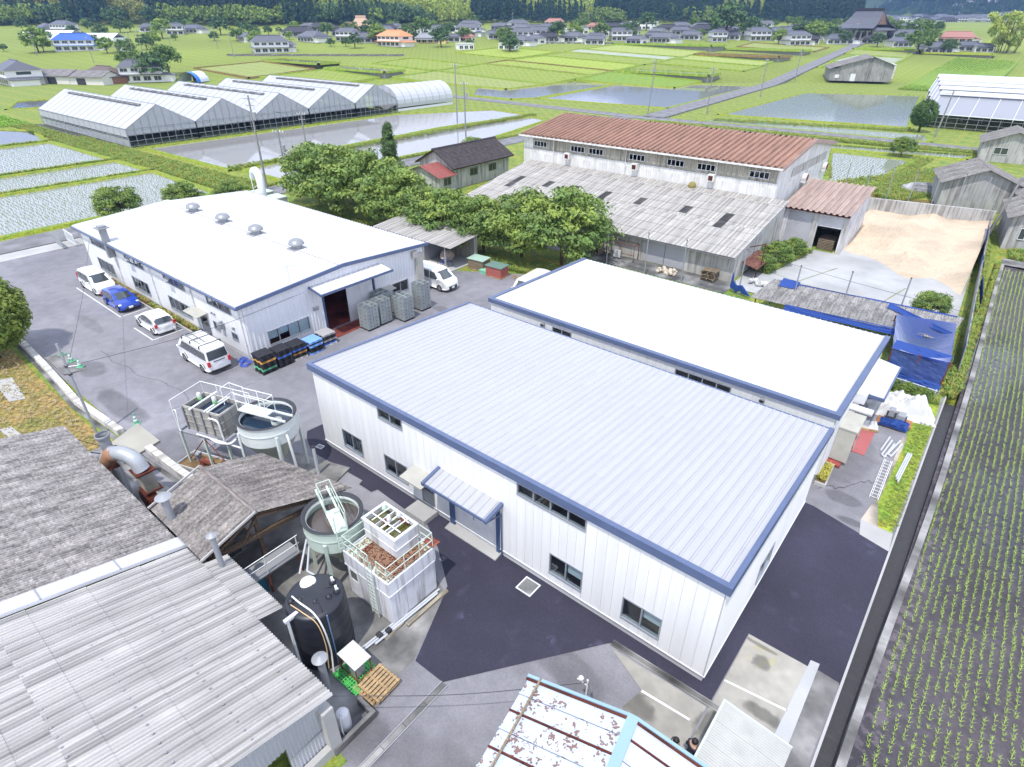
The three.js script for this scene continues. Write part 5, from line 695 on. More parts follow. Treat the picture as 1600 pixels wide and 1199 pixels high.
{
  const t = clarifier('white conical settling tank full of dark blue water with railed bridge', -22.87, 3.25, 1.45, 4.0, 1.15, M.mintWhite, 0.31);
  mesh('tank_water', new THREE.CircleGeometry(1.42, 40).rotateX(-Math.PI / 2).translate(0, 3.62, 0), M.tankWater, t);
  mesh('bridge', [bx(-1.5, 0.3, 4.03, 4.1, -0.3, 0.35), bx(0.3, 1.5, 4.03, 4.12, -0.3, -0.22), bx(0.3, 1.5, 4.03, 4.12, 0.27, 0.35)], M.mintWhite, t);
  mesh('feed_well', lathe([[0.28, -0.35], [0.28, 0.05], [0.25, 0.05], [0.25, -0.35]], 20).translate(0.62, 3.75, 0), M.mintWhite, t);
  rails(t, [[-1.5, 4.1, -0.3], [-0.6, 4.1, -0.3], [0.4, 4.1, -0.3], [0.4, 4.1, 0.32], [-0.6, 4.1, 0.32], [-1.5, 4.1, 0.32]], 0.95, M.rail, 'railing', [0.55]);
  rails(t, [[-1.6, 4.0, -0.4], [-2.6, 4.0, -0.5], [-2.6, 4.0, 0.1]], 1.0, M.rail, 'railing', [0.4]);
  mesh('pipe', [tube([[-1.5, 2.6, 0.9], [-1.7, 2.45, 1.2], [-2.4, 2.4, 1.3], [-3.0, 2.4, 1.2]], 0.06), tube([[1.45, 3.3, 0.4], [1.75, 3.2, 0.6], [1.85, 0.4, 0.7], [1.5, 0.3, 1.6]], 0.07)], M.pvcLight, t);
  const bs = thing('tank_plinth', 'concrete plinth with rails beneath the white conical tank', 'plinth', [-22.3, 0.03, 2.9], 0.31); mesh('slab', bx(-1.9, 2.6, 0, 0.1, -1.6, 1.6), M.conc, bs); mesh('rail_strip', [bx(-1.9, 2.6, 0.1, 0.16, 1.3, 1.4), bx(-1.9, 2.6, 0.1, 0.16, 0.9, 1.0)], M.galv, bs);
  const c = clarifier('mint green open settling tank with ladder and walkway beside timber shed', -14.95, 5.1, 1.25, 3.3, 1.15, M.mint, -0.35);
  mesh('tank_sludge', new THREE.CircleGeometry(1.2, 36).rotateX(-Math.PI / 2).translate(0, 2.75, 0), mk([0.1, 0.085, 0.08], 0.25, { bumpMap: T.rip, bumpScale: 0.01 }), c);
  mesh('centre_column', lathe([[0.3, 2.2], [0.3, 3.0], [0.27, 3.0]], 20), mk([0.25, 0.22, 0.2], 0.7), c);
  mesh('bridge', [bx(-0.1, 1.35, 3.34, 3.4, -0.28, 0.28), bx(-1.7, -0.1, 3.34, 3.42, -0.28, -0.2), bx(-1.7, -0.1, 3.34, 3.42, 0.2, 0.28)], M.mint, c);
  rails(c, [[-0.9, 3.4, -0.28], [0.2, 3.4, -0.28], [1.3, 3.4, -0.28]], 0.95, M.mint, 'railing', [0.5]);
  rails(c, [[-0.9, 3.4, -0.28], [-0.9, 3.4, 0.28], [0.1, 3.4, 0.28]], 0.95, M.mint, 'railing', [0.5]);
  const lad = []; for (const z of [-0.22, 0.22]) lad.push(bar([1.5, 2.4, z], [1.36, 4.3, z], 0.025)); for (let k = 0; k < 6; k++) lad.push(bar([1.49 - k * 0.02, 2.6 + k * 0.28, -0.22], [1.49 - k * 0.02, 2.6 + k * 0.28, 0.22], 0.016)); mesh('ladder', lad, M.mint, c);
  mesh('pipe', [bar([-1.3, 1.9, 0.8], [0.9, 1.5, 1.6], 0.05), bar([0.9, 1.5, 1.6], [1.6, 1.5, 1.2], 0.05), bar([-0.5, 1.9, 1.2], [0.6, 1.2, 1.9], 0.05)], M.pvc, c);
  mesh('plate_mark', cbx(-1.05, 2.95, 0.72, 0.02, 0.08, 0.2), M.dark, c);
}
{
  const t = thing('black_tank', 'tall black plastic chemical tank with white domed lid', 'tank', [-12.15, 0.03, 8.0]);
  const r = 1.08, h = 3.0;
  mesh('shell', lathe([[0.001, 0], [r, 0], [r, 0.02], ...[0.5, 1, 1.5, 2, 2.5].flatMap(y => [[r, y - 0.06], [r + 0.02, y - 0.03], [r + 0.02, y + 0.03], [r, y + 0.06]]), [r, h - 0.12], [r - 0.05, h - 0.04], [r - 0.16, h], [0.35, h + 0.16], [0.001, h + 0.18]], 56), M.blackTank, t);
  mesh('lid', lathe([[0.3, 0], [0.3, 0.08], [0.27, 0.12], [0.001, 0.17]], 28).translate(-0.6, h + 0.04, -0.15), mk([0.66, 0.66, 0.64], 0.5), t);
  for (const [x, z, w] of [[0.1, -0.75, 1], [0.55, -0.25, 0], [0.55, -0.6, 1], [0.35, 0.2, 0], [-0.35, 0.75, 0], [-0.15, 0.5, 0]]) { const f = mesh('flange', lathe([[0.12, 0], [0.12, 0.1], [0.07, 0.11], [0.07, 0.16], [0.001, 0.17]], 16).translate(x, h + 0.02, z), M.blackTank, t); if (w) mesh('valve', [bar([x, h + 0.15, z], [x, h + 0.36, z], 0.05, 10), bar([x, h + 0.3, z], [x + 0.15, h + 0.3, z], 0.03, 8)], M.pvcLight, f); }
  for (const a of [0.3, 1.9, 3.6, 5.1]) mesh('top_ridge', bar([Math.cos(a) * 0.35, h + 0.15, Math.sin(a) * 0.35], [Math.cos(a) * 0.9, h + 0.03, Math.sin(a) * 0.9], 0.025), M.blackTank, t);
  mesh('supply_hose', [tube([[-0.5, h + 0.1, 0.6], [0.1, h + 0.28, 0.65], [0.8, h + 0.15, 0.55], [1.15, h - 0.5, 0.5], [1.16, 1.2, 0.45], [1.3, 0.3, 0.6]], 0.035)], M.pvcLight, t);
  mesh('discharge_hose', tube([[-0.2, h + 0.12, 0.85], [0.5, h + 0.2, 0.8], [1.05, h - 0.1, 0.65], [1.2, 1.8, 0.6], [1.2, 0.5, 0.7]], 0.02), mk([0.62, 0.42, 0.2], 0.6), t);
  mesh('gauge_pipe', bar([1.11, 0.2, 0.25], [1.11, h, 0.25], 0.03), mk([0.1, 0.18, 0.3], 0.4), t);
  const p = thing('signal_post', 'white square post with small box beside the black tank', 'post', [-12.0, 0.03, 9.25]); mesh('post', beam([0, 0, 0], [0, 2.9, 0], 0.08), M.rail, p); mesh('box', cbx(0.0, 2.9, -0.15, 0.14, 0.12, 0.55), M.white, p);
}
{
  const t = thing('white_tank_unit', 'white steel plant box topped by a railing and brown leaf litter', 'tank', [-12.15, 0.03, 4.48]);
  const w = 1.35, d = 1.22, H = 2.45, m = mk([0.74, 0.74, 0.78], 0.6, { map: T.grimy });
  mesh('body', bx(-w + 0.02, w - 0.02, 0.05, H - 0.1, -d + 0.02, d - 0.02), M.panelBack, t);
  for (let i = 0; i < 3; i++) mesh('panel', bx(w - 0.02, w + 0.02, 0.05, 1.75, -d + i * (2 * d / 3) + 0.012, -d + (i + 1) * (2 * d / 3) - 0.012), m, t);
  for (let i = 0; i < 3; i++) mesh('panel', bx(-w + i * (2 * w / 3) + 0.012, -w + (i + 1) * (2 * w / 3) - 0.012, 0.05, 1.75, d - 0.02, d + 0.02), m, t);
  mesh('panel', [bx(-w, w, 0.05, 1.75, -d - 0.02, -d + 0.02), bx(-w - 0.02, -w + 0.02, 0.05, 1.75, -d, d)], m, t);
  mesh('upper_band', [bx(-w - 0.05, w + 0.05, 1.8, H + 0.06, d, d + 0.06), bx(-w - 0.05, w + 0.05, 1.8, H + 0.06, -d - 0.06, -d), bx(w, w + 0.06, 1.8, H + 0.06, -d, d), bx(-w - 0.06, -w, 1.8, H + 0.06, -d, d), bx(-w - 0.07, w + 0.08, 1.74, 1.8, d - 0.01, d + 0.08), bx(w - 0.01, w + 0.08, 1.74, 1.8, -d, d)], m, t);
  mesh('top_deck', bx(-w, w, H - 0.12, H - 0.04, -d, d), M.mint, t);
  const ll = new THREE.PlaneGeometry(0.07, 0.035), lit = new THREE.InstancedMesh(ll, mk([0.27, 0.16, 0.1], 0.95, { side: THREE.DoubleSide }), 2600), M4 = new THREE.Matrix4(), e = new THREE.Euler();
  const lg = [mk([0.3, 0.13, 0.07], 0.95)]; for (let i = 0; i < 2600; i++) { const q = rnd(); let x = R(-w + 0.08, w - 0.08), z = R(-d + 0.08, d - 0.08); if (q < 0.55 && x < -0.6 && z > 0.2) x += 0.8; e.set(-Math.PI / 2 + R(-0.5, 0.5), R(-0.4, 0.4), R(0, 6.3)); M4.makeRotationFromEuler(e); M4.setPosition(x, H - 0.03 + R(0, 0.03), z); lit.setMatrixAt(i, M4); }
  lit.name = 'leaf_litter'; lit.userData.kind = 'stuff'; t.add(lit);
  mesh('rust_bed', bx(-0.9, w - 0.15, H - 0.04, H - 0.025, -d + 0.3, 0.75), M.rustDeep, t);
  const yr = H + 0.04, P = [[-w + 0.1, yr, d], [w - 0.55, yr, d]]; rails(t, [[-w, yr, -d + 0.2], [-w, yr, d], [-0.4, yr, d], [0.25, yr, d]], 0.85, M.mint, 'railing', [0.5]); rails(t, [[0.75, yr, d], [w, yr, d], [w, yr, 0.3], [w, yr, -0.5], [w, yr, -d], [0.6, yr, -d]], 0.85, M.mint, 'railing', [0.5]);
  const lad = []; for (const x of [0.25, 0.65]) lad.push(bar([x, 0.1, d + 0.18], [x, H + 0.9, d + 0.18], 0.022)); for (let k = 0; k < 11; k++) lad.push(bar([0.25, 0.3 + k * 0.22, d + 0.18], [0.65, 0.3 + k * 0.22, d + 0.18], 0.014)); mesh('ladder', lad, M.mint, t);
  mesh('hatch', [bx(-1.15, -0.7, 1.05, 1.6, d + 0.02, d + 0.035)], M.carGlass, t); mesh('hatch_frame', [bx(-1.19, -0.66, 1.6, 1.64, d + 0.02, d + 0.05), bx(-1.19, -0.66, 1.01, 1.05, d + 0.02, d + 0.05), bx(-1.19, -1.15, 1.05, 1.6, d + 0.02, d + 0.05), bx(-0.7, -0.66, 1.05, 1.6, d + 0.02, d + 0.05)], M.rail, t);
  mesh('rusty_flap', quadSlab([w - 0.5, H + 0.12, -d + 0.1], [w + 0.1, H + 0.2, -d + 0.1], [w + 0.1, H + 0.16, -d - 0.35], [w - 0.5, H + 0.1, -d - 0.35], 0.02), M.rust, t);
  const u = thing('mixing_tank', 'small white open mixing tank standing on top of the plant box', 'tank', [-12.5, 2.45, 4.0]);
  const a = 1.0, c = 0.6, uh = 1.05, um = mk([0.76, 0.76, 0.78], 0.6, { map: T.grimy });
  mesh('wall', [bx(-a, a, 0.05, uh, c - 0.05, c), bx(-a, a, 0.05, uh, -c, -c + 0.05), bx(-a, -a + 0.05, 0.05, uh, -c + 0.05, c - 0.05), bx(a - 0.05, a, 0.05, uh, -c + 0.05, c - 0.05), bx(-a + 0.05, a - 0.05, 0.05, 0.12, -c + 0.05, c - 0.05)], um, u);
  mesh('rim', [bx(-a - 0.05, a + 0.05, uh, uh + 0.06, c - 0.07, c + 0.05), bx(-a - 0.05, a + 0.05, uh, uh + 0.06, -c - 0.05, -c + 0.07), bx(-a - 0.05, -a + 0.07, uh, uh + 0.06, -c + 0.07, c - 0.07), bx(a - 0.07, a + 0.05, uh, uh + 0.06, -c + 0.07, c - 0.07)], M.white, u);
  mesh('waist_band', [bx(-a - 0.03, a + 0.03, 0.45, 0.5, c, c + 0.03), bx(a, a + 0.03, 0.45, 0.5, -c, c)], um, u);
  for (const [p, q] of [[-0.93, -0.35], [-0.3, 0.25], [0.3, 0.93]]) mesh('tank_liquid', bx(p, q, 0.12, 0.85, -c + 0.06, c - 0.06), M.scum, u); for (const x of [-0.325, 0.275]) mesh('divider', bx(x - 0.025, x + 0.025, 0.12, uh, -c + 0.05, c - 0.05), um, u);
  mesh('pipework', [bar([-0.9, uh + 0.12, 0.2], [0.9, uh + 0.12, 0.2], 0.035), bar([-0.5, uh + 0.15, -0.5], [-0.5, uh + 0.15, 0.5], 0.03), bar([0.1, uh + 0.1, -0.55], [0.1, uh + 0.1, 0.55], 0.045), bar([0.55, uh + 0.1, -0.55], [0.55, uh + 0.1, 0.55], 0.03), bar([0.75, uh + 0.08, -0.4], [0.2, uh + 0.2, -0.4], 0.03)], M.pvcLight, u);
  for (const [x, z, g] of [[-0.6, -0.25, 1], [0.05, 0.05, 0], [0.2, -0.35, 0]]) mesh('agitator_motor', lathe([[0.001, 0], [0.1, 0], [0.1, 0.16], [0.07, 0.2], [0.07, 0.3], [0.001, 0.32]], 14).translate(x, uh + 0.12, z), g ? mk([0.5, 0.68, 0.5], 0.5) : M.white, u);
  mesh('rust_fitting', [cbx(-0.1, uh - 0.1, 0.1, 0.2, 0.15, 0.2), cbx(0.4, uh - 0.05, -0.4, 0.5, 0.08, 0.1)], M.rust, u);
  const s = thing('pipe_trench', 'edge kerb with grey pipes running along the plant box', 'pipes', [-10.75, 0.03, 5.2]); mesh('kerb', [bx(0.35, 0.5, 0, 0.12, -2.1, 0.2), bx(0.1, 0.25, 0, 0.12, 0.2, 1.2)], mk([0.55, 0.48, 0.36], 0.9, { map: T.blotch }), s); for (const [x, z0, z1, y] of [[0.15, -1.9, 1.1, 0.1], [0.25, -1.7, 1.6, 0.12], [-0.05, -0.2, 2.3, 0.08], [0.05, 0.4, 2.6, 0.1]]) mesh('pipe', bar([x, y, z0], [x - 0.15, y, z1], 0.05, 8), M.pvc, s); mesh('valve', [cbx(0.1, 0.05, 0.9, 0.2, 0.25, 0.2), cbx(-0.05, 0.05, 1.25, 0.25, 0.2, 0.2)], M.dark, s);
}
{ // small plant round the tanks
  const g = thing('covered_pump', 'small pump under a pale square cover standing on a green plastic pallet', 'pump', [-10.25, 0.03, 8.0]);
  mesh('cover', quadSlab([-0.55, 1.12, 0.35], [0.5, 1.08, 0.35], [0.5, 1.08, -0.4], [-0.55, 1.12, -0.4], 0.03), mk([0.62, 0.62, 0.62], 0.6, { map: T.soft }), g); for (const [x, z] of [[-0.5, 0.3], [0.45, 0.3], [0.45, -0.35], [-0.5, -0.35]]) mesh('leg', beam([x, 0.16, z], [x, 1.08, z], 0.035), M.rust, g); mesh('frame_rail', [bar([-0.5, 0.3, 0.3], [0.45, 0.3, 0.3], 0.02), bar([0.45, 0.3, 0.3], [0.45, 0.3, -0.35], 0.02)], M.rust, g); mesh('pump_body', [cbx(0, 0.16, 0, 0.5, 0.5, 0.4)], M.galv, g);
  const pal = (name, label, mat, mat2, x, z, turn, y = 0.03) => { const p = thing(name, label, 'pallet', [x, y, z], turn); for (let i = 0; i < 7; i++) mesh('deck_board', bx(-0.55 + i * 0.162, -0.55 + i * 0.162 + 0.115, 0.115, 0.135, -0.55, 0.55), mat, p); for (const z2 of [-0.5, 0, 0.5]) mesh('bearer', bx(-0.55, 0.55, 0.02, 0.115, z2 - 0.04, z2 + 0.04), mat2, p); for (let i = 0; i < 3; i++) mesh('bottom_board', bx(-0.55 + i * 0.49, -0.43 + i * 0.49, 0, 0.02, -0.55, 0.55), mat2, p); return p; };
  const grn = mk([0.07, 0.42, 0.09], 0.5); const gp = thing('green_pallet', 'bright green plastic grid pallet under the covered pump', 'pallet', [-10.25, 0.03, 8.0], 0.02); const gg = []; for (let i = 0; i < 12; i++) { gg.push(bx(-0.65 + i * 0.12, -0.65 + i * 0.12 + 0.04, 0.1, 0.14, -0.6, 0.65)); gg.push(bx(-0.65, 0.71, 0.1, 0.139, -0.6 + i * 0.111, -0.6 + i * 0.111 + 0.035)); } mesh('grid_deck', gg, grn, gp); mesh('foot', [-0.5, 0.05, 0.55].flatMap(x => [-0.45, 0, 0.5].map(z => cbx(x, 0, z, 0.2, 0.1, 0.2))), grn, gp);
  pal('wooden_pallet', 'weathered wooden pallet lying lowermost beside the green pallet', M.wood, M.wood, -9.35, 7.95, 0.05, 0.03); pal('wooden_pallet', 'weathered wooden pallet laid on top of another by the green pallet', M.wood, M.wood, -9.2, 7.8, 0.05, 0.17);
  const ch = (label, x, z, y0, y1, r, cap) => { const c = thing('chimney_pipe', label, 'chimney', [x, y0, z]); mesh('pipe', bar([0, 0, 0], [0, y1 - y0, 0], r, 16), M.galv, c); mesh('cap', lathe([[cap, 0], [cap, 0.02], [0.001, 0.14]], 24).translate(0, y1 - y0 + 0.06, 0), M.galv, c); mesh('cap_bracket', [bar([r * 0.8, y1 - y0 - 0.05, 0], [r * 0.8, y1 - y0 + 0.08, 0], 0.01), bar([-r * 0.8, y1 - y0 - 0.05, 0], [-r * 0.8, y1 - y0 + 0.08, 0], 0.01)], M.galv, c); return c; };
  ch('dark steel chimney pipe with white round cap through the speckled shed roof', -20.1, 9.55, 2.6, 4.3, 0.16, 0.33); ch('slim white flue pipe with round cap on the pale corrugated roof', -16.35, 9.4, 2.7, 4.4, 0.11, 0.2); ch('short galvanised flue with wide cap beside the black tank', -10.35, 9.2, 0.4, 2.2, 0.13, 0.28);
  const du = thing('exhaust_duct', 'large rust streaked bent steel exhaust duct between the workshop and shed', 'duct', [0, 0, 0]);
  const dm = mk([0.58, 0.6, 0.62], 0.5, { map: T.blotch, metalness: 0.3 });
  mesh('bend', tube([[-26.9, 2.6, 9.75], [-26.7, 3.2, 9.5], [-26.1, 3.45, 9.15], [-25.5, 3.2, 8.85], [-25.25, 2.6, 8.75]], 0.36, 20, 28), dm, du); mesh('lower_duct', [hexa([[-25.6, 1.4, 9.0], [-24.9, 1.4, 9.0], [-24.9, 1.4, 8.4], [-25.6, 1.4, 8.4], [-25.6, 2.6, 9.05], [-24.95, 2.6, 9.05], [-24.95, 2.6, 8.45], [-25.6, 2.6, 8.45]])], mk([0.6, 0.55, 0.46], 0.6, { map: T.blotch }), du);
  mesh('flange', [cbx(-25.27, 2.55, 8.75, 0.9, 0.08, 0.9), cbx(-26.9, 2.55, 9.7, 0.9, 0.08, 0.8), cbx(-25.25, 1.4, 8.7, 0.85, 0.08, 0.8)], M.rustDeep, du); mesh('fan_case', [rot(new THREE.CylinderGeometry(0.6, 0.6, 0.5, 24), 'X', Math.PI / 2).translate(-25.3, 0.85, 8.9), cbx(-25.2, 0.05, 8.9, 0.8, 0.8, 0.4)], M.rustDeep, du); mesh('rust_patch', tube([[-26.88, 2.66, 9.74], [-26.68, 3.21, 9.49], [-26.3, 3.42, 9.27]], 0.364, 20, 10), mk([0.4, 0.2, 0.1], 0.85, { map: T.blotch }), du);
  const st = thing('vent_stack', 'upright grey vent stack with open tops and side branch', 'chimney', [-28.0, 0, 9.2]); mesh('pipe', [lathe([[0.23, 0.05], [0.26, 0.05], [0.26, 3.5], [0.23, 3.5], [0.23, 0.05]], 18), bar([0.35, 0.05, 0.1], [0.35, 2.6, 0.1], 0.16, 14)], M.galv, st); mesh('collar', lathe([[0.26, 0], [0.34, 0.2], [0.34, 0.3], [0.3, 0.3]], 20).translate(0, 3.4, 0), M.galv, st); mesh('side_branch', tube([[0.2, 2.9, 0], [0.6, 3.0, -0.1], [0.9, 3.2, -0.15]], 0.17, 14), M.galv, st); mesh('stay_bar', [bar([0.2, 2.6, 0.1], [-1.7, 2.9, 1.5], 0.03), bar([-0.2, 2.9, 0.1], [-2.4, 3.0, 1.0], 0.02)], M.dark, st);
  const pl = mesh('bridge_plate', hexa([[-32.9, 0.06, 8.1], [-30.4, 0.06, 8.35], [-30.95, 0.06, 6.15], [-33.85, 0.06, 6.2], [-32.9, 0.16, 8.1], [-30.4, 0.16, 8.35], [-30.95, 0.16, 6.15], [-33.85, 0.16, 6.2]]), mk([0.4, 0.38, 0.32], 0.8, { map: T.soft }), scene); tag(pl, 'tan steel plate bridging the drain beside the green cone', 'plate');
  const wl = thing('yard_wall', 'low white rendered wall along the drain at the yard edge', 'wall', [0, 0, 0]); const wm = mk([0.66, 0.64, 0.6], 0.9, { map: T.grimy });
  const wp = [[-52.5, 7.15], [-46, 7.35], [-39.4, 7.65], [-33.5, 7.25]], wp2 = [[-30.6, 6.9], [-27, 6.75], [-24, 6.45], [-22.6, 6.5]]; for (const L of [wp, wp2]) for (let i = 0; i < L.length - 1; i++) { const a = L[i], b = L[i + 1]; for (let k = 0; k < 3; k++) { const p = [a[0] + (b[0] - a[0]) * k / 3, a[1] + (b[1] - a[1]) * k / 3], q = [a[0] + (b[0] - a[0]) * (k + 0.994) / 3, a[1] + (b[1] - a[1]) * (k + 0.994) / 3]; mesh('wall_block', hexa([[p[0], 0, p[1] + 0.19], [q[0], 0, q[1] + 0.19], [q[0], 0, q[1] - 0.19], [p[0], 0, p[1] - 0.19], [p[0], 0.4, p[1] + 0.19], [q[0], 0.4, q[1] + 0.19], [q[0], 0.4, q[1] - 0.19], [p[0], 0.4, p[1] - 0.19]]), wm, wl); } }
  struct('drain_bed', flat([[-52.5, 7.35], [-46, 7.55], [-39.4, 7.85], [-33.2, 7.5], [-22.5, 6.7], [-22.5, 6.95], [-33.2, 7.78], [-39.4, 8.1], [-46, 7.8], [-52.5, 7.6]], 0.036), M.concDark);
  struct('dry_grass', flat([[-58, 7.8], [-46, 8.1], [-33.2, 8.15], [-33.4, 9.9], [-31.6, 9.95], [-31.6, 30], [-58, 30]], 0.03), mk([0.52, 0.45, 0.3], 0.95, { map: T.dry, bumpMap: T.lump, bumpScale: 0.06 }));
  struct('concrete_floor', flat([[-33.2, 8.15], [-22.5, 7.35], [-22.5, 3.9], [-15.5, 1.6], [-10.3, 3.2], [-9.0, 6.3], [-9, 10.1], [-31.6, 10.1]], 0.034), M.conc);
  struct('garden_slab', flat([[-46.5, 9.3], [-42.6, 9.6], [-43, 10.4], [-47, 10.3]], 0.045), M.concLight); struct('garden_slab', flat([[-39.6, 11.2], [-37.2, 11], [-37.4, 11.5], [-39.8, 11.8]], 0.045), M.concLight);
  const bp = thing('steel_pipe_post', 'short grey steel pipe post beside the speckled shed roof', 'post', [-21.2, 0.03, 2.0]); mesh('pipe', bar([0, 0, 0], [0, 1.9, 0], 0.09, 12), M.pvc, bp); mesh('cap', bar([0, 1.9, 0], [0, 1.96, 0], 0.1, 12), M.dark, bp);
  const cb = thing('block_bund', 'grey concrete block bund with white drum at workshop corner', 'bund', [-9.1, 0.03, 9.5]); mesh('block_wall', [bx(-0.2, 0.55, 0, 0.35, -0.9, -0.75), bx(0.55, 0.7, 0, 0.35, -0.9, 0.85), bx(-0.2, 0.55, 0, 0.35, 0.7, 0.85)], M.concDark, cb); mesh('drum', [lathe([[0.001, 0], [0.22, 0], [0.24, 0.05], [0.24, 0.85], [0.18, 0.95], [0.001, 0.95]], 18).translate(0.15, 0.02, 0.05)], M.white, cb); mesh('hose', tube([[0.2, 0.9, 0.1], [0.3, 1.2, 0.2], [0.4, 0.6, 0.3], [0.45, 0.1, 0.3]], 0.025), M.pvcLight, cb);
  const po = thing('steel_pole', 'slim grey leaning pole standing in dry grass by yard wall', 'pole', [-34.3, 0.03, 8.25]); mesh('shaft', bar([0, 0, 0], [-0.7, 6.0, -0.1], 0.07, 10), M.galv, po); mesh('clamp', [cbx(-0.55, 4.6, -0.08, 0.2, 0.08, 0.2), cbx(-0.5, 4.1, -0.08, 0.2, 0.08, 0.2)], M.dark, po); mesh('arm', bar([-0.55, 4.6, -0.08], [0.1, 4.75, -0.5], 0.03), M.white, po);
  const slab = mesh('concrete_slab', hexa([[-47.9, 0.03, 6.9], [-44.0, 0.03, 6.9], [-43.7, 0.03, 5.6], [-47.6, 0.03, 5.8], [-47.9, 0.12, 6.9], [-44.0, 0.12, 6.9], [-43.7, 0.12, 5.6], [-47.6, 0.12, 5.8]]), M.conc, scene); tag(slab, 'pale concrete slab with three green cones along its edge', 'slab');
  const cone = (label, x, z, y = 0.03, group) => { const c = thing('traffic_cone', label, 'cone', [x, y, z], R(0, 1), group); mesh('base', cbx(0, 0, 0, 0.4, 0.04, 0.4), M.coneGreen, c); const s = (y0, y1) => lathe([[0.15 - 0.125 * y0 / 0.7, y0 + 0.04], [0.15 - 0.125 * y1 / 0.7, y1 + 0.04]], 18); mesh('body', [s(0, 0.2), s(0.32, 0.42), s(0.54, 0.7), lathe([[0.025, 0.74], [0.001, 0.745]], 12)], M.coneGreen, c); for (const [a, b] of [[0.2, 0.32], [0.42, 0.54]]) mesh('reflective_band', s(a, b), M.coneWhite, c); return c; };
  for (const [x, z] of [[-47.4, 5.95], [-45.7, 5.85], [-44.3, 5.75]]) cone('green traffic cone with white bands on the pale concrete slab', x, z, 0.12, 'cones on the slab'); cone('green traffic cone with white bands beside the tan steel plate', -34.0, 6.2);
}
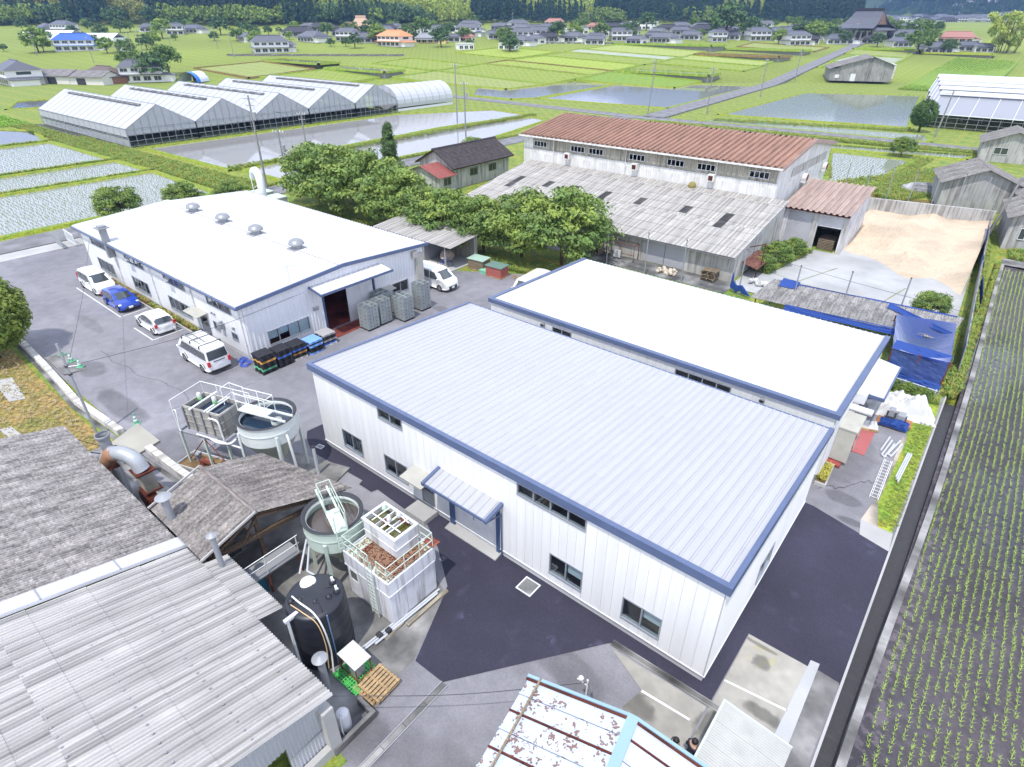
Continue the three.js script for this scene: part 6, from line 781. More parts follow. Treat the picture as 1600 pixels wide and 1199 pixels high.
// ---------- vehicles ----------
function car(label, cat, spec, paint, p, turn) {
  const t = thing(spec.name ?? 'parked_car', label, cat, p, turn), { L, W, H, wb, out, belt, tin, wr } = spec;
  const hw = (x, y) => { let w = W / 2; if (y > belt) w *= 1 - tin * (y - belt) / (H - belt); const e = Math.max(0, Math.abs(x) - L * 0.36) / (L * 0.14); return w * (1 - spec.plan * e * e); };
  const sh = new THREE.Shape(); const sp = new THREE.CatmullRomCurve3(out.map(q => V(q[0], q[1], 0)), true, 'catmullrom', 0.18).getPoints(90); sh.setFromPoints(sp.map(q => new THREE.Vector2(q.x, q.y)));
  const N = 10, g = new THREE.ExtrudeGeometry(sh, { depth: 2, steps: N, bevelEnabled: true, bevelThickness: 0.05, bevelSize: 0.05, bevelOffset: -0.05, bevelSegments: 3 }); g.translate(0, 0, -1);
  const pa = g.attributes.position; for (let i = 0; i < pa.count; i++) { const x = pa.getX(i), y = pa.getY(i), z = pa.getZ(i); const s = z / 1.05; pa.setZ(i, s * hw(x, y)); const crown = 1 - s * s; if (y > H - 0.25) pa.setY(i, y - 0.035 * (1 - crown)); if (Math.abs(x) > L * 0.42) pa.setX(i, x * (1 - 0.035 * s * s)); } g.deleteAttribute('uv'); const gm = g; gm.computeVertexNormals();
  mesh('body', gm, paint, t);
  const sideGlass = (poly, name, mat) => { for (const s of [-1, 1]) { const S = new THREE.Shape(poly.map(q => new THREE.Vector2(q[0], q[1]))), q = new THREE.ShapeGeometry(S), a = q.attributes.position; for (let i = 0; i < a.count; i++) a.setZ(i, s * (hw(a.getX(i), a.getY(i)) + 0.008)); q.computeVertexNormals(); mesh(name, uvm(q), mat, t); } };
  for (const w of spec.sideWins) sideGlass(w, 'side_window', M.carGlass);
  const endGlass = (x0, y0, x1, y1, k, name) => { const s = Math.sign(x0), n = 6, o = []; const dx = x1 - x0, dy = y1 - y0, l = Math.hypot(dx, dy), nx = s * Math.abs(dy) / l * 0.012, ny = Math.abs(dx) / l * 0.012; const P = (u, v) => { const x = x0 + dx * v, y = y0 + dy * v, z = (u * 2 - 1) * hw(x, y) * k; return [x + nx - s * 0.06 * (u * 2 - 1) ** 2 + s * 0.02, y + ny - 0.02 * (u * 2 - 1) ** 2, z]; }; for (let i = 0; i < n; i++) for (let j = 0; j < 3; j++) { const a = P(i / n, j / 3), b = P((i + 1) / n, j / 3), c = P((i + 1) / n, (j + 1) / 3), d = P(i / n, (j + 1) / 3); o.push(...a, ...b, ...c, ...a, ...c, ...d); } mesh(name, fromTris(o), M.carGlass, t); };
  endGlass(...spec.wind, 0.93, 'windscreen'); endGlass(...spec.rear, 0.9, 'rear_window');
  for (const [x, z] of [[wb / 2, 1], [wb / 2, -1], [-wb / 2, 1], [-wb / 2, -1]]) {
    mesh('wheel_arch', new THREE.TorusGeometry(wr + 0.05, 0.022, 6, 26, Math.PI).translate(x, wr, z * (W / 2 + 0.005)), paint, t);
    const w = mesh('wheel', [rot(new THREE.CylinderGeometry(wr, wr, 0.2, 28), 'X', Math.PI / 2).translate(x, wr, z * (W / 2 - 0.085))], M.tyre, t); const rg = [rot(new THREE.CylinderGeometry(wr * 0.62, wr * 0.62, 0.02, 24), 'X', Math.PI / 2).translate(x, wr, z * (W / 2 + 0.012))]; mesh('rim', rg, M.rim, w); mesh('hub', [0, 1, 2, 3, 4].map(k => cbx(0, 0, 0, 0.06, wr * 0.32, 0.01).translate(0, wr * 0.24, 0).rotateZ(k * 1.2566).translate(x, wr, z * (W / 2 + 0.024))), M.dark, w);
  }
  for (const s of [-1, 1]) {
    const hx = spec.head[0], hy = spec.head[1]; mesh('headlight', new THREE.SphereGeometry(0.16, 12, 8).scale(0.7, spec.head[2] ?? 0.5, 1).translate(hx, hy, s * (hw(hx, hy) - 0.13)), M.lampWhite, t);
    const tl = spec.tail; mesh('tail_light', bx(-L / 2 + 0.0, -L / 2 + 0.16, tl[0], tl[1], s > 0 ? hw(-L / 2 + 0.1, tl[0]) - 0.16 : -hw(-L / 2 + 0.1, tl[0]) - 0.015, s > 0 ? hw(-L / 2 + 0.1, tl[0]) + 0.015 : -hw(-L / 2 + 0.1, tl[0]) + 0.16), M.lampRed, t);
    const mr = mesh('mirror', new THREE.SphereGeometry(0.1, 10, 8).scale(0.7, 0.8, 1.1).translate(spec.mir[0], spec.mir[1], s * (W / 2 + 0.08)), paint, t);
  }
  mesh('bumper', [bx(-L / 2 - 0.0, -L / 2 + 0.1, 0.26, 0.4, -W * 0.4, W * 0.4)], spec.darkBumper ? M.dark : paint, t); mesh('grille', bx(L / 2 - 0.1, L / 2 + 0.006, 0.28, 0.28 + spec.grille, -W * 0.28, W * 0.28), M.dark, t);
  mesh('number_plate', bx(L / 2 - 0.05, L / 2 + 0.016, 0.36, 0.52, -0.17, 0.17), M.plate, t); mesh('number_plate', bx(-L / 2 - 0.016, -L / 2 + 0.05, spec.plateY, spec.plateY + 0.16, -0.17, 0.17), M.plate, t);
  return t;
}
const paintWhite = mk([0.8, 0.8, 0.79], 0.28, { phys: true, clearcoat: 0.8, clearcoatRoughness: 0.05 }), paintBlue = mk([0.01, 0.05, 0.36], 0.3, { phys: true, clearcoat: 1, clearcoatRoughness: 0.04 });
const MINI = { L: 4.6, W: 1.72, H: 1.72, wb: 2.8, wr: 0.32, belt: 0.98, tin: 0.2, plan: 0.13, out: [[-2.3, 0.35], [-2.3, 0.85], [-2.22, 1.1], [-2.05, 1.66], [-1.4, 1.72], [0.2, 1.72], [0.75, 1.64], [1.5, 1.06], [2.1, 0.9], [2.28, 0.7], [2.3, 0.3], [1.8, 0.22], [-1.8, 0.22]], sideWins: [[[-1.95, 1.06], [-1.85, 1.5], [-1.1, 1.58], [-1.05, 1.04]], [[-0.98, 1.04], [-0.98, 1.58], [-0.02, 1.58], [-0.02, 1.02]], [[0.06, 1.02], [0.06, 1.58], [0.55, 1.54], [1.05, 1.04]]], wind: [1.5, 1.07, 0.78, 1.63], rear: [-2.24, 1.05, -2.08, 1.55], head: [2.02, 0.82], tail: [0.75, 1.3], mir: [1.0, 1.08], grille: 0.2, plateY: 0.6 };
const HATCH = { L: 3.98, W: 1.69, H: 1.46, wb: 2.55, wr: 0.3, belt: 0.88, tin: 0.24, plan: 0.15, out: [[-1.97, 0.35], [-1.98, 0.75], [-1.9, 0.98], [-1.55, 1.38], [-0.8, 1.45], [-0.1, 1.46], [0.4, 1.38], [1.1, 0.98], [1.65, 0.82], [1.92, 0.62], [1.98, 0.3], [1.6, 0.2], [-1.6, 0.2]], sideWins: [[[-1.55, 0.98], [-1.3, 1.24], [-0.5, 1.34], [-0.48, 0.92]], [[-0.4, 0.92], [-0.4, 1.34], [0.22, 1.3], [0.85, 0.92]]], wind: [1.1, 0.99, 0.42, 1.36], rear: [-1.93, 0.98, -1.6, 1.34], head: [1.7, 0.7], tail: [0.72, 1.0], mir: [0.75, 0.96], grille: 0.16, plateY: 0.62 };
const VAN = { name: 'parked_van', L: 4.7, W: 1.72, H: 1.98, wb: 2.57, wr: 0.32, belt: 1.12, tin: 0.13, plan: 0.1, out: [[-2.34, 0.35], [-2.35, 1.0], [-2.3, 1.3], [-2.18, 1.92], [-1.8, 1.98], [1.0, 1.98], [1.35, 1.9], [1.95, 1.15], [2.25, 1.0], [2.35, 0.7], [2.34, 0.28], [1.9, 0.22], [-1.9, 0.22]], sideWins: [[[-2.1, 1.18], [-2.05, 1.7], [-1.05, 1.72], [-1.05, 1.16]], [[-0.95, 1.16], [-0.95, 1.72], [0.15, 1.72], [0.15, 1.16]], [[0.25, 1.14], [0.25, 1.72], [1.1, 1.7], [1.6, 1.14]]], wind: [1.96, 1.17, 1.36, 1.88], rear: [-2.32, 1.18, -2.2, 1.8], head: [2.16, 0.85, 0.8], tail: [0.72, 1.08], mir: [1.7, 1.2], grille: 0.24, plateY: 0.66, darkBumper: true };
const BOXV = { ...MINI, H: 1.86, belt: 1.02, tin: 0.13, L: 4.68, out: [[-2.33, 0.35], [-2.34, 0.9], [-2.28, 1.15], [-2.18, 1.8], [-1.6, 1.86], [0.5, 1.86], [1.0, 1.76], [1.72, 1.12], [2.18, 0.98], [2.32, 0.7], [2.34, 0.3], [1.8, 0.22], [-1.8, 0.22]], wind: [1.72, 1.13, 1.02, 1.75], rear: [-2.29, 1.15, -2.2, 1.68], sideWins: [[[-2.1, 1.1], [-2.05, 1.64], [-1.1, 1.7], [-1.05, 1.08]], [[-0.98, 1.08], [-0.98, 1.7], [0.1, 1.7], [0.1, 1.06]], [[0.2, 1.06], [0.2, 1.7], [0.78, 1.66], [1.3, 1.06]]], grille: 0.3, mir: [1.25, 1.12] };
car('white minivan parked behind the blue hatchback along white building', 'minivan', { ...MINI, name: 'parked_minivan' }, paintWhite, [-59.3, 0.035, -0.95], 0);
car('glossy blue hatchback car parked between two white cars', 'car', HATCH, paintBlue, [-53.6, 0.035, -0.75], 0);
car('white hatchback car parked with its tail towards the van', 'car', HATCH, paintWhite, [-46.9, 0.035, -0.7], Math.PI);
{
  const v = car('white passenger van with a ladder strapped on its roof rack', 'van', VAN, paintWhite, [-38.2, 0.035, -0.35], Math.PI);
  for (const x of [-1.5, -0.2, 1.0]) mesh('roof_bar', [bx(x - 0.03, x + 0.03, 2.06, 2.1, -0.78, 0.78), bx(x - 0.04, x + 0.04, 1.88, 2.08, 0.74, 0.8), bx(x - 0.04, x + 0.04, 1.88, 2.08, -0.8, -0.74)], M.dark, v);
  mesh('door_handle', [bx(-2.37, -2.34, 1.0, 1.05, -0.4, 0.4)], M.dark, v);
  const l = thing('roof_ladder', 'aluminium ladder lying along the white van roof', 'ladder', [-38.6, 2.14, -0.0]); for (const z of [-0.2, 0.2]) mesh('rail', bx(-2.4, 1.7, 0, 0.07, z - 0.015, z + 0.015), M.steel, l); for (let k = 0; k < 13; k++) mesh('rung', bar([-2.2 + k * 0.31, 0.035, -0.2], [-2.2 + k * 0.31, 0.035, 0.2], 0.016), M.steel, l);
}
car('white boxy minivan parked beside the open shed at building end', 'minivan', { ...BOXV, name: 'parked_minivan' }, paintWhite, [-35.9, 0.035, -21.3], 0);
car('pale beige van parked half hidden behind the low white building', 'van', { ...VAN, darkBumper: false }, mk([0.62, 0.6, 0.5], 0.35, { phys: true, clearcoat: 0.5 }), [-27.3, 0.035, -24.9], -1.5);
// parking bay lines
struct('painted_line', flat([[-61.2, 0.25], [-51.2, 0.33], [-51.2, 0.43], [-61.2, 0.35]], 0.037), M.paint); struct('painted_line', flat([[-51.3, 0.2], [-51.5, -1.9], [-51.4, -1.9], [-51.2, 0.2]], 0.037), M.paint); struct('painted_line', flat([[-48.2, 0.5], [-44.8, 0.5], [-44.8, 0.6], [-48.2, 0.6]], 0.037), M.paint); struct('painted_line', flat([[-44.85, 0.48], [-44.95, -1.8], [-44.85, -1.8], [-44.75, 0.48]], 0.037), M.paint);
{ // kerb and planting strip below the windows
  const k = thing('planting_kerb', 'low concrete kerb edging the narrow planting strip by parked cars', 'kerb', [0, 0, 0]); for (let i = 0; i < 22; i++) mesh('kerb_stone', bx(-63 + i * 0.9, -62.11 + i * 0.9, 0.03, 0.15, -2.05, -1.92), M.concLight, k);
  struct('planting_soil', bx(-63, -43.2, 0, 0.1, -2.55, -2.05), mk([0.16, 0.12, 0.08], 0.95, { map: T.dry }));
}
// ---------- plastic pallets, crates, hoses ----------
{
  const pg = []; for (let i = 0; i < 6; i++) pg.push(bx(-0.55 + i * 0.19, -0.55 + i * 0.19 + 0.15, 0.11, 0.14, -0.55, 0.55)); pg.push(bx(-0.55, 0.55, 0.09, 0.11, -0.55, -0.45), bx(-0.55, 0.55, 0.09, 0.11, -0.05, 0.05), bx(-0.55, 0.55, 0.09, 0.11, 0.45, 0.55)); for (const x of [-0.46, 0, 0.46]) for (const z of [-0.46, 0, 0.46]) pg.push(cbx(x, 0.02, z, 0.18, 0.07, 0.18)); for (const x of [-0.46, 0, 0.46]) pg.push(bx(x - 0.09, x + 0.09, 0, 0.02, -0.55, 0.55));
  const geo = merge(pg), col = { k: ['black', mk([0.025, 0.025, 0.03], 0.6)], b: ['blue', mk([0.08, 0.2, 0.65], 0.55)], s: ['light blue', mk([0.22, 0.42, 0.85], 0.55)], o: ['orange', mk([0.75, 0.38, 0.07], 0.55)], g: ['green', mk([0.12, 0.5, 0.25], 0.55)], w: ['grey', mk([0.4, 0.38, 0.38], 0.7)], c: ['pale', mk([0.68, 0.64, 0.58], 0.6)], r: ['brown', mk([0.4, 0.15, 0.05], 0.6)] };
  const stacks = [[-33.75, -2.5, 'kkgkkkokkk', 'corner stack by the blue hose'], [-33.75, -3.8, 'kkkkkbkkk', 'second stack from the blue hose'], [-33.85, -5.05, 'ckkokbkk', 'middle stack below the window'], [-33.7, -6.35, 'skkksks', 'stack next to the grey topped one'], [-33.9, -7.7, 'cbkwkkw', 'grey topped stack beside the red threshold']];
  for (const [x, z, s, where] of stacks) [...s].forEach((c, i) => { const m = mesh('plastic_pallet', geo, col[c][1]); m.position.set(x + R(-0.03, 0.03), 0.035 + i * 0.142, z + R(-0.03, 0.03)); m.rotation.y = R(-0.04, 0.04); tag(m, `${col[c][0]} plastic pallet in the ${where}`, 'pallet', 'stacked plastic pallets, ' + where); });
  // grey folding crates on dark pallets
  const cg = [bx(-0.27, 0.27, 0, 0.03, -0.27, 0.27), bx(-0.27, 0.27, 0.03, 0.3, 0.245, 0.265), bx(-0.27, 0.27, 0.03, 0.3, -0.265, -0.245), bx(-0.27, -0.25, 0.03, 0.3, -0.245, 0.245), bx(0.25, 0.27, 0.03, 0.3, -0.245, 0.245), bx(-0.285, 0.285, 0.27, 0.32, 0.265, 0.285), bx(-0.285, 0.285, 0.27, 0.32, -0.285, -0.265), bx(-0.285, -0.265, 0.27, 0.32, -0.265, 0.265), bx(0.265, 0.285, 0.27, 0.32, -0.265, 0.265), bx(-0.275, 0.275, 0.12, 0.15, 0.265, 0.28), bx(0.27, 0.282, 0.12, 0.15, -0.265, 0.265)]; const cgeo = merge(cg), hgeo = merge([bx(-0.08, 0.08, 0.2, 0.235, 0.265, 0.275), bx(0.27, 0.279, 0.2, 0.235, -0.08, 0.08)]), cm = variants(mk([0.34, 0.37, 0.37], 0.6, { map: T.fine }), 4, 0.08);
  const st = [[-33.5, -11.6, 6], [-33.55, -12.95, 6], [-34.75, -13.9, 6], [-32.6, -14.55, 6], [-33.75, -15.1, 5], [-33.05, -16.9, 7]];
  st.forEach(([x, z, n], k) => { const w = ['red threshold', 'second from the threshold', 'against the wall', 'standing forward', 'rear of the forward stack', 'tallest beside the minivan'][k]; const p = mesh('plastic_pallet', geo, col.k[1]); p.position.set(x, 0.035, z); tag(p, `black pallet carrying the grey crate stack, ${w}`, 'pallet'); for (let j = 0; j < n; j++) for (const dx of [-0.29, 0.29]) for (const dz of [-0.29, 0.29]) { const c = mesh('grey_crate', cgeo, pick(cm)); c.position.set(x + dx, 0.18 + j * 0.32, z + dz); mesh('painted_slot_shade', hgeo, M.dark, c); tag(c, `grey plastic crate in the stack ${k === 0 ? 'next to the ' + w : k < 5 ? w + ' of the row' : w}`, 'crate', 'grey crates, stack ' + w); } });  // dark raised strips paint the shade of open handle holes onto each crate
  for (const [x, z, r, label] of [[-35.6, -2.0, 0.42, 'loose coil of bright blue hose on asphalt by the van'], [-36.3, -2.15, 0.3, 'small coil of blue hose against the white wall']]) { const pts = []; for (let i = 0; i <= 60; i++) { const a = i / 60 * Math.PI * 8, q = r * (0.75 + 0.25 * Math.sin(i * 0.37)); pts.push([x + Math.cos(a) * q, 0.06 + i * 0.0025, z + Math.sin(a) * q]); } const h = mesh('garden_hose', tube(pts, 0.022, 6, 240), M.hose); tag(h, label, 'hose'); }
}
{ // tarped crates by the trees
  const mkc = (label, x, z, turn, cm, tm) => { const t = thing('wooden_crate', label, 'crate', [x, 0.03, z], turn); mesh('pallet', [cbx(0, 0, 0, 1.9, 0.1, 1.3)], M.wood, t); for (let i = 0; i < 5; i++) mesh('plank', [bx(-0.9, 0.9, 0.1 + i * 0.19, 0.27 + i * 0.19, 0.58, 0.62), bx(0.88, 0.92, 0.1 + i * 0.19, 0.27 + i * 0.19, -0.6, 0.58), bx(-0.92, -0.88, 0.1 + i * 0.19, 0.27 + i * 0.19, -0.6, 0.58)], cm, t); mesh('core', bx(-0.87, 0.87, 0.1, 1.0, -0.58, 0.57), M.oldWood, t); mesh('tarp', quadSlab([-1.0, 1.1, 0.7], [1.0, 1.1, 0.7], [1.0, 1.14, -0.7], [-1.0, 1.14, -0.7], 0.06), tm, t); };
  const green = mk([0.38, 0.52, 0.42], 0.7, { map: T.soft }); mkc('weathered grey wooden crate under a pale green cover', -35.7, -27.2, 0.1, M.greyWood, green); mkc('red painted wooden crate under a dark green cover', -33.0, -26.8, 0.05, mk([0.45, 0.13, 0.1], 0.8, { map: T.soft }), mk([0.14, 0.23, 0.19], 0.7, { map: T.soft }));
  const g = mesh('green_box', [bx(-0.45, 0.45, 0, 0.3, -0.35, 0.35), bx(-0.48, 0.48, 0.3, 0.36, -0.38, 0.38)], mk([0.22, 0.5, 0.34], 0.6)); g.position.set(-34.4, 0.03, -26.6); tag(g, 'low green box between the two covered crates', 'box');
  const lum = thing('scrap_timber', 'loose pale scrap timber lying beside the trees', 'timber', [-31, 0.03, -27.4]); for (let i = 0; i < 6; i++) mesh('stick', bar([R(-0.9, 0), R(0.03, 0.15), R(-0.5, 0.5)], [R(0.2, 1), R(0.03, 0.15), R(-0.5, 0.5)], 0.03, 5), M.wood, lum);
}
// ---------- east side: netting shed, tarpaulin, pipes, ladder ----------
{
  const mat = mesh('red_mat', hexa([[0.5, 0.045, -18.75], [1.45, 0.045, -18.75], [1.43, 0.045, -21.6], [0.6, 0.045, -21.4], [0.5, 0.06, -18.75], [1.45, 0.06, -18.75], [1.43, 0.06, -21.6], [0.6, 0.06, -21.4]]), mk([0.42, 0.12, 0.12], 0.85, { map: T.soft })); tag(mat, 'dull red rubber mat on the asphalt by side entrance', 'mat');
  struct('grass_verge', flat([[3.95, -12.9], [3.35, -13.0], [2.95, -15], [3.05, -22], [2.6, -24.6], [0.6, -27.6], [-0.1, -29.5], [3.9, -29.5], [4.05, -24.8]], 0.04), mk([0.34, 0.42, 0.1], 0.95, { map: T.grass, bumpMap: T.lump, bumpScale: 0.1 }));
  struct('sandy_edge', flat([[3.35, -13.0], [2.55, -13.0], [2.9, -16.2], [2.8, -22.3], [3.05, -22], [2.95, -15]], 0.043), mk([0.48, 0.42, 0.34], 0.95, { map: T.blotch }));
  struct('concrete_pad', flat([[2.75, -11.95], [4.1, -11.6], [4.0, -13.0], [2.55, -13.1]], 0.05), M.concLight);
  const pt = thing('planter_bed', 'raised concrete planter box with yellowing shrubs by the side door', 'planter', [0.1, 0.03, -15.5], 0.05); mesh('edge', [bx(-0.2, 0.35, 0, 0.18, 1.0, 1.1), bx(-0.2, 0.35, 0, 0.18, -1.1, -1.0), bx(0.28, 0.35, 0, 0.18, -1, 1)], M.concLight, pt); mesh('soil', bx(-0.2, 0.28, 0, 0.12, -1, 1), mk([0.2, 0.15, 0.1], 0.95), pt);
  const la = thing('aluminium_ladder', 'aluminium ladder lying flat on the asphalt beside grass verge', 'ladder', [2.66, 0.05, -17.1], 0.02); for (const x of [-0.2, 0.2]) mesh('rail', bx(x - 0.015, x + 0.015, 0, 0.07, -2.0, 2.0), M.pvcLight, la); for (let k = 0; k < 13; k++) mesh('rung', bar([-0.2, 0.04, -1.85 + k * 0.31], [0.2, 0.04, -1.85 + k * 0.31], 0.016), M.pvcLight, la); for (const x of [-0.13, 0.13]) mesh('inner_rail', bx(x - 0.012, x + 0.012, 0.07, 0.12, -1.9, 1.9), M.pvcLight, la);
  for (let i = 0; i < 5; i++) { const p = mesh('plastic_pipe', i % 2 ? [bar([0, 0.06, -0.9], [0, 0.06, 0.75], 0.05, 10), tube([[0, 0.06, 0.75], [0, 0.06, 0.95], [0.1, 0.06, 1.05], [0.25, 0.06, 1.05]], 0.055, 10)] : [bar([0, 0.06, -0.9], [0, 0.06, 0.9], 0.05, 10)], M.pvc); p.position.set(2.15 + i * 0.16, 0.04, -20.7 + (i % 3) * 0.3); p.rotation.y = -0.12 + R(-0.05, 0.05); tag(p, i % 2 ? 'grey plastic pipe with an elbow end lying on asphalt' : 'straight grey plastic pipe lying in a row on asphalt', 'pipe', 'grey pipes on the asphalt'); }
  for (let i = 0; i < 3; i++) { const p = mesh('plastic_pipe', bar([0, 0.07, -1.4], [0, 0.07, 1.4 + i * 0.2], 0.045, 8), M.pvc); p.position.set(3.3 + i * 0.09, 0.05, -19.1); p.rotation.y = -0.04; tag(p, 'long grey plastic pipe lying on the grass verge', 'pipe', 'long pipes on the verge'); }
  const pw = thing('wooden_pallet', 'wooden pallet with a crumpled white sheet at the red mat', 'pallet', [0.95, 0.05, -22.0], 0.3); mesh('deck', [0, 1, 2, 3].map(i => bx(-0.5, 0.5, 0.1, 0.13, -0.5 + i * 0.27, -0.3 + i * 0.27)), M.wood, pw); mesh('bearer', [bx(-0.5, 0.5, 0, 0.1, -0.5, -0.42), bx(-0.5, 0.5, 0, 0.1, 0.42, 0.5)], M.wood, pw);
  const crumple = (w, d, h, seed, n = 26) => { const g = new THREE.PlaneGeometry(w, d, n, n).rotateX(-Math.PI / 2), p = g.attributes.position; for (let i = 0; i < p.count; i++) { const x = p.getX(i), z = p.getZ(i), e = Math.min(1, Math.max(0, (1 - Math.max(Math.abs(x) / w, Math.abs(z) / d) * 2) * 3)); const k = fbm(x / w * 5 + 20, z / d * 5 + 20, 128, seed, 4), rd = 1 + 0.25 * (fbm(x / w * 3 + 8, z / d * 3 + 8, 64, seed + 5, 2) - 0.5); p.setXYZ(i, x * rd, e * h * Math.max(0, k * 2 - 0.35), z * rd); } g.computeVertexNormals(); return g; };
  mesh('sheet', crumple(1.0, 0.8, 0.35, 401).translate(0, 0.13, 0), M.tarpWhite, pw);
  const tp = mesh('white_tarpaulin', crumple(3.6, 2.6, 0.95, 411, 44), M.tarpWhite); tp.position.set(2.0, 0.05, -25.4); tp.rotation.y = 0.25; tag(tp, 'big crumpled white tarpaulin heaped on the verge by blue netting', 'tarpaulin');
  const bt = mesh('blue_sheet', crumple(0.9, 0.6, 0.4, 421, 16), M.netBlue); bt.position.set(2.6, 0.55, -25.2); tag(bt, 'scrap of blue sheet lying on the white tarpaulin', 'sheet');
  const mc = thing('covered_machine', 'dismantled machine on orange pallets partly wrapped in blue sheet', 'machine', [2.1, 0.05, -23.3], 0.05);
  mesh('pallet', [cbx(-0.3, 0, 0.1, 1.2, 0.14, 0.9), cbx(0.3, 0.16, -0.1, 1.2, 0.12, 0.9)], mk([0.5, 0.25, 0.12], 0.8, { map: T.wood }), mc); mesh('base', [cbx(0, 0.3, 0, 1.1, 0.3, 0.8)], M.dark, mc); mesh('machine_body', [cbx(-0.3, 0.6, 0, 0.3, 0.4, 0.5), cbx(0.25, 0.6, 0.05, 0.4, 0.25, 0.6), bar([-0.5, 0.9, -0.2], [0.5, 0.8, 0.1], 0.05), bar([0, 0.6, 0.3], [0, 1.1, 0.3], 0.04)], M.galv, mc); mesh('blue_wrap', crumple(1.5, 0.6, 0.35, 431, 18).rotateX(0.5).translate(0, 0.25, 0.45), M.netBlue, mc);
  // netting shed
  const ns = thing('netting_shed', 'small pen closed with torn dark blue netting behind white building', 'shed', [0, 0, 0]);
  for (const [x, z] of [[0.3, -29.0], [3.6, -29.2], [3.1, -36], [-0.6, -35], [1.9, -29.1]]) mesh('post', bar([x, 0, z], [x, 2.4, z], 0.05, 8), M.rust, ns);
  const net = (a, b, c, d, sag, n = 14, tear = 0.0) => { const o = []; const P = (u, v) => { const p = lerp3(lerp3(a, b, u), lerp3(d, c, u), v); const s = Math.sin(u * Math.PI) * Math.sin(v * Math.PI); p[1] -= sag * s; p[0] += 0.12 * (fbm(u * 9 + 5, v * 9 + 5, 64, 501, 3) - 0.5); p[2] += 0.2 * (fbm(u * 9 + 5, v * 9 + 15, 64, 505, 3) - 0.5); return p; }; for (let i = 0; i < n; i++) for (let j = 0; j < n; j++) { if (tear && fbm(i / n * 5 + 3, j / n * 5 + 3, 64, 511, 2) > tear) continue; const q = [P(i / n, j / n), P((i + 1) / n, j / n), P((i + 1) / n, (j + 1) / n), P(i / n, (j + 1) / n)]; o.push(...q[0], ...q[1], ...q[2], ...q[0], ...q[2], ...q[3]); } return fromTris(o); };
  M.netSheer = mk([0.06, 0.16, 0.55], 0.9, { phys: true, side: THREE.DoubleSide, transmission: 0.8, thickness: 0 });
  mesh('net_front', net([0.3, 2.35, -29.0], [3.6, 2.35, -29.2], [3.5, 0.15, -28.9], [0.4, 0.15, -28.8], 0.1, 16, 0.82), M.netSheer, ns); mesh('net_roof', net([-0.6, 2.5, -35], [3.1, 2.5, -36], [3.6, 2.35, -29.2], [0.3, 2.35, -29], 1.1, 16, 0.8), M.netSheer, ns); mesh('net_roof_band', net([0.25, 2.46, -30.4], [3.6, 2.4, -30.3], [3.65, 2.2, -29.15], [0.25, 2.4, -28.95], 0.35, 14), M.netBlue, ns); mesh('net_side', net([3.6, 2.35, -29.2], [3.1, 2.4, -36], [3.2, 0.1, -36], [3.7, 0.1, -29.2], 0, 14), M.netSheer, ns); mesh('net_skirt', net([0.35, 0.9, -28.85], [3.6, 0.8, -29], [3.7, 0.05, -28.5], [0.3, 0.05, -28.5], 0.1, 12), M.netBlue, ns);
  mesh('clutter', [cbx(0.9, 0, -30, 0.6, 0.5, 0.5), cbx(2.4, 0, -30.4, 0.8, 0.4, 0.6)], M.oldConc, ns); mesh('green_bag', crumple(1.2, 0.9, 0.6, 441, 14).translate(1.5, 0.1, -29.9), mk([0.3, 0.6, 0.36], 0.7, { side: THREE.DoubleSide }), ns);
  mesh('fence_rail', [bar([0.1, 0.75, -28.3], [3.6, 0.6, -28.3], 0.03), bar([0.1, 0, -28.3], [0.1, 0.85, -28.3], 0.03), bar([1.7, 0, -28.3], [1.7, 0.75, -28.3], 0.03), bar([3.5, 0, -28.3], [3.5, 0.7, -28.3], 0.03)], M.oldWhite, ns);
  // long low roof of sheets with netting hem, behind the low building
  const lr = thing('low_sheet_roof', 'long low roof of grey corrugated sheets edged with blue net', 'roof', [0, 0, 0]); const gv = variants(mk([0.58, 0.57, 0.55], 0.9, { map: T.slate }), 5, 0.2, 21);
  slope(lr, [-10.8, 1.75, -33.0], [3.0, 1.75, -34.0], [-10.4, 2.1, -37.4], 15, gv, { kind: 'wave', waves: 6, seg: 4, h: 0.05, name: 'roof_sheet', rows: 2, under: true, jit: 0.02 });
  for (let i = 0; i < 6; i++) mesh('post', bar([-10.4 + i * 2.6, 0, -33.3 - i * 0.2], [-10.4 + i * 2.6, 1.75, -33.3 - i * 0.2], 0.05), M.rust, lr); for (let i = 0; i < 6; i++) mesh('post', bar([-10.2 + i * 2.6, 0, -37.1 - i * 0.2], [-10.2 + i * 2.6, 2.05, -37.1 - i * 0.2], 0.05), M.rust, lr);
  mesh('back_wall', [bx(-10.4, 2.9, 0, 0.5, -37.9, -37.7)], M.concDark, lr); mesh('net_hem', [net([-9.8, 2.2, -37.3], [3.0, 2.2, -38.3], [3.0, 1.9, -37.9], [-9.8, 2.1, -37.0], 0.1, 16), net([-8, 1.86, -33.2], [1.5, 1.86, -34.0], [1.5, 1.5, -33.6], [-8, 1.5, -32.8], 0.1, 12), net([-9.6, 2.5, -37.2], [-8.2, 2.4, -37.3], [-8.2, 2.1, -36.3], [-9.6, 2.1, -36.1], 0.1, 8), net([-1.5, 2.3, -37.7], [3.2, 2.4, -34.2], [3.3, 2.2, -33.9], [-1.5, 2.1, -37.0], 0.1, 10)], M.netBlue, lr);
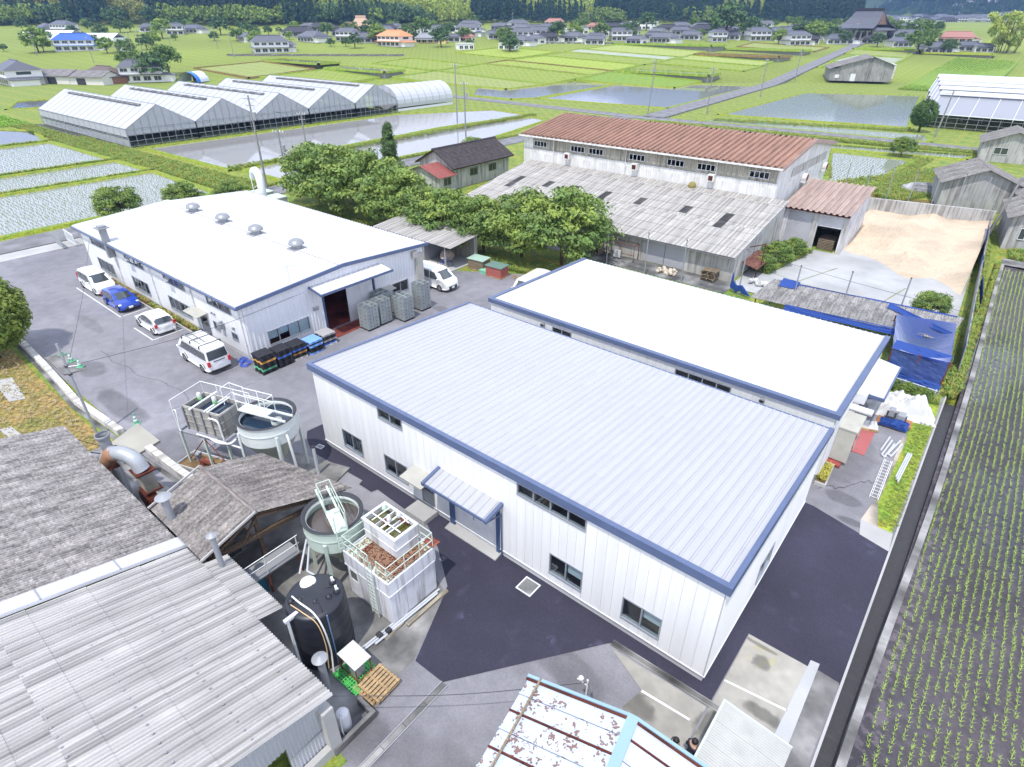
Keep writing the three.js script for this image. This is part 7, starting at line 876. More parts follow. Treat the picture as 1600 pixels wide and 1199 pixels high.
  // leaning side fence with net scraps
  const fe = thing('boundary_fence', 'long grey sheet fence with blue net scraps above rice field', 'fence', [0, 0, 0]); for (let i = 0; i < 22; i++) { const z = -33 - i * 2.2, x = 4.3 - i * 0.1, xb = 4.3 - (i + 1) * 0.1; mesh('fence_sheet', hexa([[x - 0.03, 0.1, z], [x + 0.03, 0.1, z], [xb + 0.03, 0.1, z - 2.17], [xb - 0.03, 0.1, z - 2.17], [x - 0.23, 2.3, z], [x - 0.17, 2.3, z], [xb - 0.17, 2.3, z - 2.17], [xb - 0.23, 2.3, z - 2.17]]), pick(variants(M.galv, 3, 0.15, i + 1)), fe); mesh('fence_post', bar([x, 0, z], [x - 0.22, 2.6, z], 0.035), M.galv, fe); }
  mesh('net_scrap', [net([3.9, 2.4, -44], [3.4, 2.5, -49], [3.5, 1.4, -49], [4.1, 0.8, -45], 0.1, 10), net([3.2, 2.5, -52], [2.8, 2.5, -56], [2.9, 1.6, -56], [3.3, 1.2, -53], 0.1, 10), net([2.6, 2.5, -60], [2.2, 2.6, -68], [2.3, 1.8, -68], [2.7, 1.6, -61], 0.1, 10)].map(g => g.translate(0.12, 0, 0)), M.netBlue, fe);
}
{ // concrete storage yard with sawdust
  struct('concrete_yard', flat([[-13.8, -38.4], [3.2, -38.4], [2.2, -71.5], [-9, -70], [-9, -54.5], [-15, -54.5], [-14.5, -40.2]], 0.05), mk([0.45, 0.45, 0.445], 0.9, { map: T.soft, bumpMap: T.grain, bumpScale: 0.003 }));
  struct('slab_joint', [flat([[-11.6, -38.5], [-8.0, -50], [-7.9, -50], [-11.5, -38.5]], 0.056), flat([[-3.6, -38.5], [-1.6, -48.5], [-1.52, -48.5], [-3.5, -38.5]], 0.056), flat([[-14, -45.1], [-9, -43.5], [3, -41.2], [3, -41.14], [-9, -43.44], [-14, -45.04]], 0.054)], mk([0.22, 0.24, 0.12], 0.95, { map: T.grass }));
  const n = 60, pos = [], idx = [], uv = []; for (let j = 0; j <= n; j++) for (let i = 0; i <= n; i++) { const x = -9.6 + 12.2 * i / n, z = -49 - 22.5 * j / n; const rr = fbm(x / 3 + 20, z / 3 + 20, 256, 601, 5), edge = Math.min(1, Math.max(0, (-z - 51.0 - 2.6 * Math.abs(Math.sin(x * 0.35 + 0.7)) - 3.4 * Math.max(0, -x - 3) * 0.35 * (rr) + Math.max(0, x - 0) * 1.6) / 5)), inn = x < -8.8 && z > -63.5 ? 0 : 1; const h = edge * (0.25 + 1.0 * rr * rr + 1.15 * sstep(-56, -70, z) + (x > 1 ? 0.25 * (x - 1) : 0)) * inn; pos.push(x, 0.02 + h, z); uv.push(x, z); }
  for (let j = 0; j < n; j++) for (let i = 0; i < n; i++) { const a = j * (n + 1) + i, b = a + n + 1; idx.push(a, a + 1, b, a + 1, b + 1, b); }
  const g = new THREE.BufferGeometry(); g.setAttribute('position', new THREE.Float32BufferAttribute(pos, 3)); g.setAttribute('uv', new THREE.Float32BufferAttribute(uv, 2)); g.setIndex(idx); g.computeVertexNormals(); const sd = mesh('sawdust_heap', g, mk([0.62, 0.5, 0.365], 1, { map: T.soft, bumpMap: T.lump, bumpScale: 0.18 })); tag(sd, 'wide heap of pale orange sawdust spread against the concrete wall', 'sawdust', null, 'stuff');
  const rw = thing('retaining_wall', 'stained grey concrete retaining wall behind the sawdust heap', 'wall', [0, 0, 0]); const wm = variants(mk([0.48, 0.47, 0.45], 0.95, { map: T.grimy }), 4, 0.06); for (let i = 0; i < 7; i++) { const a = -10.4 + i * 1.85, b = a + 1.842, za = -69.0 - (a + 10.4) * 0.2, zb = -69.0 - (b + 10.4) * 0.2; mesh('wall_panel', hexa([[a, 0, za], [b, 0, zb], [b, 0, zb - 0.35], [a, 0, za - 0.35], [a, 3.0, za], [b, 3.0 - 0.01, zb], [b, 3.0 - 0.01, zb - 0.35], [a, 3.0, za - 0.35]]), pick(wm), rw); mesh('base_band', hexa([[a, 0, za + 0.05], [b, 0, zb + 0.05], [b, 0, zb], [a, 0, za], [a, 1.1, za + 0.05], [b, 1.1, zb + 0.05], [b, 1.1, zb], [a, 1.1, za]]), M.concLight, rw); }
  for (let i = 0; i < 7; i++) { const p = thing('net_post', 'tall slim galvanised net post standing behind the retaining wall', 'post', [-13.2 + i * 2.35, 0, -70.4 - i * 0.45], 0, 'posts behind the retaining wall'); mesh('pole', bar([0, 0, 0], [0.0, 6.3, 0], 0.05, 8), M.galv, p); mesh('cap', bar([0, 6.3, 0], [0, 6.36, 0], 0.06, 8), M.dark, p); }
  for (const [x, z] of [[-37.5, -33.2], [-33.6, -33.6], [-29.8, -34.2], [-25.9, -35.3], [-22, -36], [-18.3, -36.3], [-13.1, -37.2], [-8.2, -36], [-4.6, -37.2], [-0.75, -38.6], [-41.5, -31.5], [-45.5, -30.4]]) { const p = thing('net_post', 'tall slim galvanised net post in the line between yard and warehouse', 'post', [x, 0, z], 0, 'posts along the warehouse boundary'); mesh('pole', bar([0, 0, 0], [0, 4.2, 0], 0.055, 8), M.galv, p); mesh('cap', bar([0, 4.2, 0], [0, 4.26, 0], 0.065, 8), M.dark, p); }
  { const net = [[-14.2, 2.2], [-13.6, 0.3], [-13.0, 0.3], [-11.9, 1.6]]; const s = new THREE.Shape([[-0.7, 2.4], [-0.55, 1.5], [0, 1.0], [0.7, 1.2], [1.9, 0.25], [0.9, 0.3], [0.5, 0.6], [0.1, 0.2], [-0.4, 0.5], [-0.75, 0.6]].map(p => new THREE.Vector2(...p))); const g2 = new THREE.ExtrudeGeometry(s, { depth: 0.12, bevelEnabled: true, bevelSize: 0.05, bevelThickness: 0.05, steps: 3 }); const b = mesh('net_bundle', uvm(g2), M.netBlue); b.scale.setScalar(0.75); b.position.set(-13.4, 0.03, -37.3); b.rotation.y = -0.2; tag(b, 'sagging blue net bundle hanging from a post before the warehouse', 'net'); }
  const rk = thing('steel_rack', 'rusty red open steel rack standing before warehouse lean-to', 'rack', [-26.2, 0.05, -39.0]); for (const [x, z] of [[-1.6, -0.4], [1.6, -0.4], [-1.6, 0.6], [1.6, 0.6], [0, 0.6]]) mesh('post', beam([x, 0, z], [x, 1.7, z], 0.05), M.rust, rk); mesh('rail', [beam([-1.6, 1.7, 0.6], [1.6, 1.7, 0.6], 0.05), beam([-1.6, 1.7, -0.4], [1.6, 1.7, -0.4], 0.05), beam([-1.6, 0.7, 0.6], [1.6, 0.7, 0.6], 0.05), beam([-1.6, 1.7, -0.4], [-1.6, 1.7, 0.6], 0.05), beam([1.6, 1.7, -0.4], [1.6, 1.7, 0.6], 0.05)], M.rust, rk); mesh('notice_board', bx(-0.7, 0.1, 0.2, 1.0, 0.62, 0.65), M.white, rk);
  for (let s = 0; s < 2; s++) { const base = s ? [-16.6, -38.9] : [-29.2, -38.6]; for (let i = 0; i < 7; i++) { const p = thing('wooden_pallet', s ? 'grey wooden pallet in the stack near warehouse corner' : 'grey wooden pallet in the stack beside red steel rack', 'pallet', [base[0] + R(-0.08, 0.08), 0.05 + i * 0.15, base[1] + R(-0.08, 0.08)], R(-0.15, 0.15), s ? 'pallets at the warehouse corner' : 'pallets beside the rack'); mesh('deck', [0, 1, 2, 3, 4].map(k => bx(-0.7, 0.7, 0.11, 0.135, -0.55 + k * 0.23, -0.4 + k * 0.23)), M.greyWood, p); mesh('bearer', [-0.6, 0, 0.6].map(x => bx(x - 0.05, x + 0.05, 0, 0.11, -0.55, 0.55)), M.greyWood, p); } }
  const rub = mesh('rubble_pile', (() => { const l = []; for (let i = 0; i < 40; i++) l.push(new THREE.IcosahedronGeometry(R(0.08, 0.22), 0).translate(R(-0.9, 0.9), R(0.05, 0.4), R(-0.5, 0.5))); return merge(l.map(g => uvm(g))); })(), mk([0.55, 0.48, 0.38], 0.95)); rub.position.set(-20.5, 0.03, -37.9); tag(rub, 'low pile of pale broken rubble before the warehouse shutters', 'rubble', null, 'stuff');
  const rb2 = mesh('rubble_pile', (() => { const l = []; for (let i = 0; i < 50; i++) l.push(new THREE.IcosahedronGeometry(R(0.08, 0.25), 0).translate(R(-1.2, 1.2), R(0.05, 0.4), R(-0.5, 0.5))); return merge(l.map(g => uvm(g))); })(), mk([0.5, 0.5, 0.48], 0.95)); rb2.position.set(-12.0, 0.03, -40.6); tag(rb2, 'heap of grey stones and scrap under the rusty side canopy', 'rubble', null, 'stuff');
}
{ // services behind the older white building, gate, cabinets
  const d = thing('roof_duct', 'fat white bent duct rising behind the white building roof', 'duct', [0, 0, 0]); mesh('bend', tube([[-62.6, 3, -20.6], [-62.6, 5.6, -20.6], [-62.9, 6.4, -20.7], [-63.7, 6.75, -20.9], [-64.6, 6.5, -21.1], [-65.0, 5.9, -21.2]], 0.42, 18, 40), M.mintWhite, d); for (const [x, z] of [[-64.4, -20.6], [-64.7, -21.6]]) mesh('leg', beam([x, 0, z], [x + 0.1, 6.2, z + 0.1], 0.07), M.rail, d); mesh('brace', beam([-64.4, 4.8, -20.7], [-62.8, 5.6, -20.6], 0.05), M.rail, d);
  for (const [x, z, h, l] of [[-71.6, -25.4, 2.4, 'beige electrical cabinet with round vent behind white building'], [-68.2, -25.2, 2.3, 'wide cream equipment cabinet with green top behind white building']]) { const c = thing('equipment_cabinet', l, 'cabinet', [x, 0, z]); mesh('body', cbx(0, 0, 0, 2.2, h, 1.8), mk([0.6, 0.58, 0.52], 0.7, { map: T.soft }), c); mesh('roof', cbx(0, h, 0, 2.4, 0.12, 2.0), M.mint, c); mesh('vent', rot(new THREE.CylinderGeometry(0.3, 0.3, 0.06, 16), 'X', Math.PI / 2).translate(-0.4, h - 0.6, 0.92), M.dark, c); }
  const gt = thing('sliding_gate', 'white tubular steel gate at the yard entrance by road', 'gate', [-75.8, 0.06, -4.2], -0.05); mesh('frame', [bx(-1.6, 1.6, 0.15, 0.22, -0.03, 0.03), bx(-1.6, 1.6, 1.25, 1.32, -0.03, 0.03), bx(-1.6, -1.53, 0.22, 1.25, -0.03, 0.03), bx(1.53, 1.6, 0.22, 1.25, -0.03, 0.03)], M.rail, gt); for (let i = 0; i < 18; i++) mesh('bar', bx(-1.42 + i * 0.165, -1.4 + i * 0.165, 0.22, 1.25, -0.012, 0.012), M.rail, gt); for (const z of [-1.2, 1.2]) mesh('rear_panel', bx(-1.6, 1.6, 0.15, 1.2, z - 0.015, z + 0.015), M.galv, gt);
}
// ---------- rice seedlings ----------
function tuftGeo(n, h, sp, w, seed) { // little bunch of bent blades
  const r = mulberry(seed), o = []; for (let i = 0; i < n; i++) { const a = i / n * 6.28 + r() * 0.8, c = Math.cos(a), s = Math.sin(a), L = h * (0.7 + 0.6 * r()), q = sp * (0.5 + r()); const b0 = [c * 0.008 - s * w, 0, s * 0.008 + c * w], b1 = [c * 0.008 + s * w, 0, s * 0.008 - c * w], m0 = [c * q * 0.5 - s * w * 0.8, L * 0.7, s * q * 0.5 + c * w * 0.8], m1 = [c * q * 0.5 + s * w * 0.8, L * 0.7, s * q * 0.5 - c * w * 0.8], t = [c * q, L * 0.85, s * q]; o.push(...b0, ...b1, ...m1, ...b0, ...m1, ...m0, ...m0, ...m1, ...t); } return fromTris(o);
}
const I4 = new THREE.Matrix4(), Q0 = new THREE.Quaternion(), E0_ = new THREE.Euler();
function scatter(name, geo, mat, list, label, category, parent = scene) { // list of [x,y,z,scale,turn,scaleY?,color?]
  const im = new THREE.InstancedMesh(geo, mat, list.length); im.castShadow = im.receiveShadow = true; const c = new THREE.Color();
  list.forEach((p, i) => { E0_.set(0, p[4] ?? 0, 0); Q0.setFromEuler(E0_); I4.compose(V(p[0], p[1], p[2]), Q0, V(p[3], p[5] ?? p[3], p[3])); im.setMatrixAt(i, I4); if (p[6]) im.setColorAt(i, c.setRGB(...p[6])); });
  im.name = parent === scene ? numbered(name) : name; parent.add(im); im.userData.kind = 'stuff'; if (label) tag(im, label, category, null, 'stuff'); return im;
}
M.seed = mk([0.5, 0.68, 0.12], 0.7, { phys: true, side: THREE.DoubleSide, transmission: 0.3, thickness: 0 });
M.seedFar = mk([0.26, 0.38, 0.16], 0.8, { side: THREE.DoubleSide });
camera.updateMatrixWorld(); camera.aspect = 1024 / 767; camera.updateProjectionMatrix();
{
  const tg = [tuftGeo(6, 0.17, 0.1, 0.009, 1), tuftGeo(5, 0.15, 0.12, 0.009, 2), tuftGeo(6, 0.16, 0.11, 0.009, 3)], all = [];
  for (let row = 0; row < 72; row++) { const x0 = 5.45 + row * 0.3; for (let z = 3.5; z > -61; z -= 0.2) { if (x0 > 20 - z * 0.02) continue; const x = x0 - 0.28 * sstep(-26, -62, z) + 0.06 * Math.sin(z * 0.16) + 0.02 * Math.sin(z * 0.5 + row) + R(-0.025, 0.025); if (rnd() < 0.08) continue; all.push([x, -0.125, z + R(-0.03, 0.03), R(0.8, 1.15), R(0, 6.3)]); } }
  const v = V(0, 0, 0); for (const p of all) { v.set(p[0], p[1], p[2]).project(camera); const inF = Math.abs(v.x) < 1 && Math.abs(v.y) < 1; p.d = (inF ? 0 : 1e6) + Math.hypot(p[0] - camera.position.x, p[1] - camera.position.y, p[2] - camera.position.z); }
  all.sort((a, b) => a.d - b.d);
  all.slice(0, 300).forEach((p, i) => { const m = mesh('rice_seedling', tg[i % 3], M.seed); m.position.set(p[0], p[1], p[2]); m.scale.setScalar(p[3]); m.rotation.y = p[4]; tag(m, 'young rice seedling in a planted row of the dark mud field', 'rice seedling', 'rice seedlings in the mud field'); });
  const rest = all.slice(300).filter(p => p.d < 1e6 || p[0] < 30); for (let k = 0; k < 3; k++) scatter('rice_rows', tg[k], M.seed, rest.filter((p, i) => i % 3 === k), 'rows of young rice seedlings across the dark mud field', 'rice');
  const fg = tuftGeo(5, 0.2, 0.13, 0.016, 7); scatter('paddy_seedlings', fg, M.seedFar, seedSpots.map(p => [p[0], p[1], p[2], R(0.8, 1.2), R(0, 6.3)]), 'fine rows of rice seedlings standing in the flooded far paddies', 'rice');
}
// ---------- grass tufts on banks and verges ----------
{
  const gg = tuftGeo(7, 0.38, 0.22, 0.02, 11), L = [], col = () => { const a = rnd(); return [0.16 + 0.18 * a, 0.26 + 0.1 * rnd(), 0.04 + 0.05 * rnd()]; };
  const strip = (x0, z0, x1, z1, w, n, s = 1, y = 0) => { for (let i = 0; i < n; i++) { const t = rnd(), o = R(-w, w); const dx = x1 - x0, dz = z1 - z0, l = Math.hypot(dx, dz); L.push([x0 + dx * t - dz / l * o, y, z0 + dz * t + dx / l * o, s * R(0.5, 1.4), R(0, 6.3), undefined, col()]); } };
  strip(-84, -30, -152, -29, 3, 6000, 1.3); strip(-152, -29, -182, -29, 2, 1500, 1.3); strip(-98, -35, -100, -120, 1.2, 2600, 1.2, 0.2); strip(-83.4, -30, -83.4, -118, 0.7, 1500, 1.1); strip(-130, -33, -130, -100, 0.8, 900, 1);
  strip(-107.4, 20, -107.4, -27, 0.4, 900, 0.9, 0.2); strip(-121.4, 20, -121.4, -27, 0.6, 1200, 1, 0.2); strip(-152, 20, -152, -27, 0.7, 900, 1, 0.2);
  strip(4.45, -30, 3.0, -68, 0.35, 1400, 1.1); strip(4.6, -30, 4.5, -62, 0.15, 800, 0.8); strip(3.7, -13.2, 3.6, -25, 0.4, 900, 0.3, 0.03); strip(1.2, -27.8, 3.8, -28.2, 0.8, 500, 0.8, 0.03); strip(4.1, -29, 4.2, -36, 0.5, 300, 0.9);
  strip(-2, -110, -14, -85, 6, 5000, 1.2); strip(2, -80, -12, -76, 3, 1800, 1.2); strip(-70, -132, -10, -136, 2.2, 0, 1); strip(-72, -128, 0, -131, 2.2, 4000, 1.3); strip(-60, -142, -18, -154, 2, 1200, 1.2); strip(-13.6, -44, -12.2, -53.5, 0.9, 700, 1.3); strip(-37, -29, -29, -30.5, 1.2, 900, 0.9); strip(-74, -27, -50, -29, 2, 1800, 1);
  strip(-20, -92, -27, -118, 0.6, 600, 1); strip(-12, -100, -11, -120, 1.5, 800, 1); strip(-30, -122, -4, -128, 0.4, 500, 1.0); strip(5, -66, 14, -67, 2, 900, 1.1);
  scatter('bank_grass', gg, mk([1, 1, 1], 0.9, { side: THREE.DoubleSide }), L, 'long green grass growing along the field banks and verges', 'grass');
  const D = []; for (let i = 0; i < 3200; i++) { const x = R(-56, -32.5), z = R(8.2, 16); if (z < 8.3 + (x < -46 ? 0 : 0.1)) continue; const a = rnd(); D.push([x, 0.03, z, R(0.25, 0.6), R(0, 6.3), undefined, a < 0.84 ? [0.5, 0.42, 0.26] : [0.25, 0.3, 0.08]]); } scatter('dry_grass_tufts', gg, mk([1, 1, 1], 0.95, { side: THREE.DoubleSide }), D, 'dry straw coloured grass on the plot beside the yard wall', 'grass');
  const sg = tuftGeo(9, 0.42, 0.3, 0.035, 13), S = []; for (let i = 0; i < 380; i++) S.push([R(-63, -43.3), 0.09, R(-2.45, -2.1), R(0.5, 1.0), R(0, 6.3), undefined, rnd() < 0.4 ? [0.3, 0.16, 0.08] : rnd() < 0.5 ? [0.4, 0.4, 0.08] : [0.2, 0.3, 0.06]]); for (let i = 0; i < 70; i++) S.push([R(-0.05, 0.35), 0.13, R(-16.4, -14.7), R(0.5, 0.9), R(0, 6.3), undefined, rnd() < 0.5 ? [0.42, 0.4, 0.06] : [0.3, 0.26, 0.06]]); scatter('low_shrubs', sg, mk([1, 1, 1], 0.9, { side: THREE.DoubleSide }), S, 'low reddish and yellow green planting along the building wall', 'shrubs');
  const cg = tuftGeo(12, 0.7, 0.5, 0.07, 17), Cc = []; for (let x = -214; x < -181; x += 1.2) for (let z = -31; z < -12; z += 0.8) Cc.push([x, 0, z, R(0.6, 1), R(0, 6.3), undefined, [0.25, 0.42, 0.06]]); for (let x = -40; x < -15; x += 1.1) for (let z = -394; z < -257; z += 1.3) Cc.push([x, gy(x, z) + 0.1, z, R(0.8, 1.3), R(0, 6.3), undefined, [0.2 + 0.1 * rnd(), 0.38, 0.06]]); scatter('crop_rows', cg, mk([1, 1, 1], 0.9, { side: THREE.DoubleSide }), Cc, 'rows of leafy green crop in the dry fields', 'crop');
}
// ---------- trees ----------
function leafCloud(clumps, per, size, seed, palette, up = 0.5) { // clumps [x,y,z,rx,ry,rz]
  const r = mulberry(seed), pos = [], col = [], nrm = [], a = V(0, 0, 0), b = V(0, 0, 0), n = V(0, 0, 0);
  const gs = () => (r() + r() + r() - 1.5) / 0.9;
  for (const c of clumps) { const pc = palette[Math.floor(r() * palette.length)], tone = 0.82 + 0.36 * r(); for (let i = 0; i < per; i++) {
    let x = gs(), y = gs(), z = gs(); const l = Math.hypot(x, y, z) || 1, k = Math.min(1, l) / l * (0.55 + 0.45 * Math.min(1, l)); x *= k; y *= k; z *= k;
    const px = c[0] + x * c[3], py = c[1] + y * c[4], pz = c[2] + z * c[5]; n.set(x + (r() - 0.5) * 1.4, y + up + (r() - 0.5) * 1.2, z + (r() - 0.5) * 1.4).normalize(); a.set(r() - 0.5, r() - 0.5, r() - 0.5).cross(n).normalize(); b.copy(n).cross(a);
    const s = size * (0.45 + 1.0 * r()), w = s * 0.5; const tip = [px + a.x * s, py + a.y * s - s * 0.15, pz + a.z * s], tail = [px - a.x * s, py - a.y * s, pz - a.z * s], L = [px + b.x * w, py + b.y * w + s * 0.1, pz + b.z * w], Rr = [px - b.x * w, py - b.y * w + s * 0.1, pz - b.z * w];
    pos.push(...tail, ...Rr, ...tip, ...tail, ...tip, ...L); const t = tone * (0.85 + 0.3 * r()); for (let q = 0; q < 6; q++) { col.push(pc[0] * t, pc[1] * t, pc[2] * t); } } }
  const g = new THREE.BufferGeometry(); g.setAttribute('position', new THREE.Float32BufferAttribute(pos, 3)); g.setAttribute('color', new THREE.Float32BufferAttribute(col, 3)); g.computeVertexNormals(); return g;
}
M.leaf = mk([1, 1, 1], 0.75, { phys: true, vertexColors: true, side: THREE.DoubleSide, transmission: 0.25, thickness: 0 });
M.leafSolid = mk([1, 1, 1], 0.85, { vertexColors: true, side: THREE.DoubleSide });
const GREEN = [[0.16, 0.25, 0.04], [0.2, 0.29, 0.045], [0.12, 0.2, 0.035], [0.25, 0.33, 0.055]], DARK = [[0.06, 0.12, 0.035], [0.075, 0.14, 0.04], [0.055, 0.105, 0.035]], BAMB = [[0.36, 0.42, 0.08], [0.42, 0.48, 0.1], [0.28, 0.36, 0.06]], CEDAR = [[0.03, 0.075, 0.04], [0.035, 0.085, 0.045], [0.028, 0.065, 0.035]], YEL = [[0.26, 0.27, 0.07], [0.22, 0.24, 0.06]];
function crownClumps(rx, ry, rz, y0, n, seed, cr) { const r = mulberry(seed), o = []; for (let i = 0; i < n; i++) { const a = r() * 6.283, e = Math.acos(1 - 1.55 * r()), q = 0.42 + 0.72 * Math.sqrt(r()); const x = Math.sin(e) * Math.cos(a), y = Math.cos(e), z = Math.sin(e) * Math.sin(a), s = cr * (0.45 + 0.95 * r()); o.push([x * rx * q, y0 + ry + y * ry * q, z * rz * q, s * 1.25, s * 0.55, s * 1.25]); } return o; }
function trunkGeo(h, r, limbs, seed, spread) { const q = mulberry(seed), l = [tube([[0, -0.1, 0], [R(-0.1, 0.1) * h * 0.2, h * 0.5, R(-0.1, 0.1) * h * 0.2], [0, h, 0]], r, 7)]; for (let i = 0; i < limbs; i++) { const a = i / limbs * 6.28 + q(), y = h * (0.45 + 0.4 * q()); l.push(bar([0, y, 0], [Math.cos(a) * spread * 0.7, y + spread * (0.3 + 0.5 * q()), Math.sin(a) * spread * 0.7], r * 0.5, 5, r * 0.15)); } return merge(l.map(g => { const k = g.index ? g.toNonIndexed() : g; return k; })); }
function tree(name, label, p, group, o) { const t = thing(name, label, 'tree', p, o.turn ?? 0, group); mesh('trunk', o.trunk, M.bark, t); mesh('crown', o.crown, M.leaf, t); t.scale.setScalar(o.s ?? 1); return t; }
{
  const defs = [0, 1, 2].map(k => ({ crown: leafCloud(crownClumps(3.5 + k * 0.3, 3.0, 3.5, 0.5, 125, 700 + k, 0.85), 115, 0.19, 710 + k, GREEN), trunk: trunkGeo(3.4, 0.17, 7, 720 + k, 2.6) }));
  const row = [[-69.5, -32.5, 1.08, 0, 'leafy green cherry tree at the roadside end of the row'], [-64, -31.2, 1.15, 1, 'tall spreading green tree second along the row behind white building'], [-58.4, -32.4, 1.12, 2, 'broad light green tree in the middle of the row'], [-53, -31.4, 0.98, 0, 'broad green tree above the storage shed end wall'], [-48.6, -31.6, 0.8, 1, 'green tree nearest the house with red annex'], [-43.4, -30.6, 0.86, 2, 'smaller leafy tree over the storage shed roof'], [-38.6, -31.2, 0.82, 0, 'small rounded tree behind the covered crates'], [-34.6, -32.6, 0.98, 1, 'leafy tree between net posts before the lean-to'], [-30.0, -33.4, 1.08, 2, 'bushy dark green tree at the end of the row by low building'], [-67, -36, 0.95, 2, 'green tree in the second rank beside the house']];
  for (const [x, z, s, k, l] of row) tree('leafy_tree', l, [x, 0, z], 'trees behind the works', { ...defs[k], s, turn: x });
  tree('leafy_tree', 'small bushy tree by the roadside paddy beyond white roof', [-80.2, 0, -11.4], null, { ...defs[0], s: 0.62, turn: 1 }); tree('leafy_tree', 'low bushy tree half hidden beyond the white roof ridge', [-78.6, 0, -18.4], null, { ...defs[1], s: 0.56, turn: 2 }); tree('leafy_tree', 'small shrubby tree beside the fat white duct', [-76.5, 0, -23.5], null, { ...defs[2], s: 0.5 }); tree('leafy_tree', 'round green bush behind the house with dark tiled roof', [-69.5, 0, -64], null, { ...defs[0], s: 0.65 });
  // clipped round evergreen beside the yard
  { const cl = []; const r = mulberry(91); for (let i = 0; i < 150; i++) { const a = r() * 6.28, e = Math.acos(1 - 2 * r()); cl.push([Math.sin(e) * Math.cos(a) * 1.75, 2.35 + Math.cos(e) * 1.65, Math.sin(e) * Math.sin(a) * 1.75, 0.38, 0.42, 0.38]); } const t = thing('clipped_bush', 'large clipped round evergreen tree at the yard corner by dry grass', 'tree', [-50.7, 0, 9.1]); t.scale.setScalar(1.5); mesh('trunk', trunkGeo(1.9, 0.16, 5, 92, 1.2), M.bark, t); mesh('crown', leafCloud(cl, 150, 0.09, 93, [[0.17, 0.24, 0.02], [0.13, 0.2, 0.02], [0.2, 0.26, 0.03]], 0.6), M.leaf, t); }
  { const cl = []; const r = mulberry(95); for (let i = 0; i < 80; i++) { const y = r(), w = 1.5 * (1 - y) ** 0.7 * (0.6 + 0.5 * r()) + 0.15, a = r() * 6.28; cl.push([Math.cos(a) * w * 0.8, 0.8 + y * 5.4, Math.sin(a) * w * 0.8, 0.5, 0.55, 0.5]); } const t = thing('conifer_tree', 'pointed dark green conifer standing alone by the road', 'tree', [-80.2, 0, -54.2]); mesh('trunk', trunkGeo(5.6, 0.14, 4, 96, 0.6), M.bark, t); mesh('crown', leafCloud(cl, 110, 0.14, 97, [[0.07, 0.14, 0.03], [0.09, 0.16, 0.035]], 0.4), M.leaf, t); t.scale.setScalar(1.05); }
  { const cl = []; const r = mulberry(98); for (let i = 0; i < 110; i++) { const a = r() * 6.28, e = Math.acos(1 - 2 * r()); cl.push([Math.sin(e) * Math.cos(a) * 2.2, 3.9 + Math.cos(e) * 2.3, Math.sin(e) * Math.sin(a) * 2.2, 0.6, 0.6, 0.6]); } const t = thing('round_tree', 'single dense round tree beside the glass greenhouse', 'tree', [-17.2, 0, -153.5]); mesh('trunk', trunkGeo(3, 0.25, 5, 99, 1.5), M.bark, t); mesh('crown', leafCloud(cl, 110, 0.17, 100, [[0.06, 0.13, 0.02], [0.08, 0.16, 0.025]], 0.5), M.leaf, t); }
  tree('leafy_tree', 'small rounded shrub standing by the flooded strip paddy', [-14.6, 0, -119], null, { ...defs[1], s: 0.5 }); tree('leafy_tree', 'low dark shrub on the grassy plot behind the concrete wall', [-4.3, 0, -100], null, { ...defs[2], s: 0.4 }); tree('leafy_tree', 'little green weed bush growing in the concrete yard', [1.1, 0, -42.2], null, { ...defs[0], s: 0.34 }); for (const [x, z, s] of [[1.0, -27.9, 0.13], [2.1, -27.6, 0.14], [3.0, -27.8, 0.12]]) tree('weed_sapling', 'spindly light green sapling growing along the white rail', [x, 0, z], 'saplings by the netting', { ...defs[1], s });
  for (const [x, z, s] of [[-13.2, -47.5, 0.33], [-12.6, -51, 0.28], [-13.4, -44.6, 0.25]]) tree('weed_bush', 'weedy green bush growing at the warehouse corner', [x, 0, z], 'weeds at the warehouse corner', { ...defs[2], s });
}
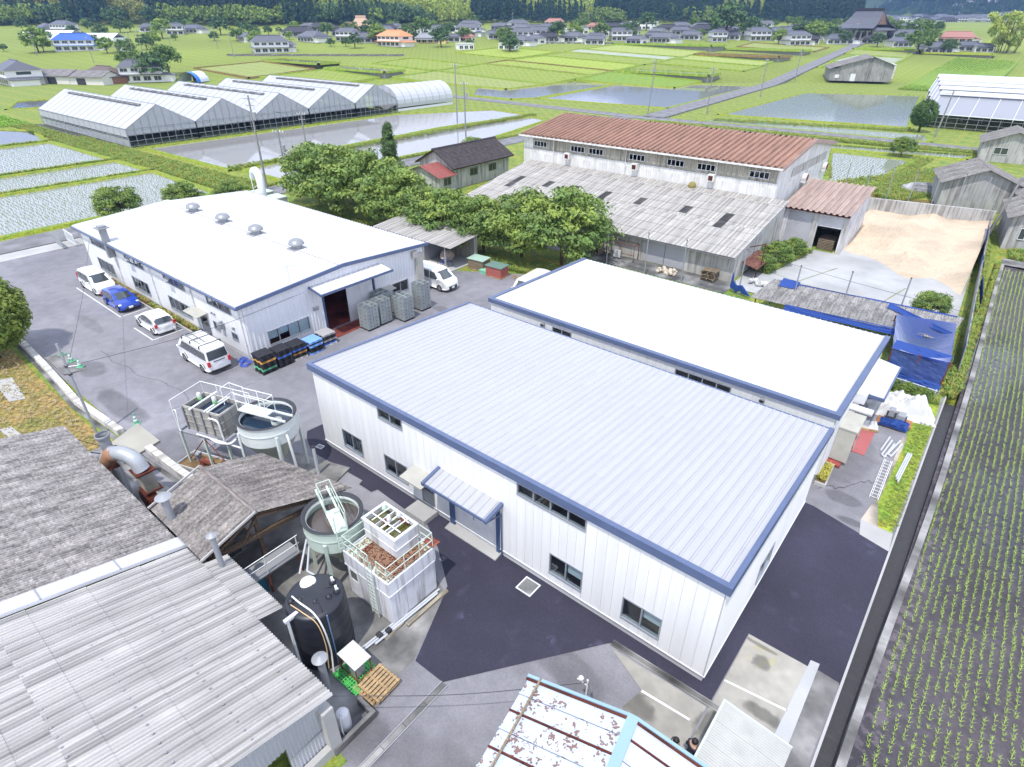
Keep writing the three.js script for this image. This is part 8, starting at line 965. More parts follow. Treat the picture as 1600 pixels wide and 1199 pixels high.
// ---------- utility poles and wires ----------
{
  const topOf = []; const pole = (label, x, z, h, o = {}) => { const y = o.y ?? Math.max(0, gy(x, z)); const t = thing('utility_pole', label, 'pole', [x, y, z], o.turn ?? 0.4, o.group); mesh('shaft', bar([0, -0.2, 0], [o.lean ?? 0, h, 0], 0.17, 10, 0.11), M.pole, t); if (o.arms !== 0) { mesh('crossarm', [bx(-0.9, 0.9, h - 0.5, h - 0.4, -0.05, 0.05), bx(-0.7, 0.7, h - 1.3, h - 1.2, -0.05, 0.05)], M.galv, t); for (const dx of [-0.8, -0.3, 0.3, 0.8]) mesh('insulator', bar([dx, h - 0.4, 0], [dx, h - 0.15, 0], 0.05, 6), M.insul, t); } if (o.can) mesh('transformer', [bar([0.4, h - 3, 0], [0.4, h - 2.1, 0], 0.28, 12), cbx(0.2, h - 2.6, 0, 0.3, 0.1, 0.2)], M.galv, t); if (o.step) mesh('step_bolt', [0, 1, 2, 3, 4, 5, 6].map(i => bar([-0.25, 2 + i * 0.8, 0], [0.25, 2 + i * 0.8, 0], 0.015, 4)), M.galv, t); topOf.push([x, y + h - 0.2, z]); return t; };
  pole('tall concrete utility pole with transformer behind the white building', -81.2, -31.5, 12.6, { can: 1, step: 1 }); pole('shorter pole with bracket and meter box beside the tall pole', -78.6, -33.4, 8.4, { can: 1 }); pole('slim pole with crossarm standing in the flooded paddy bank', -100.6, -51.6, 7.2, {}); pole('concrete pole on the far bank beyond the white tunnel', -107.5, -99, 12.8, { step: 1 }); pole('concrete pole with transformer at paddy edge near red annex house', -90.6, -84, 10.6, { can: 1 }); pole('leaning utility pole at the road crossing by open pond', -78.3, -141.5, 13, { can: 1, lean: 0.9, turn: 1.2 }); pole('dark wooden pole beside the road to the village', -66.4, -152, 11, { arms: 1 }); pole('dark leaning pole between paddy bank and greenhouse', -13.2, -147.2, 9, { lean: 0.6 }); pole('dark leaning wooden pole by the grey sheds at field corner', 2.6, -71.5, 6.8, { arms: 0, lean: 1.0 });
  for (const [x, z] of [[-408, -101], [-412, -118], [-355, -108], [-363, -130], [-376, -140], [-333, -136], [-369, -178], [-322, -161], [-332, -195], [-351, -229], [-353, -276], [-291, -327], [-344, -410], [-320, -482], [-100, -439], [-78, -263], [-70, -202], [-118, -472]]) pole('distant grey utility pole standing among village houses and fields', x, z, 11, { group: 'distant village poles', turn: x });
  const w = (a, b, label, sag = 0.9) => { const m = mesh('overhead_wire', tube([a, [(a[0] + b[0]) / 2, (a[1] + b[1]) / 2 - sag, (a[2] + b[2]) / 2], b], 0.014, 4, 24), M.wire); tag(m, label, 'wire'); };
  w([-81.2, 12.3, -31.5], [-100.6, 7, -51.6], 'dark overhead wire from tall pole towards the slim paddy pole'); w([-78.6, 8.1, -33.4], [-81.2, 11.6, -31.5], 'short overhead wire joining the two roadside poles', 0.2); w([-90.6, 10.4, -84], [-107.5, 12.6, -99], 'overhead wire between two poles at the paddy edge'); w([-34.9, 4.6, 8.15], [-35.5, 3.9, -8.2], 'thin black cable from the leaning pole to white building', 0.5); w([-34.9, 4.5, 8.15], [-62, 4.2, -2.5], 'thin second cable from leaning pole across the yard', 0.4); w([-77.6, 11.9, -141.5], [-66.4, 10.8, -152], 'overhead wire at the road crossing', 0.4); w([-8.9, 2.7, 10.1], [-2.6, 2.4, 4.1], 'thin cable from workshop corner to the yard lamp', 0.3);
  w([-13.1, 4.1, -37.2], [3.2, 2.6, -38.4], 'thin wire strung along posts at the concrete yard', 0.1);
}
// ---------- greenhouses ----------
M.film = mk([0.5, 0.51, 0.54], 0.45, { phys: true, transmission: 0.2, thickness: 0 }); M.film2 = mk([0.3, 0.31, 0.34], 0.4, { phys: true, transmission: 0.15, thickness: 0 }); M.filmClear = mk([0.85, 0.87, 0.9], 0.25, { phys: true, transmission: 0.72, thickness: 0 }); M.ghFrame = mk([0.3, 0.31, 0.33], 0.5, { metalness: 0.4 });
{
  const W = 13.6, x0 = -180.5, x1 = -132, He = 3.4, Hr = 7.2;
  const build = k => { const z0 = -33.2 - k * W, z1 = z0 - W, zm = (z0 + z1) / 2, b = thing('greenhouse', ['end span of the white film greenhouse beside the grass bank', 'second greenhouse span from the grass bank', 'middle span of the white film greenhouse', 'fourth greenhouse span next to the far end one', 'far end greenhouse span next to the round tunnel'][k], 'greenhouse', [0, 0, 0], 0, 'greenhouse spans');
    const n = 16; for (let i = 0; i < n; i++) { const a = x0 + (x1 - x0) * i / n, c = x0 + (x1 - x0) * (i + 0.985) / n; mesh('roof_film', quadSlab([a, He, z0], [c, He, z0], [c, Hr, zm], [a, Hr, zm], 0.04), M.film, b); mesh('roof_film', quadSlab([a, Hr, zm], [c, Hr, zm], [c, He, z1], [a, He, z1], 0.04), M.film, b); if (k === 0) { mesh('side_film', bx(a, c, 1.9, He, z0 - 0.02, z0 + 0.02), M.film, b); mesh('side_film', bx(a, c, 0.3, 1.5, z0 - 0.02, z0 + 0.02), M.filmClear, b); } }
    const fr = []; for (let i = 0; i <= n; i++) { const a = x0 + (x1 - x0) * i / n; fr.push(beam([a, He, z0], [a, Hr, zm], 0.09), beam([a, Hr, zm], [a, He, z1], 0.09), beam([a, 0, z0], [a, He, z0], 0.1)); if (i % 3 === 0) fr.push(beam([a, He, z0], [a, He, z1], 0.07)); } fr.push(beam([x0, He, z0 + 0.03], [x1, He, z0 + 0.03], 0.14), beam([x0, Hr, zm], [x1, Hr, zm], 0.14)); if (k === 0) fr.push(beam([x0, 1.7, z0 + 0.05], [x1, 1.7, z0 + 0.05], 0.1), beam([x0, 0.25, z0 + 0.05], [x1, 0.25, z0 + 0.05], 0.12)); mesh('frame', fr, M.ghFrame, b);
    const vb = []; for (const s of [0.3]) { const y = He + (Hr - He) * 0.86, z = z0 + (zm - z0) * 0.86; vb.push(quadSlab([x0 + 5, y + 0.1, z + 0.35], [x1 - 5, y + 0.1, z + 0.35], [x1 - 5, y + 0.32, z - 0.25], [x0 + 5, y + 0.32, z - 0.25], 0.05)); } mesh('ridge_vent', vb, M.concDark, b);
    const gf = [], m = 9; for (let i = 0; i <= m; i++) { const z = z0 - W * i / m, t = He + (Hr - He) * (1 - Math.abs(z - zm) / (W / 2)); gf.push(beam([x1 + 0.05, 0, z], [x1 + 0.05, t, z], i % m ? 0.07 : 0.16)); if (i < m) { const z2 = z0 - W * (i + 1) / m, t2 = He + (Hr - He) * (1 - Math.abs(z2 - zm) / (W / 2)); const am = z > zm && z2 < zm; if (am) mesh('gable_pane', [hexa([[x1, He, z], [x1 + 0.03, He, z], [x1 + 0.03, He, zm], [x1, He, zm], [x1, t, z], [x1 + 0.03, t, z], [x1 + 0.03, Hr, zm], [x1, Hr, zm]]), hexa([[x1, He, zm], [x1 + 0.03, He, zm], [x1 + 0.03, He, z2], [x1, He, z2], [x1, Hr, zm], [x1 + 0.03, Hr, zm], [x1 + 0.03, t2, z2], [x1, t2, z2]])], M.filmClear, b); else mesh('gable_pane', hexa([[x1, He, z], [x1 + 0.03, He, z], [x1 + 0.03, He, z2], [x1, He, z2], [x1, t, z], [x1 + 0.03, t, z], [x1 + 0.03, t2, z2], [x1, t2, z2]]), M.filmClear, b); mesh('gable_pane', bx(x1, x1 + 0.03, 2.3, He - 0.05, z2 + 0.05, z - 0.05), M.filmClear, b); } } for (const y of [0.3, 1.2, 2.2, He]) gf.push(beam([x1 + 0.06, y, z0], [x1 + 0.06, y, z1], 0.07)); mesh('gable_frame', gf, M.ghFrame, b);
    mesh('rear_film', [bx(x0 - 0.03, x0, 0.2, He, z1, z0), hexa([[x0 - 0.03, He, z0], [x0, He, z0], [x0, He, z1], [x0 - 0.03, He, z1], [x0 - 0.03, Hr, zm], [x0, Hr, zm], [x0, Hr, zm - 0.01], [x0 - 0.03, Hr, zm - 0.01]])], M.film, b); mesh('shade_curtain', bx(x1 - 12, x1 - 11.95, 0, 3.2, z1 + 0.5, z0 - 0.5), M.filmClear, b); mesh('crop_bed', bx(x0 + 1, x1 - 1, 0.05, 0.5, z1 + 1, z0 - 1), mk([0.06, 0.08, 0.05], 0.9), b); };
  for (let k = 0; k < 5; k++) build(k);
  struct('black_weed_sheet', flat([[-182, -29.6], [-131, -30.2], [-131, -33], [-182, -33]], 0.03), M.dark);
  // round film tunnel lying across
  const t = thing('film_tunnel', 'white round film tunnel house at the end of the greenhouses', 'greenhouse', [0, 0, 0]); const tz0 = -103, tz1 = -124.5, cx = -139, r = 5.4; const arc = (a, rr = r) => [cx + Math.cos(a) * rr, Math.min(9, 1.8 + Math.sin(a) * rr * 0.8)]; const nb = 8; for (let i = 0; i < nb; i++) { const za = tz0 + (tz1 - tz0) * i / nb, zb = tz0 + (tz1 - tz0) * (i + 0.99) / nb, o = []; for (let k = 0; k < 14; k++) { const [xa, ya] = arc(Math.PI * k / 14), [xb, yb] = arc(Math.PI * (k + 1) / 14); o.push(xa, ya, za, xa, ya, zb, xb, yb, zb, xa, ya, za, xb, yb, zb, xb, yb, za); } mesh('film_panel', fromTris(o), mk([0.45, 0.46, 0.49], 0.5), t); const f = []; for (let k = 0; k < 14; k++) f.push(bar([...arc(Math.PI * k / 14, r + 0.03), za], [...arc(Math.PI * (k + 1) / 14, r + 0.03), za], 0.06, 5)); mesh('hoop', f, M.ghFrame, t); }
  mesh('side_wall', [bx(cx + r - 0.05, cx + r, 0.9, 1.8, tz1, tz0), bx(cx - r, cx - r + 0.05, 0, 1.8, tz1, tz0)], M.film, t); mesh('side_base', bx(cx + r - 0.05, cx + r, 0, 0.6, tz1, tz0), mk([0.6, 0.62, 0.66], 0.6), t); { const o = []; for (let k = 0; k < 14; k++) { const [xa, ya] = arc(Math.PI * k / 14), [xb, yb] = arc(Math.PI * (k + 1) / 14); o.push(cx, 0, tz0, xa, ya, tz0, xb, yb, tz0); } mesh('end_film', [fromTris(o)], M.film, t); } mesh('end_frame', [0.25, 0.5, 0.75].map(q => beam([cx - r + 2 * r * q, 0, tz0 + 0.05], [cx - r + 2 * r * q, 1.8 + 0.8 * r * Math.sin(Math.acos(1 - 2 * q)), tz0 + 0.05], 0.08)), M.ghFrame, t);
  // glasshouse on the right with stepped roof
  const g = thing('glass_greenhouse', 'wide pale greenhouse with stepped roof vents beside the round tree', 'greenhouse', [0, 0, 0]); const gx0 = -17.5, gx1 = 30, sp = 15; for (let k = 0; k < 5; k++) { const z0 = -162 - k * sp, zr = z0 - sp * 0.72, z1 = z0 - sp; for (let i = 0; i < 12; i++) { const a = gx0 - k * 2.2 + i * 4, c = a + 3.9; mesh('roof_glazing', quadSlab([a, 3, z0], [c, 3, z0], [c, 6.2, zr], [a, 6.2, zr], 0.04), M.film2, g); mesh('vent_flap', quadSlab([a, 6.3, zr + 1.2], [c, 6.3, zr + 1.2], [c, 6.9, zr - 0.4], [a, 6.9, zr - 0.4], 0.05), mk([0.46, 0.47, 0.5], 0.5), g); mesh('roof_glazing', quadSlab([a, 6.2, zr], [c, 6.2, zr], [c, 3, z1], [a, 3, z1], 0.04), M.film, g); } const fr = []; for (let i = 0; i <= 12; i++) { const a = gx0 - k * 2.2 + i * 4; fr.push(beam([a, 3, z0], [a, 6.2, zr], 0.1), beam([a, 6.3, zr + 1.2], [a, 6.95, zr - 0.4], 0.12), beam([a, 0, z0], [a, 3, z0], 0.1)); } fr.push(beam([gx0 - k * 2.2, 6.95, zr - 0.4], [gx1 - k * 2.2, 6.95, zr - 0.4], 0.2), beam([gx0 - k * 2.2, 3, z0], [gx1 - k * 2.2, 3, z0], 0.16)); mesh('frame', fr, mk([0.72, 0.73, 0.75], 0.5), g); mesh('end_film', hexa([[gx0 - k * 2.2 - 0.02, 0, z0], [gx0 - k * 2.2 + 0.02, 0, z0], [gx0 - k * 2.2 + 0.02, 0, z1], [gx0 - k * 2.2 - 0.02, 0, z1], [gx0 - k * 2.2 - 0.02, 3, z0], [gx0 - k * 2.2 + 0.02, 3, z0], [gx0 - k * 2.2 + 0.02, 3, z1], [gx0 - k * 2.2 - 0.02, 3, z1]]), M.film, g); }
  { const f = []; for (let i = 0; i < 24; i++) f.push(beam([gx0 + i * 2, 0, -161.9], [gx0 + i * 2, 2.6, -161.9], 0.08)); for (const y of [0.5, 1.4, 2.4]) f.push(beam([gx0, y, -161.85], [gx1, y, -161.85], 0.07)); mesh('front_lattice', f, M.ghFrame, g); }
}
// ---------- village ----------
{
  const RC = { w: mk([0.1, 0.105, 0.125], 0.5, { map: T.fine }), d: mk([0.06, 0.06, 0.075], 0.6, { map: T.slate }), b: mk([0.03, 0.1, 0.38], 0.5), r: mk([0.32, 0.15, 0.12], 0.7), e: mk([0.66, 0.24, 0.1], 0.6), o: mk([0.12, 0.09, 0.075], 0.8), y: mk([0.22, 0.23, 0.25], 0.6), s: mk([0.62, 0.62, 0.62], 0.6) }, WC = { w: mk([0.74, 0.73, 0.7], 0.8), d: mk([0.6, 0.58, 0.54], 0.85), b: mk([0.72, 0.72, 0.7], 0.8), r: mk([0.68, 0.62, 0.54], 0.85), e: mk([0.7, 0.68, 0.64], 0.85), o: mk([0.24, 0.12, 0.08], 0.9), y: mk([0.66, 0.52, 0.24], 0.85), s: mk([0.74, 0.74, 0.72], 0.8) };
  const LB = { w1: 'white single storey farmhouse with grey tiled roof', w2: 'white two storey farmhouse with grey tiled roof', d1: 'dark roofed low farmhouse with pale walls', b2: 'two storey farmhouse with bright blue tiled roof', r1: 'cream house with a reddish roof', r2: 'cream two storey house with a reddish roof', e2: 'two storey house with a vivid orange roof', o1: 'old brown timber farmhouse with dark roof', y1: 'small ochre yellow house with grey roof', s1: 'small white box shaped shed', s2: 'long white flat roofed block' };
  const dk = mk([0.04, 0.045, 0.05], 0.2), sillm = M.white;
  function house(x, z, w, k, turn, y = gy(x, z), lab) {
    const c = k[0], two = k[1] === '2', d = w * 0.62, h = two ? 5.4 : 3.1, rh = c === 's' ? 0.3 : d * 0.26, ov = 0.7; const t = thing('village_house', (lab ?? LB[k]) + ' in the far village', 'house', [x, y - 0.4, z], turn, LB[k] + 's');
    mesh('wall', [bx(-w / 2, w / 2, 0, h, -d / 2, d / 2)], WC[c], t);
    if (c === 's') mesh('roof', cbx(0, h, 0, w + 0.5, 0.35, d + 0.5), RC[c], t);
    else { const hip = (w0, d0, y0, hh, rr, n) => { const A = [-w0 / 2, y0, d0 / 2], B = [w0 / 2, y0, d0 / 2], C = [w0 / 2, y0, -d0 / 2], D = [-w0 / 2, y0, -d0 / 2], P = [-rr, y0 + hh, 0], Q = [rr, y0 + hh, 0]; const rm = mesh(n, fromTris([A, B, Q, A, Q, P, B, C, Q, C, D, P, C, P, Q, D, A, P, A, C, B, A, D, C].flat()), RC[c], t); mesh('ridge', bar([-rr, y0 + hh + 0.05, 0], [rr, y0 + hh + 0.05, 0], 0.22, 6), RC[c], rm); return rm; }; hip(w + ov * 2, d + ov * 2, h, rh, w * 0.34, 'roof'); if (two) hip(w + 3, d + 3.4, 2.7, 0.9, w * 0.4, 'lower_roof'); else { mesh('porch_roof', quadSlab([-w * 0.4, 2.3, d / 2 + 1.6], [w * 0.4, 2.3, d / 2 + 1.6], [w * 0.4, 2.9, d / 2], [-w * 0.4, 2.9, d / 2], 0.12), RC[c], t); } }
    const nw = Math.max(2, Math.round(w / 3.5)); for (let f = 0; f < (two ? 2 : 1); f++) for (let i = 0; i < nw; i++) { const cx = -w / 2 + (i + 0.5) * w / nw, yy = f ? 3.9 : 0.7, hh = f ? 1.1 : 1.5; const wd = mesh('window', [bx(cx - w / nw * 0.33, cx + w / nw * 0.33, yy, yy + hh, d / 2, d / 2 + 0.05)], dk, t); mesh('frame', [bx(cx - 0.05, cx + 0.05, yy, yy + hh, d / 2 + 0.05, d / 2 + 0.08), bx(cx - w / nw * 0.35, cx + w / nw * 0.35, yy - 0.1, yy, d / 2, d / 2 + 0.1)], sillm, wd); } for (let f = 0; f < (two ? 2 : 1); f++) mesh('window', bx(w / 2, w / 2 + 0.05, f ? 3.9 : 0.9, f ? 4.9 : 2.0, -d * 0.2, d * 0.2), dk, t);
    if (w > 13 && c !== 's') { mesh('side_wing', bx(w / 2, w / 2 + 3.6, 0, 2.5, -d * 0.3, d * 0.45), WC[c], t); mesh('wing_roof', quadSlab([w / 2 - 0.1, 3.0, d * 0.5], [w / 2 + 4.2, 2.4, d * 0.5], [w / 2 + 4.2, 2.4, -d * 0.35], [w / 2 - 0.1, 3.0, -d * 0.35], 0.15), RC[c], t); }
    return t;
  }
  const H = [[-424,-126,21,'b2'],[-482,-209,11,'w2'],[-486,-224,15,'w1'],[-398,-140,10,'w1'],[-310,-65,21,'w2'],[-291,-89,16,'o1'],[-281,-99,15,'w2'],[-397,-213,13,'w1'],[-333,-189,18,'w2'],[-336,-201,9,'w1'],[-366,-240,21,'w1'],[-403,-254,20,'d1'],[-425,-290,18,'d1'],[-385,-276,13,'d1'],[-307,-255,18,'e2'],[-304,-280,15,'y1'],[-326,-312,10,'w1'],[-298,-297,8,'w1'],[-292,-302,8,'r1'],[-290,-328,13,'w1'],[-262,-267,9,'s1'],[-243,-283,10,'s1'],[-253,-305,15,'w1'],[-293,-374,18,'w1'],[-319,-432,14,'r2'],[-277,-406,10,'w1'],[-286,-440,11,'r1'],[-268,-434,14,'d1'],[-267,-456,13,'w1'],[-266,-480,26,'s2'],[-219,-415,12,'w1'],[-229,-448,14,'d1'],[-243,-498,14,'w1'],[-190,-405,13,'w1'],[-203,-452,18,'d1'],[-171,-402,10,'w2'],[-210,-388,8,'w1'],[-169,-465,13,'w1'],[-126,-412,14,'w2'],[-141,-434,11,'w1'],[-121,-427,8,'d1'],[-91,-488,14,'d1'],[-78,-468,13,'w2'],[-76,-442,13,'w1'],[-54,-417,15,'w1'],[-54,-495,19,'r1'],[-41,-441,11,'w1'],[-34,-438,9,'w1'],[-555,-165,16,'w2'],[-575,-160,16,'w1'],[-520,-210,15,'w1'],[-430,-320,13,'r1']];
  for (const [x, z, w, k] of H) house(x, z, Math.min(w, 19), k, 0.25 + R(-0.5, 0.9));
  // infill cottages so that the village reads as dense
  for (let i = 0; i < 120; i++) { const b = R(-0.3, 0.6), d = R(415, 530), [x, z] = xz(b * d, d); if (H.some(q => Math.hypot(q[0] - x, q[1] - z) < 13)) continue; H.push([x, z, 0]); house(x, z, R(10, 16), pick(['w1', 'w1', 'd1', 'w2', 's1', 'w1']), R(-0.3, 1.2)); }
  // far hamlet in the valley mouth
  for (let i = 0; i < 46; i++) { const d = R(950, 1500), b = R(0.53, 0.72), [x, z] = xz(b * d, d); house(x, z, R(14, 26), pick(['w2', 'w1', 's2', 'w2', 'd1']), R(-0.3, 1), gy(x, z) - 0.3, 'tiny pale house of the hazy hamlet beyond the fields').userData.group = 'houses of the distant hamlet'; }
  // temple with sweeping roof
  { const x = -104, z = -478, y = gy(x, z), t = thing('temple_hall', 'large temple hall with sweeping grey gabled roof among village trees', 'temple', [x, y, z], -0.3); mesh('wall', bx(-11, 11, 0, 6, -7, 7), WC.w, t); const prof = [[0, 16], [3.5, 12], [8, 8.6], [13.5, 6.4]], o = []; for (const s of [1, -1]) for (let i = 0; i < 3; i++) { const [a, ya] = prof[i], [b, yb] = prof[i + 1], xa = 9 + i * 1.2, xb = 9 + (i + 1) * 1.2; o.push(quadSlab([-xa, ya, s * a], [xa, ya, s * a], [xb, yb, s * b], [-xb, yb, s * b], 0.4)); } mesh('roof', o, RC.w, t); mesh('ridge', bx(-9.4, 9.4, 15.8, 17.2, -0.6, 0.6), RC.d, t); mesh('gable_board', [hexa([[9.2, 8.2, 7], [9.6, 8.2, 7], [9.6, 8.2, -7], [9.2, 8.2, -7], [9.2, 14.6, 0.2], [9.6, 14.6, 0.2], [9.6, 14.6, -0.2], [9.2, 14.6, -0.2]])], mk([0.2, 0.12, 0.08], 0.8), t); mesh('lower_eave', [quadSlab([-14, 5.2, 11.5], [14, 5.2, 11.5], [11, 6.6, 7], [-11, 6.6, 7], 0.3), quadSlab([11, 6.6, 7], [14, 5.2, 11.5], [14, 5.2, -11.5], [11, 6.6, -7], 0.3)], RC.w, t); for (let i = 0; i < 6; i++) mesh('pillar', cbx(-10 + i * 4, 0, 9.8, 0.6, 5.4, 0.6), M.oldWood, t); for (let i = 0; i < 5; i++) mesh('door', bx(-9.4 + i * 4, -6.6 + i * 4, 0.5, 4, 7, 7.1), dk, t); }
  { const x = -383, z = -292, y = gy(x, z), t = thing('thatched_house', 'farmhouse with tall steep brown thatched style roof', 'house', [x, y - 0.3, z], 0.5); mesh('wall', bx(-6.5, 6.5, 0, 3, -5, 5), WC.d, t); mesh('roof', hexa([[-7.6, 2.8, 6.2], [7.6, 2.8, 6.2], [7.6, 2.8, -6.2], [-7.6, 2.8, -6.2], [-3.4, 10.5, 0.3], [3.4, 10.5, 0.3], [3.4, 10.5, -0.3], [-3.4, 10.5, -0.3]]), mk([0.44, 0.3, 0.21], 0.8), t); mesh('ridge_box', bx(-3.6, 3.6, 10.3, 11.6, -0.7, 0.7), mk([0.5, 0.34, 0.24], 0.8), t); mesh('porch_roof', quadSlab([-5, 2.4, 7.4], [5, 2.4, 7.4], [5, 3, 5], [-5, 3, 5], 0.15), RC.d, t); }
  { const x = -61, z = -285, y = gy(x, z), t = thing('field_barn', 'old grey board barn with gabled sheet roof beside village road', 'barn', [x, y, z], 0.35); const bm = variants(mk([0.3, 0.29, 0.28], 0.9, { map: T.grimy }), 5, 0.18, 31); for (let i = 0; i < 12; i++) { const a = -11 + i * 1.83, b2 = a + 1.8, hh = q => 4.2 + 4.2 * (1 - Math.abs(q - 3) / 14) - (q < -8 ? 0.6 : 0); mesh('wall_board', hexa([[a, 0, 10], [b2, 0, 10], [b2, 0, 9.9], [a, 0, 9.9], [a, hh(a), 10], [b2, hh(b2), 10], [b2, hh(b2), 9.9], [a, hh(a), 9.9]]), pick(bm), t); } mesh('core', bx(-11, 11, 0, 4.3, -9.9, 9.9), bm[0], t); mesh('side_wall', bx(11, 11.1, 0, 5.4, -10, 10), bm[1], t); mesh('roof', [quadSlab([3, 8.7, 10.8], [11.8, 5.6, 10.8], [11.8, 5.6, -10.8], [3, 8.7, -10.8], 0.15), quadSlab([-11.8, 4.2, 10.8], [3, 8.7, 10.8], [3, 8.7, -10.8], [-11.8, 4.2, -10.8], 0.15)], mk([0.42, 0.4, 0.38], 0.9, { map: T.slate }), t); mesh('door', bx(-3.4, -1.6, 0, 2.6, 10, 10.1), M.white, t); mesh('window', bx(-9, -7.5, 1, 2.2, 10, 10.1), M.white, t); mesh('side_canopy', quadSlab([11.1, 3.2, 4], [13.4, 2.7, 4], [13.4, 2.7, -3], [11.1, 3.2, -3], 0.12), M.rustPale, t); mesh('annex', bx(11.1, 15, 0, 5.2, -16, -8), M.oldWhite, t); }
  { const t = thing('blue_tunnel', 'bright blue covered tunnel shelter beside a farm lane', 'shelter', [-262, gy(-262, -110), -110], 0.6); const arcg = (r, L) => { const o = []; for (let k = 0; k < 12; k++) { const a = Math.PI * k / 12, b = Math.PI * (k + 1) / 12, A = [Math.cos(a) * r, Math.sin(a) * r], B = [Math.cos(b) * r, Math.sin(b) * r]; o.push(A[0], A[1], L, A[0], A[1], -L, B[0], B[1], -L, A[0], A[1], L, B[0], B[1], -L, B[0], B[1], L); } return fromTris(o); }; mesh('cover', arcg(3.6, 4.5), mk([0.62, 0.66, 0.76], 0.5, { side: THREE.DoubleSide }), t); mesh('front_cover', arcg(3.7, 1.4).translate(0, 0, 3.3), mk([0.02, 0.16, 0.62], 0.5, { side: THREE.DoubleSide }), t); mesh('rear_panel', bx(-3, 3, 0, 2.4, -4.3, -4.2), M.dark, t); }
  for (const [x, z, w, l] of [[-512, -142, 36, 'long white film greenhouse beside the blue roofed farmhouse'], [-470, -150, 40, 'second long white film greenhouse below the hill farms']]) { const t = thing('film_greenhouse', l, 'greenhouse', [x, gy(x, z) - 0.3, z], 0.55); mesh('cover', [bx(-w / 2, w / 2, 0, 2.6, -6, 6), quadSlab([-w / 2, 2.6, 6], [w / 2, 2.6, 6], [w / 2, 5, 0], [-w / 2, 5, 0], 0.1), quadSlab([-w / 2, 5, 0], [w / 2, 5, 0], [w / 2, 2.6, -6], [-w / 2, 2.6, -6], 0.1)], mk([0.74, 0.76, 0.8], 0.6), t); mesh('ridge', bar([-w / 2, 5, 0], [w / 2, 5, 0], 0.15), M.ghFrame, t); mesh('frame', [0, 1, 2, 3, 4, 5].map(i => beam([-w / 2 + i * w / 5, 0, 6.05], [-w / 2 + i * w / 5, 2.6, 6.05], 0.12)), M.ghFrame, t); }
  for (const [x, z, w, l, rc] of [[-288, -82, 20, 'long grey roofed farm store next to a white farmhouse', 0], [-300, -76, 16, 'pale grey farm shed beside the old brown house', 1]]) { const t = thing('farm_shed', l, 'shed', [x, gy(x, z) - 0.2, z], 0.45); mesh('wall', bx(-w / 2, w / 2, 0, 3, -4.5, 4.5), WC.d, t); mesh('roof', [quadSlab([-w / 2 - 0.5, 2.9, 5.2], [w / 2 + 0.5, 2.9, 5.2], [w / 2 + 0.5, 4.9, 0], [-w / 2 - 0.5, 4.9, 0], 0.15), quadSlab([-w / 2 - 0.5, 4.9, 0], [w / 2 + 0.5, 4.9, 0], [w / 2 + 0.5, 2.9, -5.2], [-w / 2 - 0.5, 2.9, -5.2], 0.15)], mk([0.42, 0.41, 0.4], 0.9, { map: T.slate }), t); mesh('door', bx(-2, 2, 0, 2.4, 4.5, 4.6), M.dark, t); mesh('gable', [hexa([[w / 2 - 0.1, 3, 4.4], [w / 2, 3, 4.4], [w / 2, 3, -4.4], [w / 2 - 0.1, 3, -4.4], [w / 2 - 0.1, 4.6, 0.1], [w / 2, 4.6, 0.1], [w / 2, 4.6, -0.1], [w / 2 - 0.1, 4.6, -0.1]])], WC.d, t); }
  // grey houses at the right edge
  const gh = (label, x, z, w, d, h, turn, win) => { const t = thing('grey_house', label, 'house', [x, 0, z], turn); mesh('wall', bx(-w / 2, w / 2, 0, h, -d / 2, d / 2), mk([0.44, 0.43, 0.42], 0.9, { map: T.grimy }), t); mesh('gable', [hexa([[-w / 2, h, d / 2], [w / 2, h, d / 2], [w / 2, h, d / 2 - 0.12], [-w / 2, h, d / 2 - 0.12], [-0.05, h + w * 0.2, d / 2], [0.05, h + w * 0.2, d / 2], [0.05, h + w * 0.2, d / 2 - 0.12], [-0.05, h + w * 0.2, d / 2 - 0.12]])], mk([0.44, 0.43, 0.42], 0.9, { map: T.grimy }), t); const rv = variants(mk([0.46, 0.45, 0.43], 0.9, { map: T.slate }), 4, 0.1, 3); slope(t, [-w / 2 - 0.5, h - 0.25, d / 2 + 0.6], [-w / 2 - 0.5, h - 0.25, -d / 2 - 0.6], [0, h + w * 0.2 + 0.05, d / 2 + 0.6], 7, rv, { kind: 'wave', waves: 6, seg: 4, h: 0.05, rows: 2, name: 'roof_sheet', under: true }); slope(t, [w / 2 + 0.5, h - 0.25, -d / 2 - 0.6], [w / 2 + 0.5, h - 0.25, d / 2 + 0.6], [0, h + w * 0.2 + 0.05, -d / 2 - 0.6], 7, rv, { kind: 'wave', waves: 6, seg: 4, h: 0.05, rows: 2, name: 'roof_sheet', under: true }); for (const [a, b, c, e] of win) windowOn(t, 'z', d / 2 + 0.01, 1, a, b, c, e, 2, { frame: M.white, glass: M.carGlass }); return t; };
  gh('grey house with small window above the paddy bank near greenhouse', 0.6, -129, 9, 9, 3.2, 0.1, [[-2.6, -0.6, 1.3, 2.4]]); gh('grey weathered shed with stained walls behind the concrete wall', -0.9, -88.5, 8.5, 8, 3.4, 0.25, []); gh('pale roofed grey shed beside the leaning wooden pole', 7.6, -86, 8, 10, 3.2, 0.2, []); gh('grey house with white framed window facing the rice field', 7.4, -72.5, 7.5, 8, 3.6, 0.12, [[-2.7, -1.5, 1.2, 2.4]]);
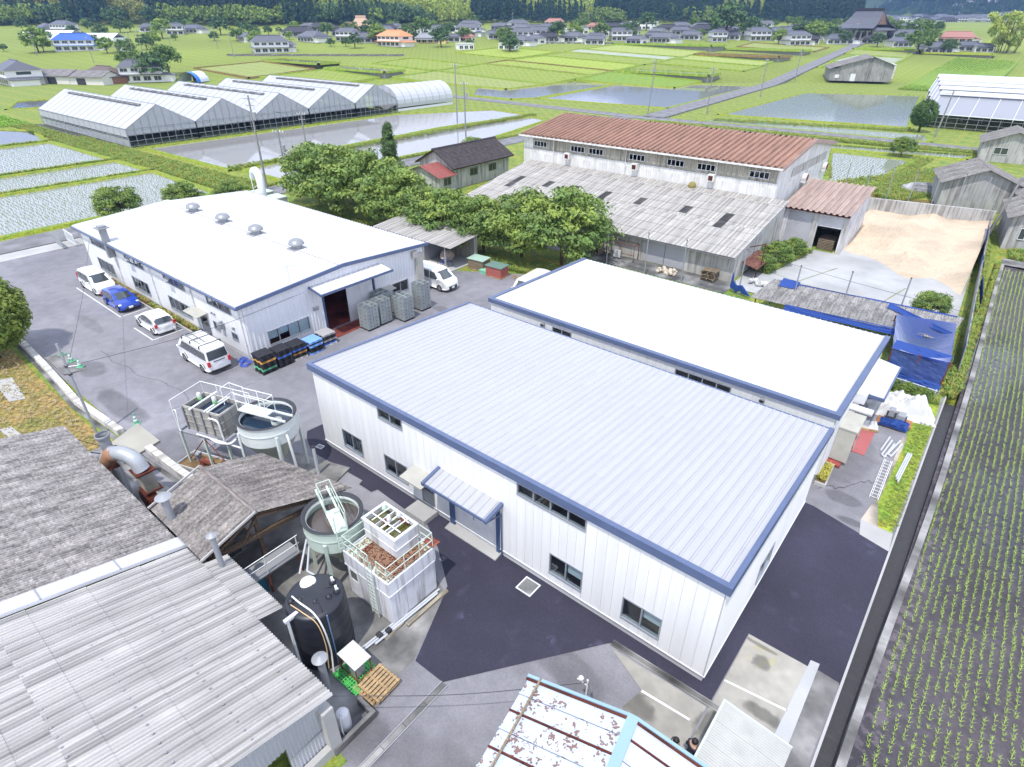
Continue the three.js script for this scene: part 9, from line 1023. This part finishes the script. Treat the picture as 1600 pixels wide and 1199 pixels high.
  const gd = mesh('gravel_heap', (() => { const k = new THREE.SphereGeometry(1, 24, 10, 0, 6.3, 0, 1.57), p = k.attributes.position; for (let i = 0; i < p.count; i++) { const f = 1 + 0.25 * (fbm(p.getX(i) * 3 + 9, p.getZ(i) * 3 + 9, 64, 7, 3) - 0.5); p.setXYZ(i, p.getX(i) * 3.4 * f, p.getY(i) * 1.2 * f, p.getZ(i) * 2.4 * f); } k.computeVertexNormals(); return uvm(k); })(), mk([0.42, 0.42, 0.42], 0.95, { map: T.blotch })); gd.position.set(-6.5, 0, -92); tag(gd, 'small heap of grey gravel on the grassy plot', 'gravel', null, 'stuff');
  struct('dirt_track', flat([[-20, -81.5], [3, -86.5], [3, -88], [-20, -83.5]], 0.02), M.bankDry);
  const vw = mesh('village_wall', (() => { const l = []; for (const [b0, b1, d, h] of [[-0.42, -0.16, 352, 0.9], [0.02, 0.22, 418, 0.8]]) for (let i = 0; i < 8; i++) { const p = xz((b0 + (b1 - b0) * i / 8) * d, d), q = xz((b0 + (b1 - b0) * (i + 1) / 8) * d, d), y = gy(...p), y2 = gy(...q); l.push(hexa([[p[0], y - 1.5, p[1] + 0.3], [q[0], y2 - 1.5, q[1] + 0.3], [q[0], y2 - 1.5, q[1] - 0.3], [p[0], y - 1.5, p[1] - 0.3], [p[0], y + h, p[1] + 0.3], [q[0], y2 + h, q[1] + 0.3], [q[0], y2 + h, q[1] - 0.3], [p[0], y + h, p[1] - 0.3]])); } return merge(l); })(), M.conc); tag(vw, 'long grey retaining wall below the village houses', 'wall');
}
// ---------- village trees, bamboo, forest ----------
{
  const V1 = [0, 1, 2, 3].map(k => leafCloud(crownClumps(3.4, 3, 3.4, 1.5, 46, 800 + k, 1.15), 34, 0.42, 810 + k, k < 2 ? DARK : k === 2 ? [[0.09, 0.16, 0.03], [0.11, 0.18, 0.035]] : GREEN)), tk = trunkGeo(3, 0.25, 3, 830, 1.6);
  const L = ['dark evergreen tree standing among the far village houses', 'rounded dark tree in a far village garden', 'mid green garden tree between far farmhouses', 'light green leafy tree at the far village edge'];
  const S = [[-489,-131],[-447,-137],[-416,-164],[-457,-188],[-308,-106],[-287,-112],[-425,-107],[-421,-134],[-276,-101],[-487,-163],[-453,-226],[-363,-267],[-346,-269],[-280,-266],[-342,-298],[-332,-328],[-335,-304],[-344,-367],[-328,-259],[-254,-345],[-251,-361],[-232,-363],[-221,-373],[-218,-376],[-248,-451],[-167,-445],[-135,-409],[-127,-451],[-113,-440],[-104,-435],[-75,-495],[-47,-414],[-124,-467],[-137,-456],[-90,-496],[-85,-430],[-60,-405]];
  const put = (x, z, s, k) => { const t = thing('village_tree', L[k], 'tree', [x, gy(x, z) - 0.2, z], rnd() * 6, L[k]); mesh('trunk', tk, M.bark, t); mesh('crown', V1[k], M.leafSolid, t); t.scale.setScalar(s); };
  for (const [x, z] of S) put(x, z, R(0.9, 1.7), Math.floor(rnd() * 4)); for (let i = 0; i < 130; i++) { const b = R(-0.85, 0.62), d = R(b < -0.4 ? 300 : b < 0 ? 360 : 415, 690), [x, z] = xz(b * d, d); put(x, z, R(0.5, 1.15), Math.floor(rnd() * 3.4)); }
  { const x = -175, z = -424; put(x, z, 2.7, 0); }
  // bamboo clump on the right
  { const cl = [], r = mulberry(871); for (let i = 0; i < 70; i++) { const a = r() * 6.28, q = Math.sqrt(r()) * 9, y = 4 + r() * 14; cl.push([Math.cos(a) * q * (0.5 + y / 20), y, Math.sin(a) * q * (0.5 + y / 20), 1.7, 1.6, 1.7]); } const t = thing('bamboo_grove', 'tall feathery yellow green bamboo clump behind the farmhouses', 'bamboo', [-25, gy(-25, -440), -440]); mesh('crown', leafCloud(cl, 110, 0.55, 872, BAMB, 0.2), M.leafSolid, t); const st = []; for (let i = 0; i < 26; i++) { const a = r() * 6.28, q = Math.sqrt(r()) * 6; st.push(bar([Math.cos(a) * q, 0, Math.sin(a) * q], [Math.cos(a) * q * 1.5, 15, Math.sin(a) * q * 1.5], 0.12, 5, 0.05)); } mesh('trunk', st, M.bark, t); }
  // forest on the hills: a wood that reads as one mass
  const cedar = k => { const r = mulberry(900 + k), cl = []; for (let i = 0; i < 34; i++) { const y = i / 34, w = 2.6 * (1 - y) ** 0.8 + 0.15, a = r() * 6.28; cl.push([Math.cos(a) * w * 0.65, 3.5 + y * 15, Math.sin(a) * w * 0.65, 0.4 + w * 0.4, 0.9, 0.4 + w * 0.4]); } return leafCloud(cl, 12, 0.75, 910 + k, CEDAR, 0.1); };
  const broad = k => leafCloud(crownClumps(4.6, 4.2, 4.6, 2.5, 26, 920 + k, 1.7), 18, 0.8, 930 + k, k ? GREEN.map(c => c.map(v => v * 0.8)) : DARK, 0.5), bam = k => { const r = mulberry(940 + k), cl = []; for (let i = 0; i < 16; i++) { const y = 5 + r() * 10; cl.push([(r() - 0.5) * 4, y, (r() - 0.5) * 4, 1.5, 1.9, 1.5]); } return leafCloud(cl, 24, 0.7, 950 + k, k ? YEL : BAMB, 0.2); };
  const G = { c: [cedar(0), cedar(1)], b: [broad(0), broad(1)], m: [bam(0), bam(1)] }, B = { c0: [], c1: [], b0: [], b1: [], m0: [], m1: [] };
  const zone = (b, d, n) => { // bearings of the bamboo groves and cedar stands as seen from the valley
    const bm = (b > -0.80 && b < -0.62 && d > 615) || (b > -0.57 && b < -0.52) || (b > -0.3 && b < -0.06 && d > 640) || (b > 0.0 && b < 0.12 && d > 740) || (b > 0.3 && b < 0.36 && d > 790) || (b > 0.5 && b < 0.54); if (bm && n > 0.36) return b < -0.5 ? 'm1' : 'm0'; const ce = (b > -0.64 && b < -0.58) || (b > -0.46 && b < -0.28) || (b > -0.06 && b < 0.5); if (ce) return n > 0.63 ? 'b1' : n > 0.5 ? 'c1' : 'c0'; return n > 0.55 ? 'b1' : n > 0.47 ? 'c0' : 'b0'; };
  const rr = mulberry(990); for (let l = -880; l < 480; l += 5.8) for (let d = 560; d < 960; d += 6.4) { const a = l + (rr() - 0.5) * 5, e = d + (rr() - 0.5) * 5; if (hillOnly(a, e) < 1.2 || Math.abs(a / e) > 0.95) continue; const [x, z] = xz(a, e), n = fbm(a / 45 + 30, e / 45 + 30, 256, 991, 3), k = zone(a / e, e, n), s = 0.8 + 0.45 * rr(); B[k].push([x, terr(a, e) - 0.5, z, s, rr() * 6.28, s * (0.85 + 0.4 * rr())]); }
  for (let i = 0; i < 5200; i++) { const d = 1230 + rr() * 520, l = 840 + rr() * 640; if (l / d > 0.95) continue; if (hillOnly(l, d) < 4) continue; const [x, z] = xz(l, d), s = 0.7 + 0.4 * rr(); B[rr() < 0.6 ? 'c0' : 'b0'].push([x, terr(l, d) - 1, z, s, rr() * 6.28, s]); }
  for (let i = 0; i < 9000; i++) { const d = 3300 + rr() * 2200, l = d * (0.5 + rr() * 0.32); const h = hillOnly(l, d); if (h < 25) continue; const [x, z] = xz(l, d), s = 2.2 + 1.6 * rr(); B[rr() < 0.5 ? 'c0' : 'b0'].push([x, terr(l, d) - 4, z, s, rr() * 6.28, s * 0.9]); }
  const FL = { c: 'dark conifer stands covering the hillside behind the village', b: 'mixed broadleaf wood covering the hillside behind the village', m: 'pale yellow green bamboo groves on the hillside' };
  for (const k of Object.keys(B)) if (B[k].length) scatter('hill_forest', G[k[0]][+k[1]], M.leafSolid, B[k], FL[k[0]], 'forest');
}
// ---------- two people between the foreground sheds ----------
{
  const N = 44, field = (bones, ext, c) => { const mc = new MarchingCubes(N, mk([1, 1, 1]), false, false, 60000); mc.isolation = 0; for (let k = 0; k < N; k++) for (let j = 0; j < N; j++) for (let i = 0; i < N; i++) { const p = [c[0] + ((i - N / 2) / (N / 2)) * ext, c[1] + ((j - N / 2) / (N / 2)) * ext, c[2] + ((k - N / 2) / (N / 2)) * ext]; let s = 0; for (const [a, b, ra, rb] of bones) { const ab = [b[0] - a[0], b[1] - a[1], b[2] - a[2]], ap = [p[0] - a[0], p[1] - a[1], p[2] - a[2]], L = ab[0] ** 2 + ab[1] ** 2 + ab[2] ** 2 || 1e-9, t = Math.max(0, Math.min(1, (ap[0] * ab[0] + ap[1] * ab[1] + ap[2] * ab[2]) / L)), dd = Math.hypot(ap[0] - ab[0] * t, ap[1] - ab[1] * t, ap[2] - ab[2] * t) - (ra + (rb - ra) * t); s += Math.exp(-dd * 34); } mc.field[i + j * N + k * N * N] = Math.log(s) / 34; } mc.update(); const n = mc.count ?? mc.geometry.drawRange.count; const g = new THREE.BufferGeometry(), P = new Float32Array(n * 3); for (let i = 0; i < n; i++) for (let q = 0; q < 3; q++) P[i * 3 + q] = mc.positionArray[i * 3 + q] * ext + c[q]; g.setAttribute('position', new THREE.BufferAttribute(P, 3)); g.computeVertexNormals(); return uvm(g); };
  const person = (label, x, z, turn, shirt) => {
    const t = thing('person', label, 'person', [x, 0.05, z], turn), s = 1.0;
    const bones = [[[0, 0.95, 0], [0, 1.38, 0], 0.14, 0.15], [[-0.16, 1.38, 0], [0.16, 1.38, 0], 0.075, 0.075], [[0, 1.4, 0], [0, 1.52, 0.01], 0.06, 0.055], [[0, 1.6, 0.02], [0, 1.66, 0.01], 0.088, 0.09], [[0, 1.585, 0.075], [0, 1.56, 0.06], 0.035, 0.04]]; for (const d of [-1, 1]) { bones.push([[d * 0.2, 1.37, 0], [d * 0.27, 1.1, 0.0], 0.055, 0.045], [[d * 0.27, 1.1, 0], [d * 0.24, 0.88, 0.12], 0.042, 0.034], [[d * 0.24, 0.88, 0.12], [d * 0.235, 0.8, 0.15], 0.03, 0.03], [[d * 0.09, 0.93, 0], [d * 0.11, 0.5, 0.01], 0.095, 0.065], [[d * 0.11, 0.5, 0.01], [d * 0.11, 0.08, -0.01], 0.06, 0.042], [[d * 0.11, 0.05, -0.02], [d * 0.12, 0.04, 0.17], 0.045, 0.038]); for (let f = 0; f < 4; f++) bones.push([[d * (0.225 + f * 0.008), 0.8, 0.145 + f * 0.012], [d * (0.225 + f * 0.008), 0.72, 0.15 + f * 0.014], 0.011, 0.009]); bones.push([[d * 0.21, 0.83, 0.15], [d * 0.195, 0.77, 0.18], 0.012, 0.01]); }
    const g = field(bones, 0.98, [0, 0.9, 0]); const cols = [], p = g.attributes.position; for (let i = 0; i < p.count; i++) { const y = p.getY(i), ax = Math.abs(p.getX(i)), c = y > 1.47 ? [0.5, 0.32, 0.24] : (y < 0.86 && ax > 0.19) ? [0.5, 0.32, 0.24] : y > 0.94 ? shirt : y > 0.1 ? [0.03, 0.035, 0.06] : [0.02, 0.02, 0.02]; cols.push(...c); } g.setAttribute('color', new THREE.Float32BufferAttribute(cols, 3)); mesh('body', g, mk([1, 1, 1], 0.8, { vertexColors: true }), t);
    mesh('hair', new THREE.SphereGeometry(0.108, 18, 12, 0, 6.3, 0, 1.75).rotateX(-0.35).translate(0, 1.665, 0.0), mk([0.015, 0.012, 0.012], 0.6), t); mesh('nose', new THREE.ConeGeometry(0.016, 0.04, 6).rotateX(0.5).translate(0, 1.615, 0.115), mk([0.5, 0.32, 0.24], 0.7), t); for (const d of [-1, 1]) { mesh('eye', new THREE.SphereGeometry(0.012, 8, 6).translate(d * 0.034, 1.64, 0.1), M.dark, t); mesh('ear', new THREE.SphereGeometry(0.026, 8, 6).scale(0.4, 1, 0.7).translate(d * 0.1, 1.62, 0), mk([0.5, 0.32, 0.24], 0.7), t); } mesh('mouth', new THREE.BoxGeometry(0.045, 0.008, 0.01).translate(0, 1.575, 0.112), mk([0.35, 0.12, 0.1], 0.7), t);
  };
  person('person with short black hair and dark shirt beside the pale shed', 0.93, 3.2, 2.6, [0.03, 0.03, 0.05]); person('person with black hair standing behind the rusty blue roof', 0.45, 3.55, 2.2, [0.05, 0.05, 0.06]);
}
renderer.render(scene, camera);
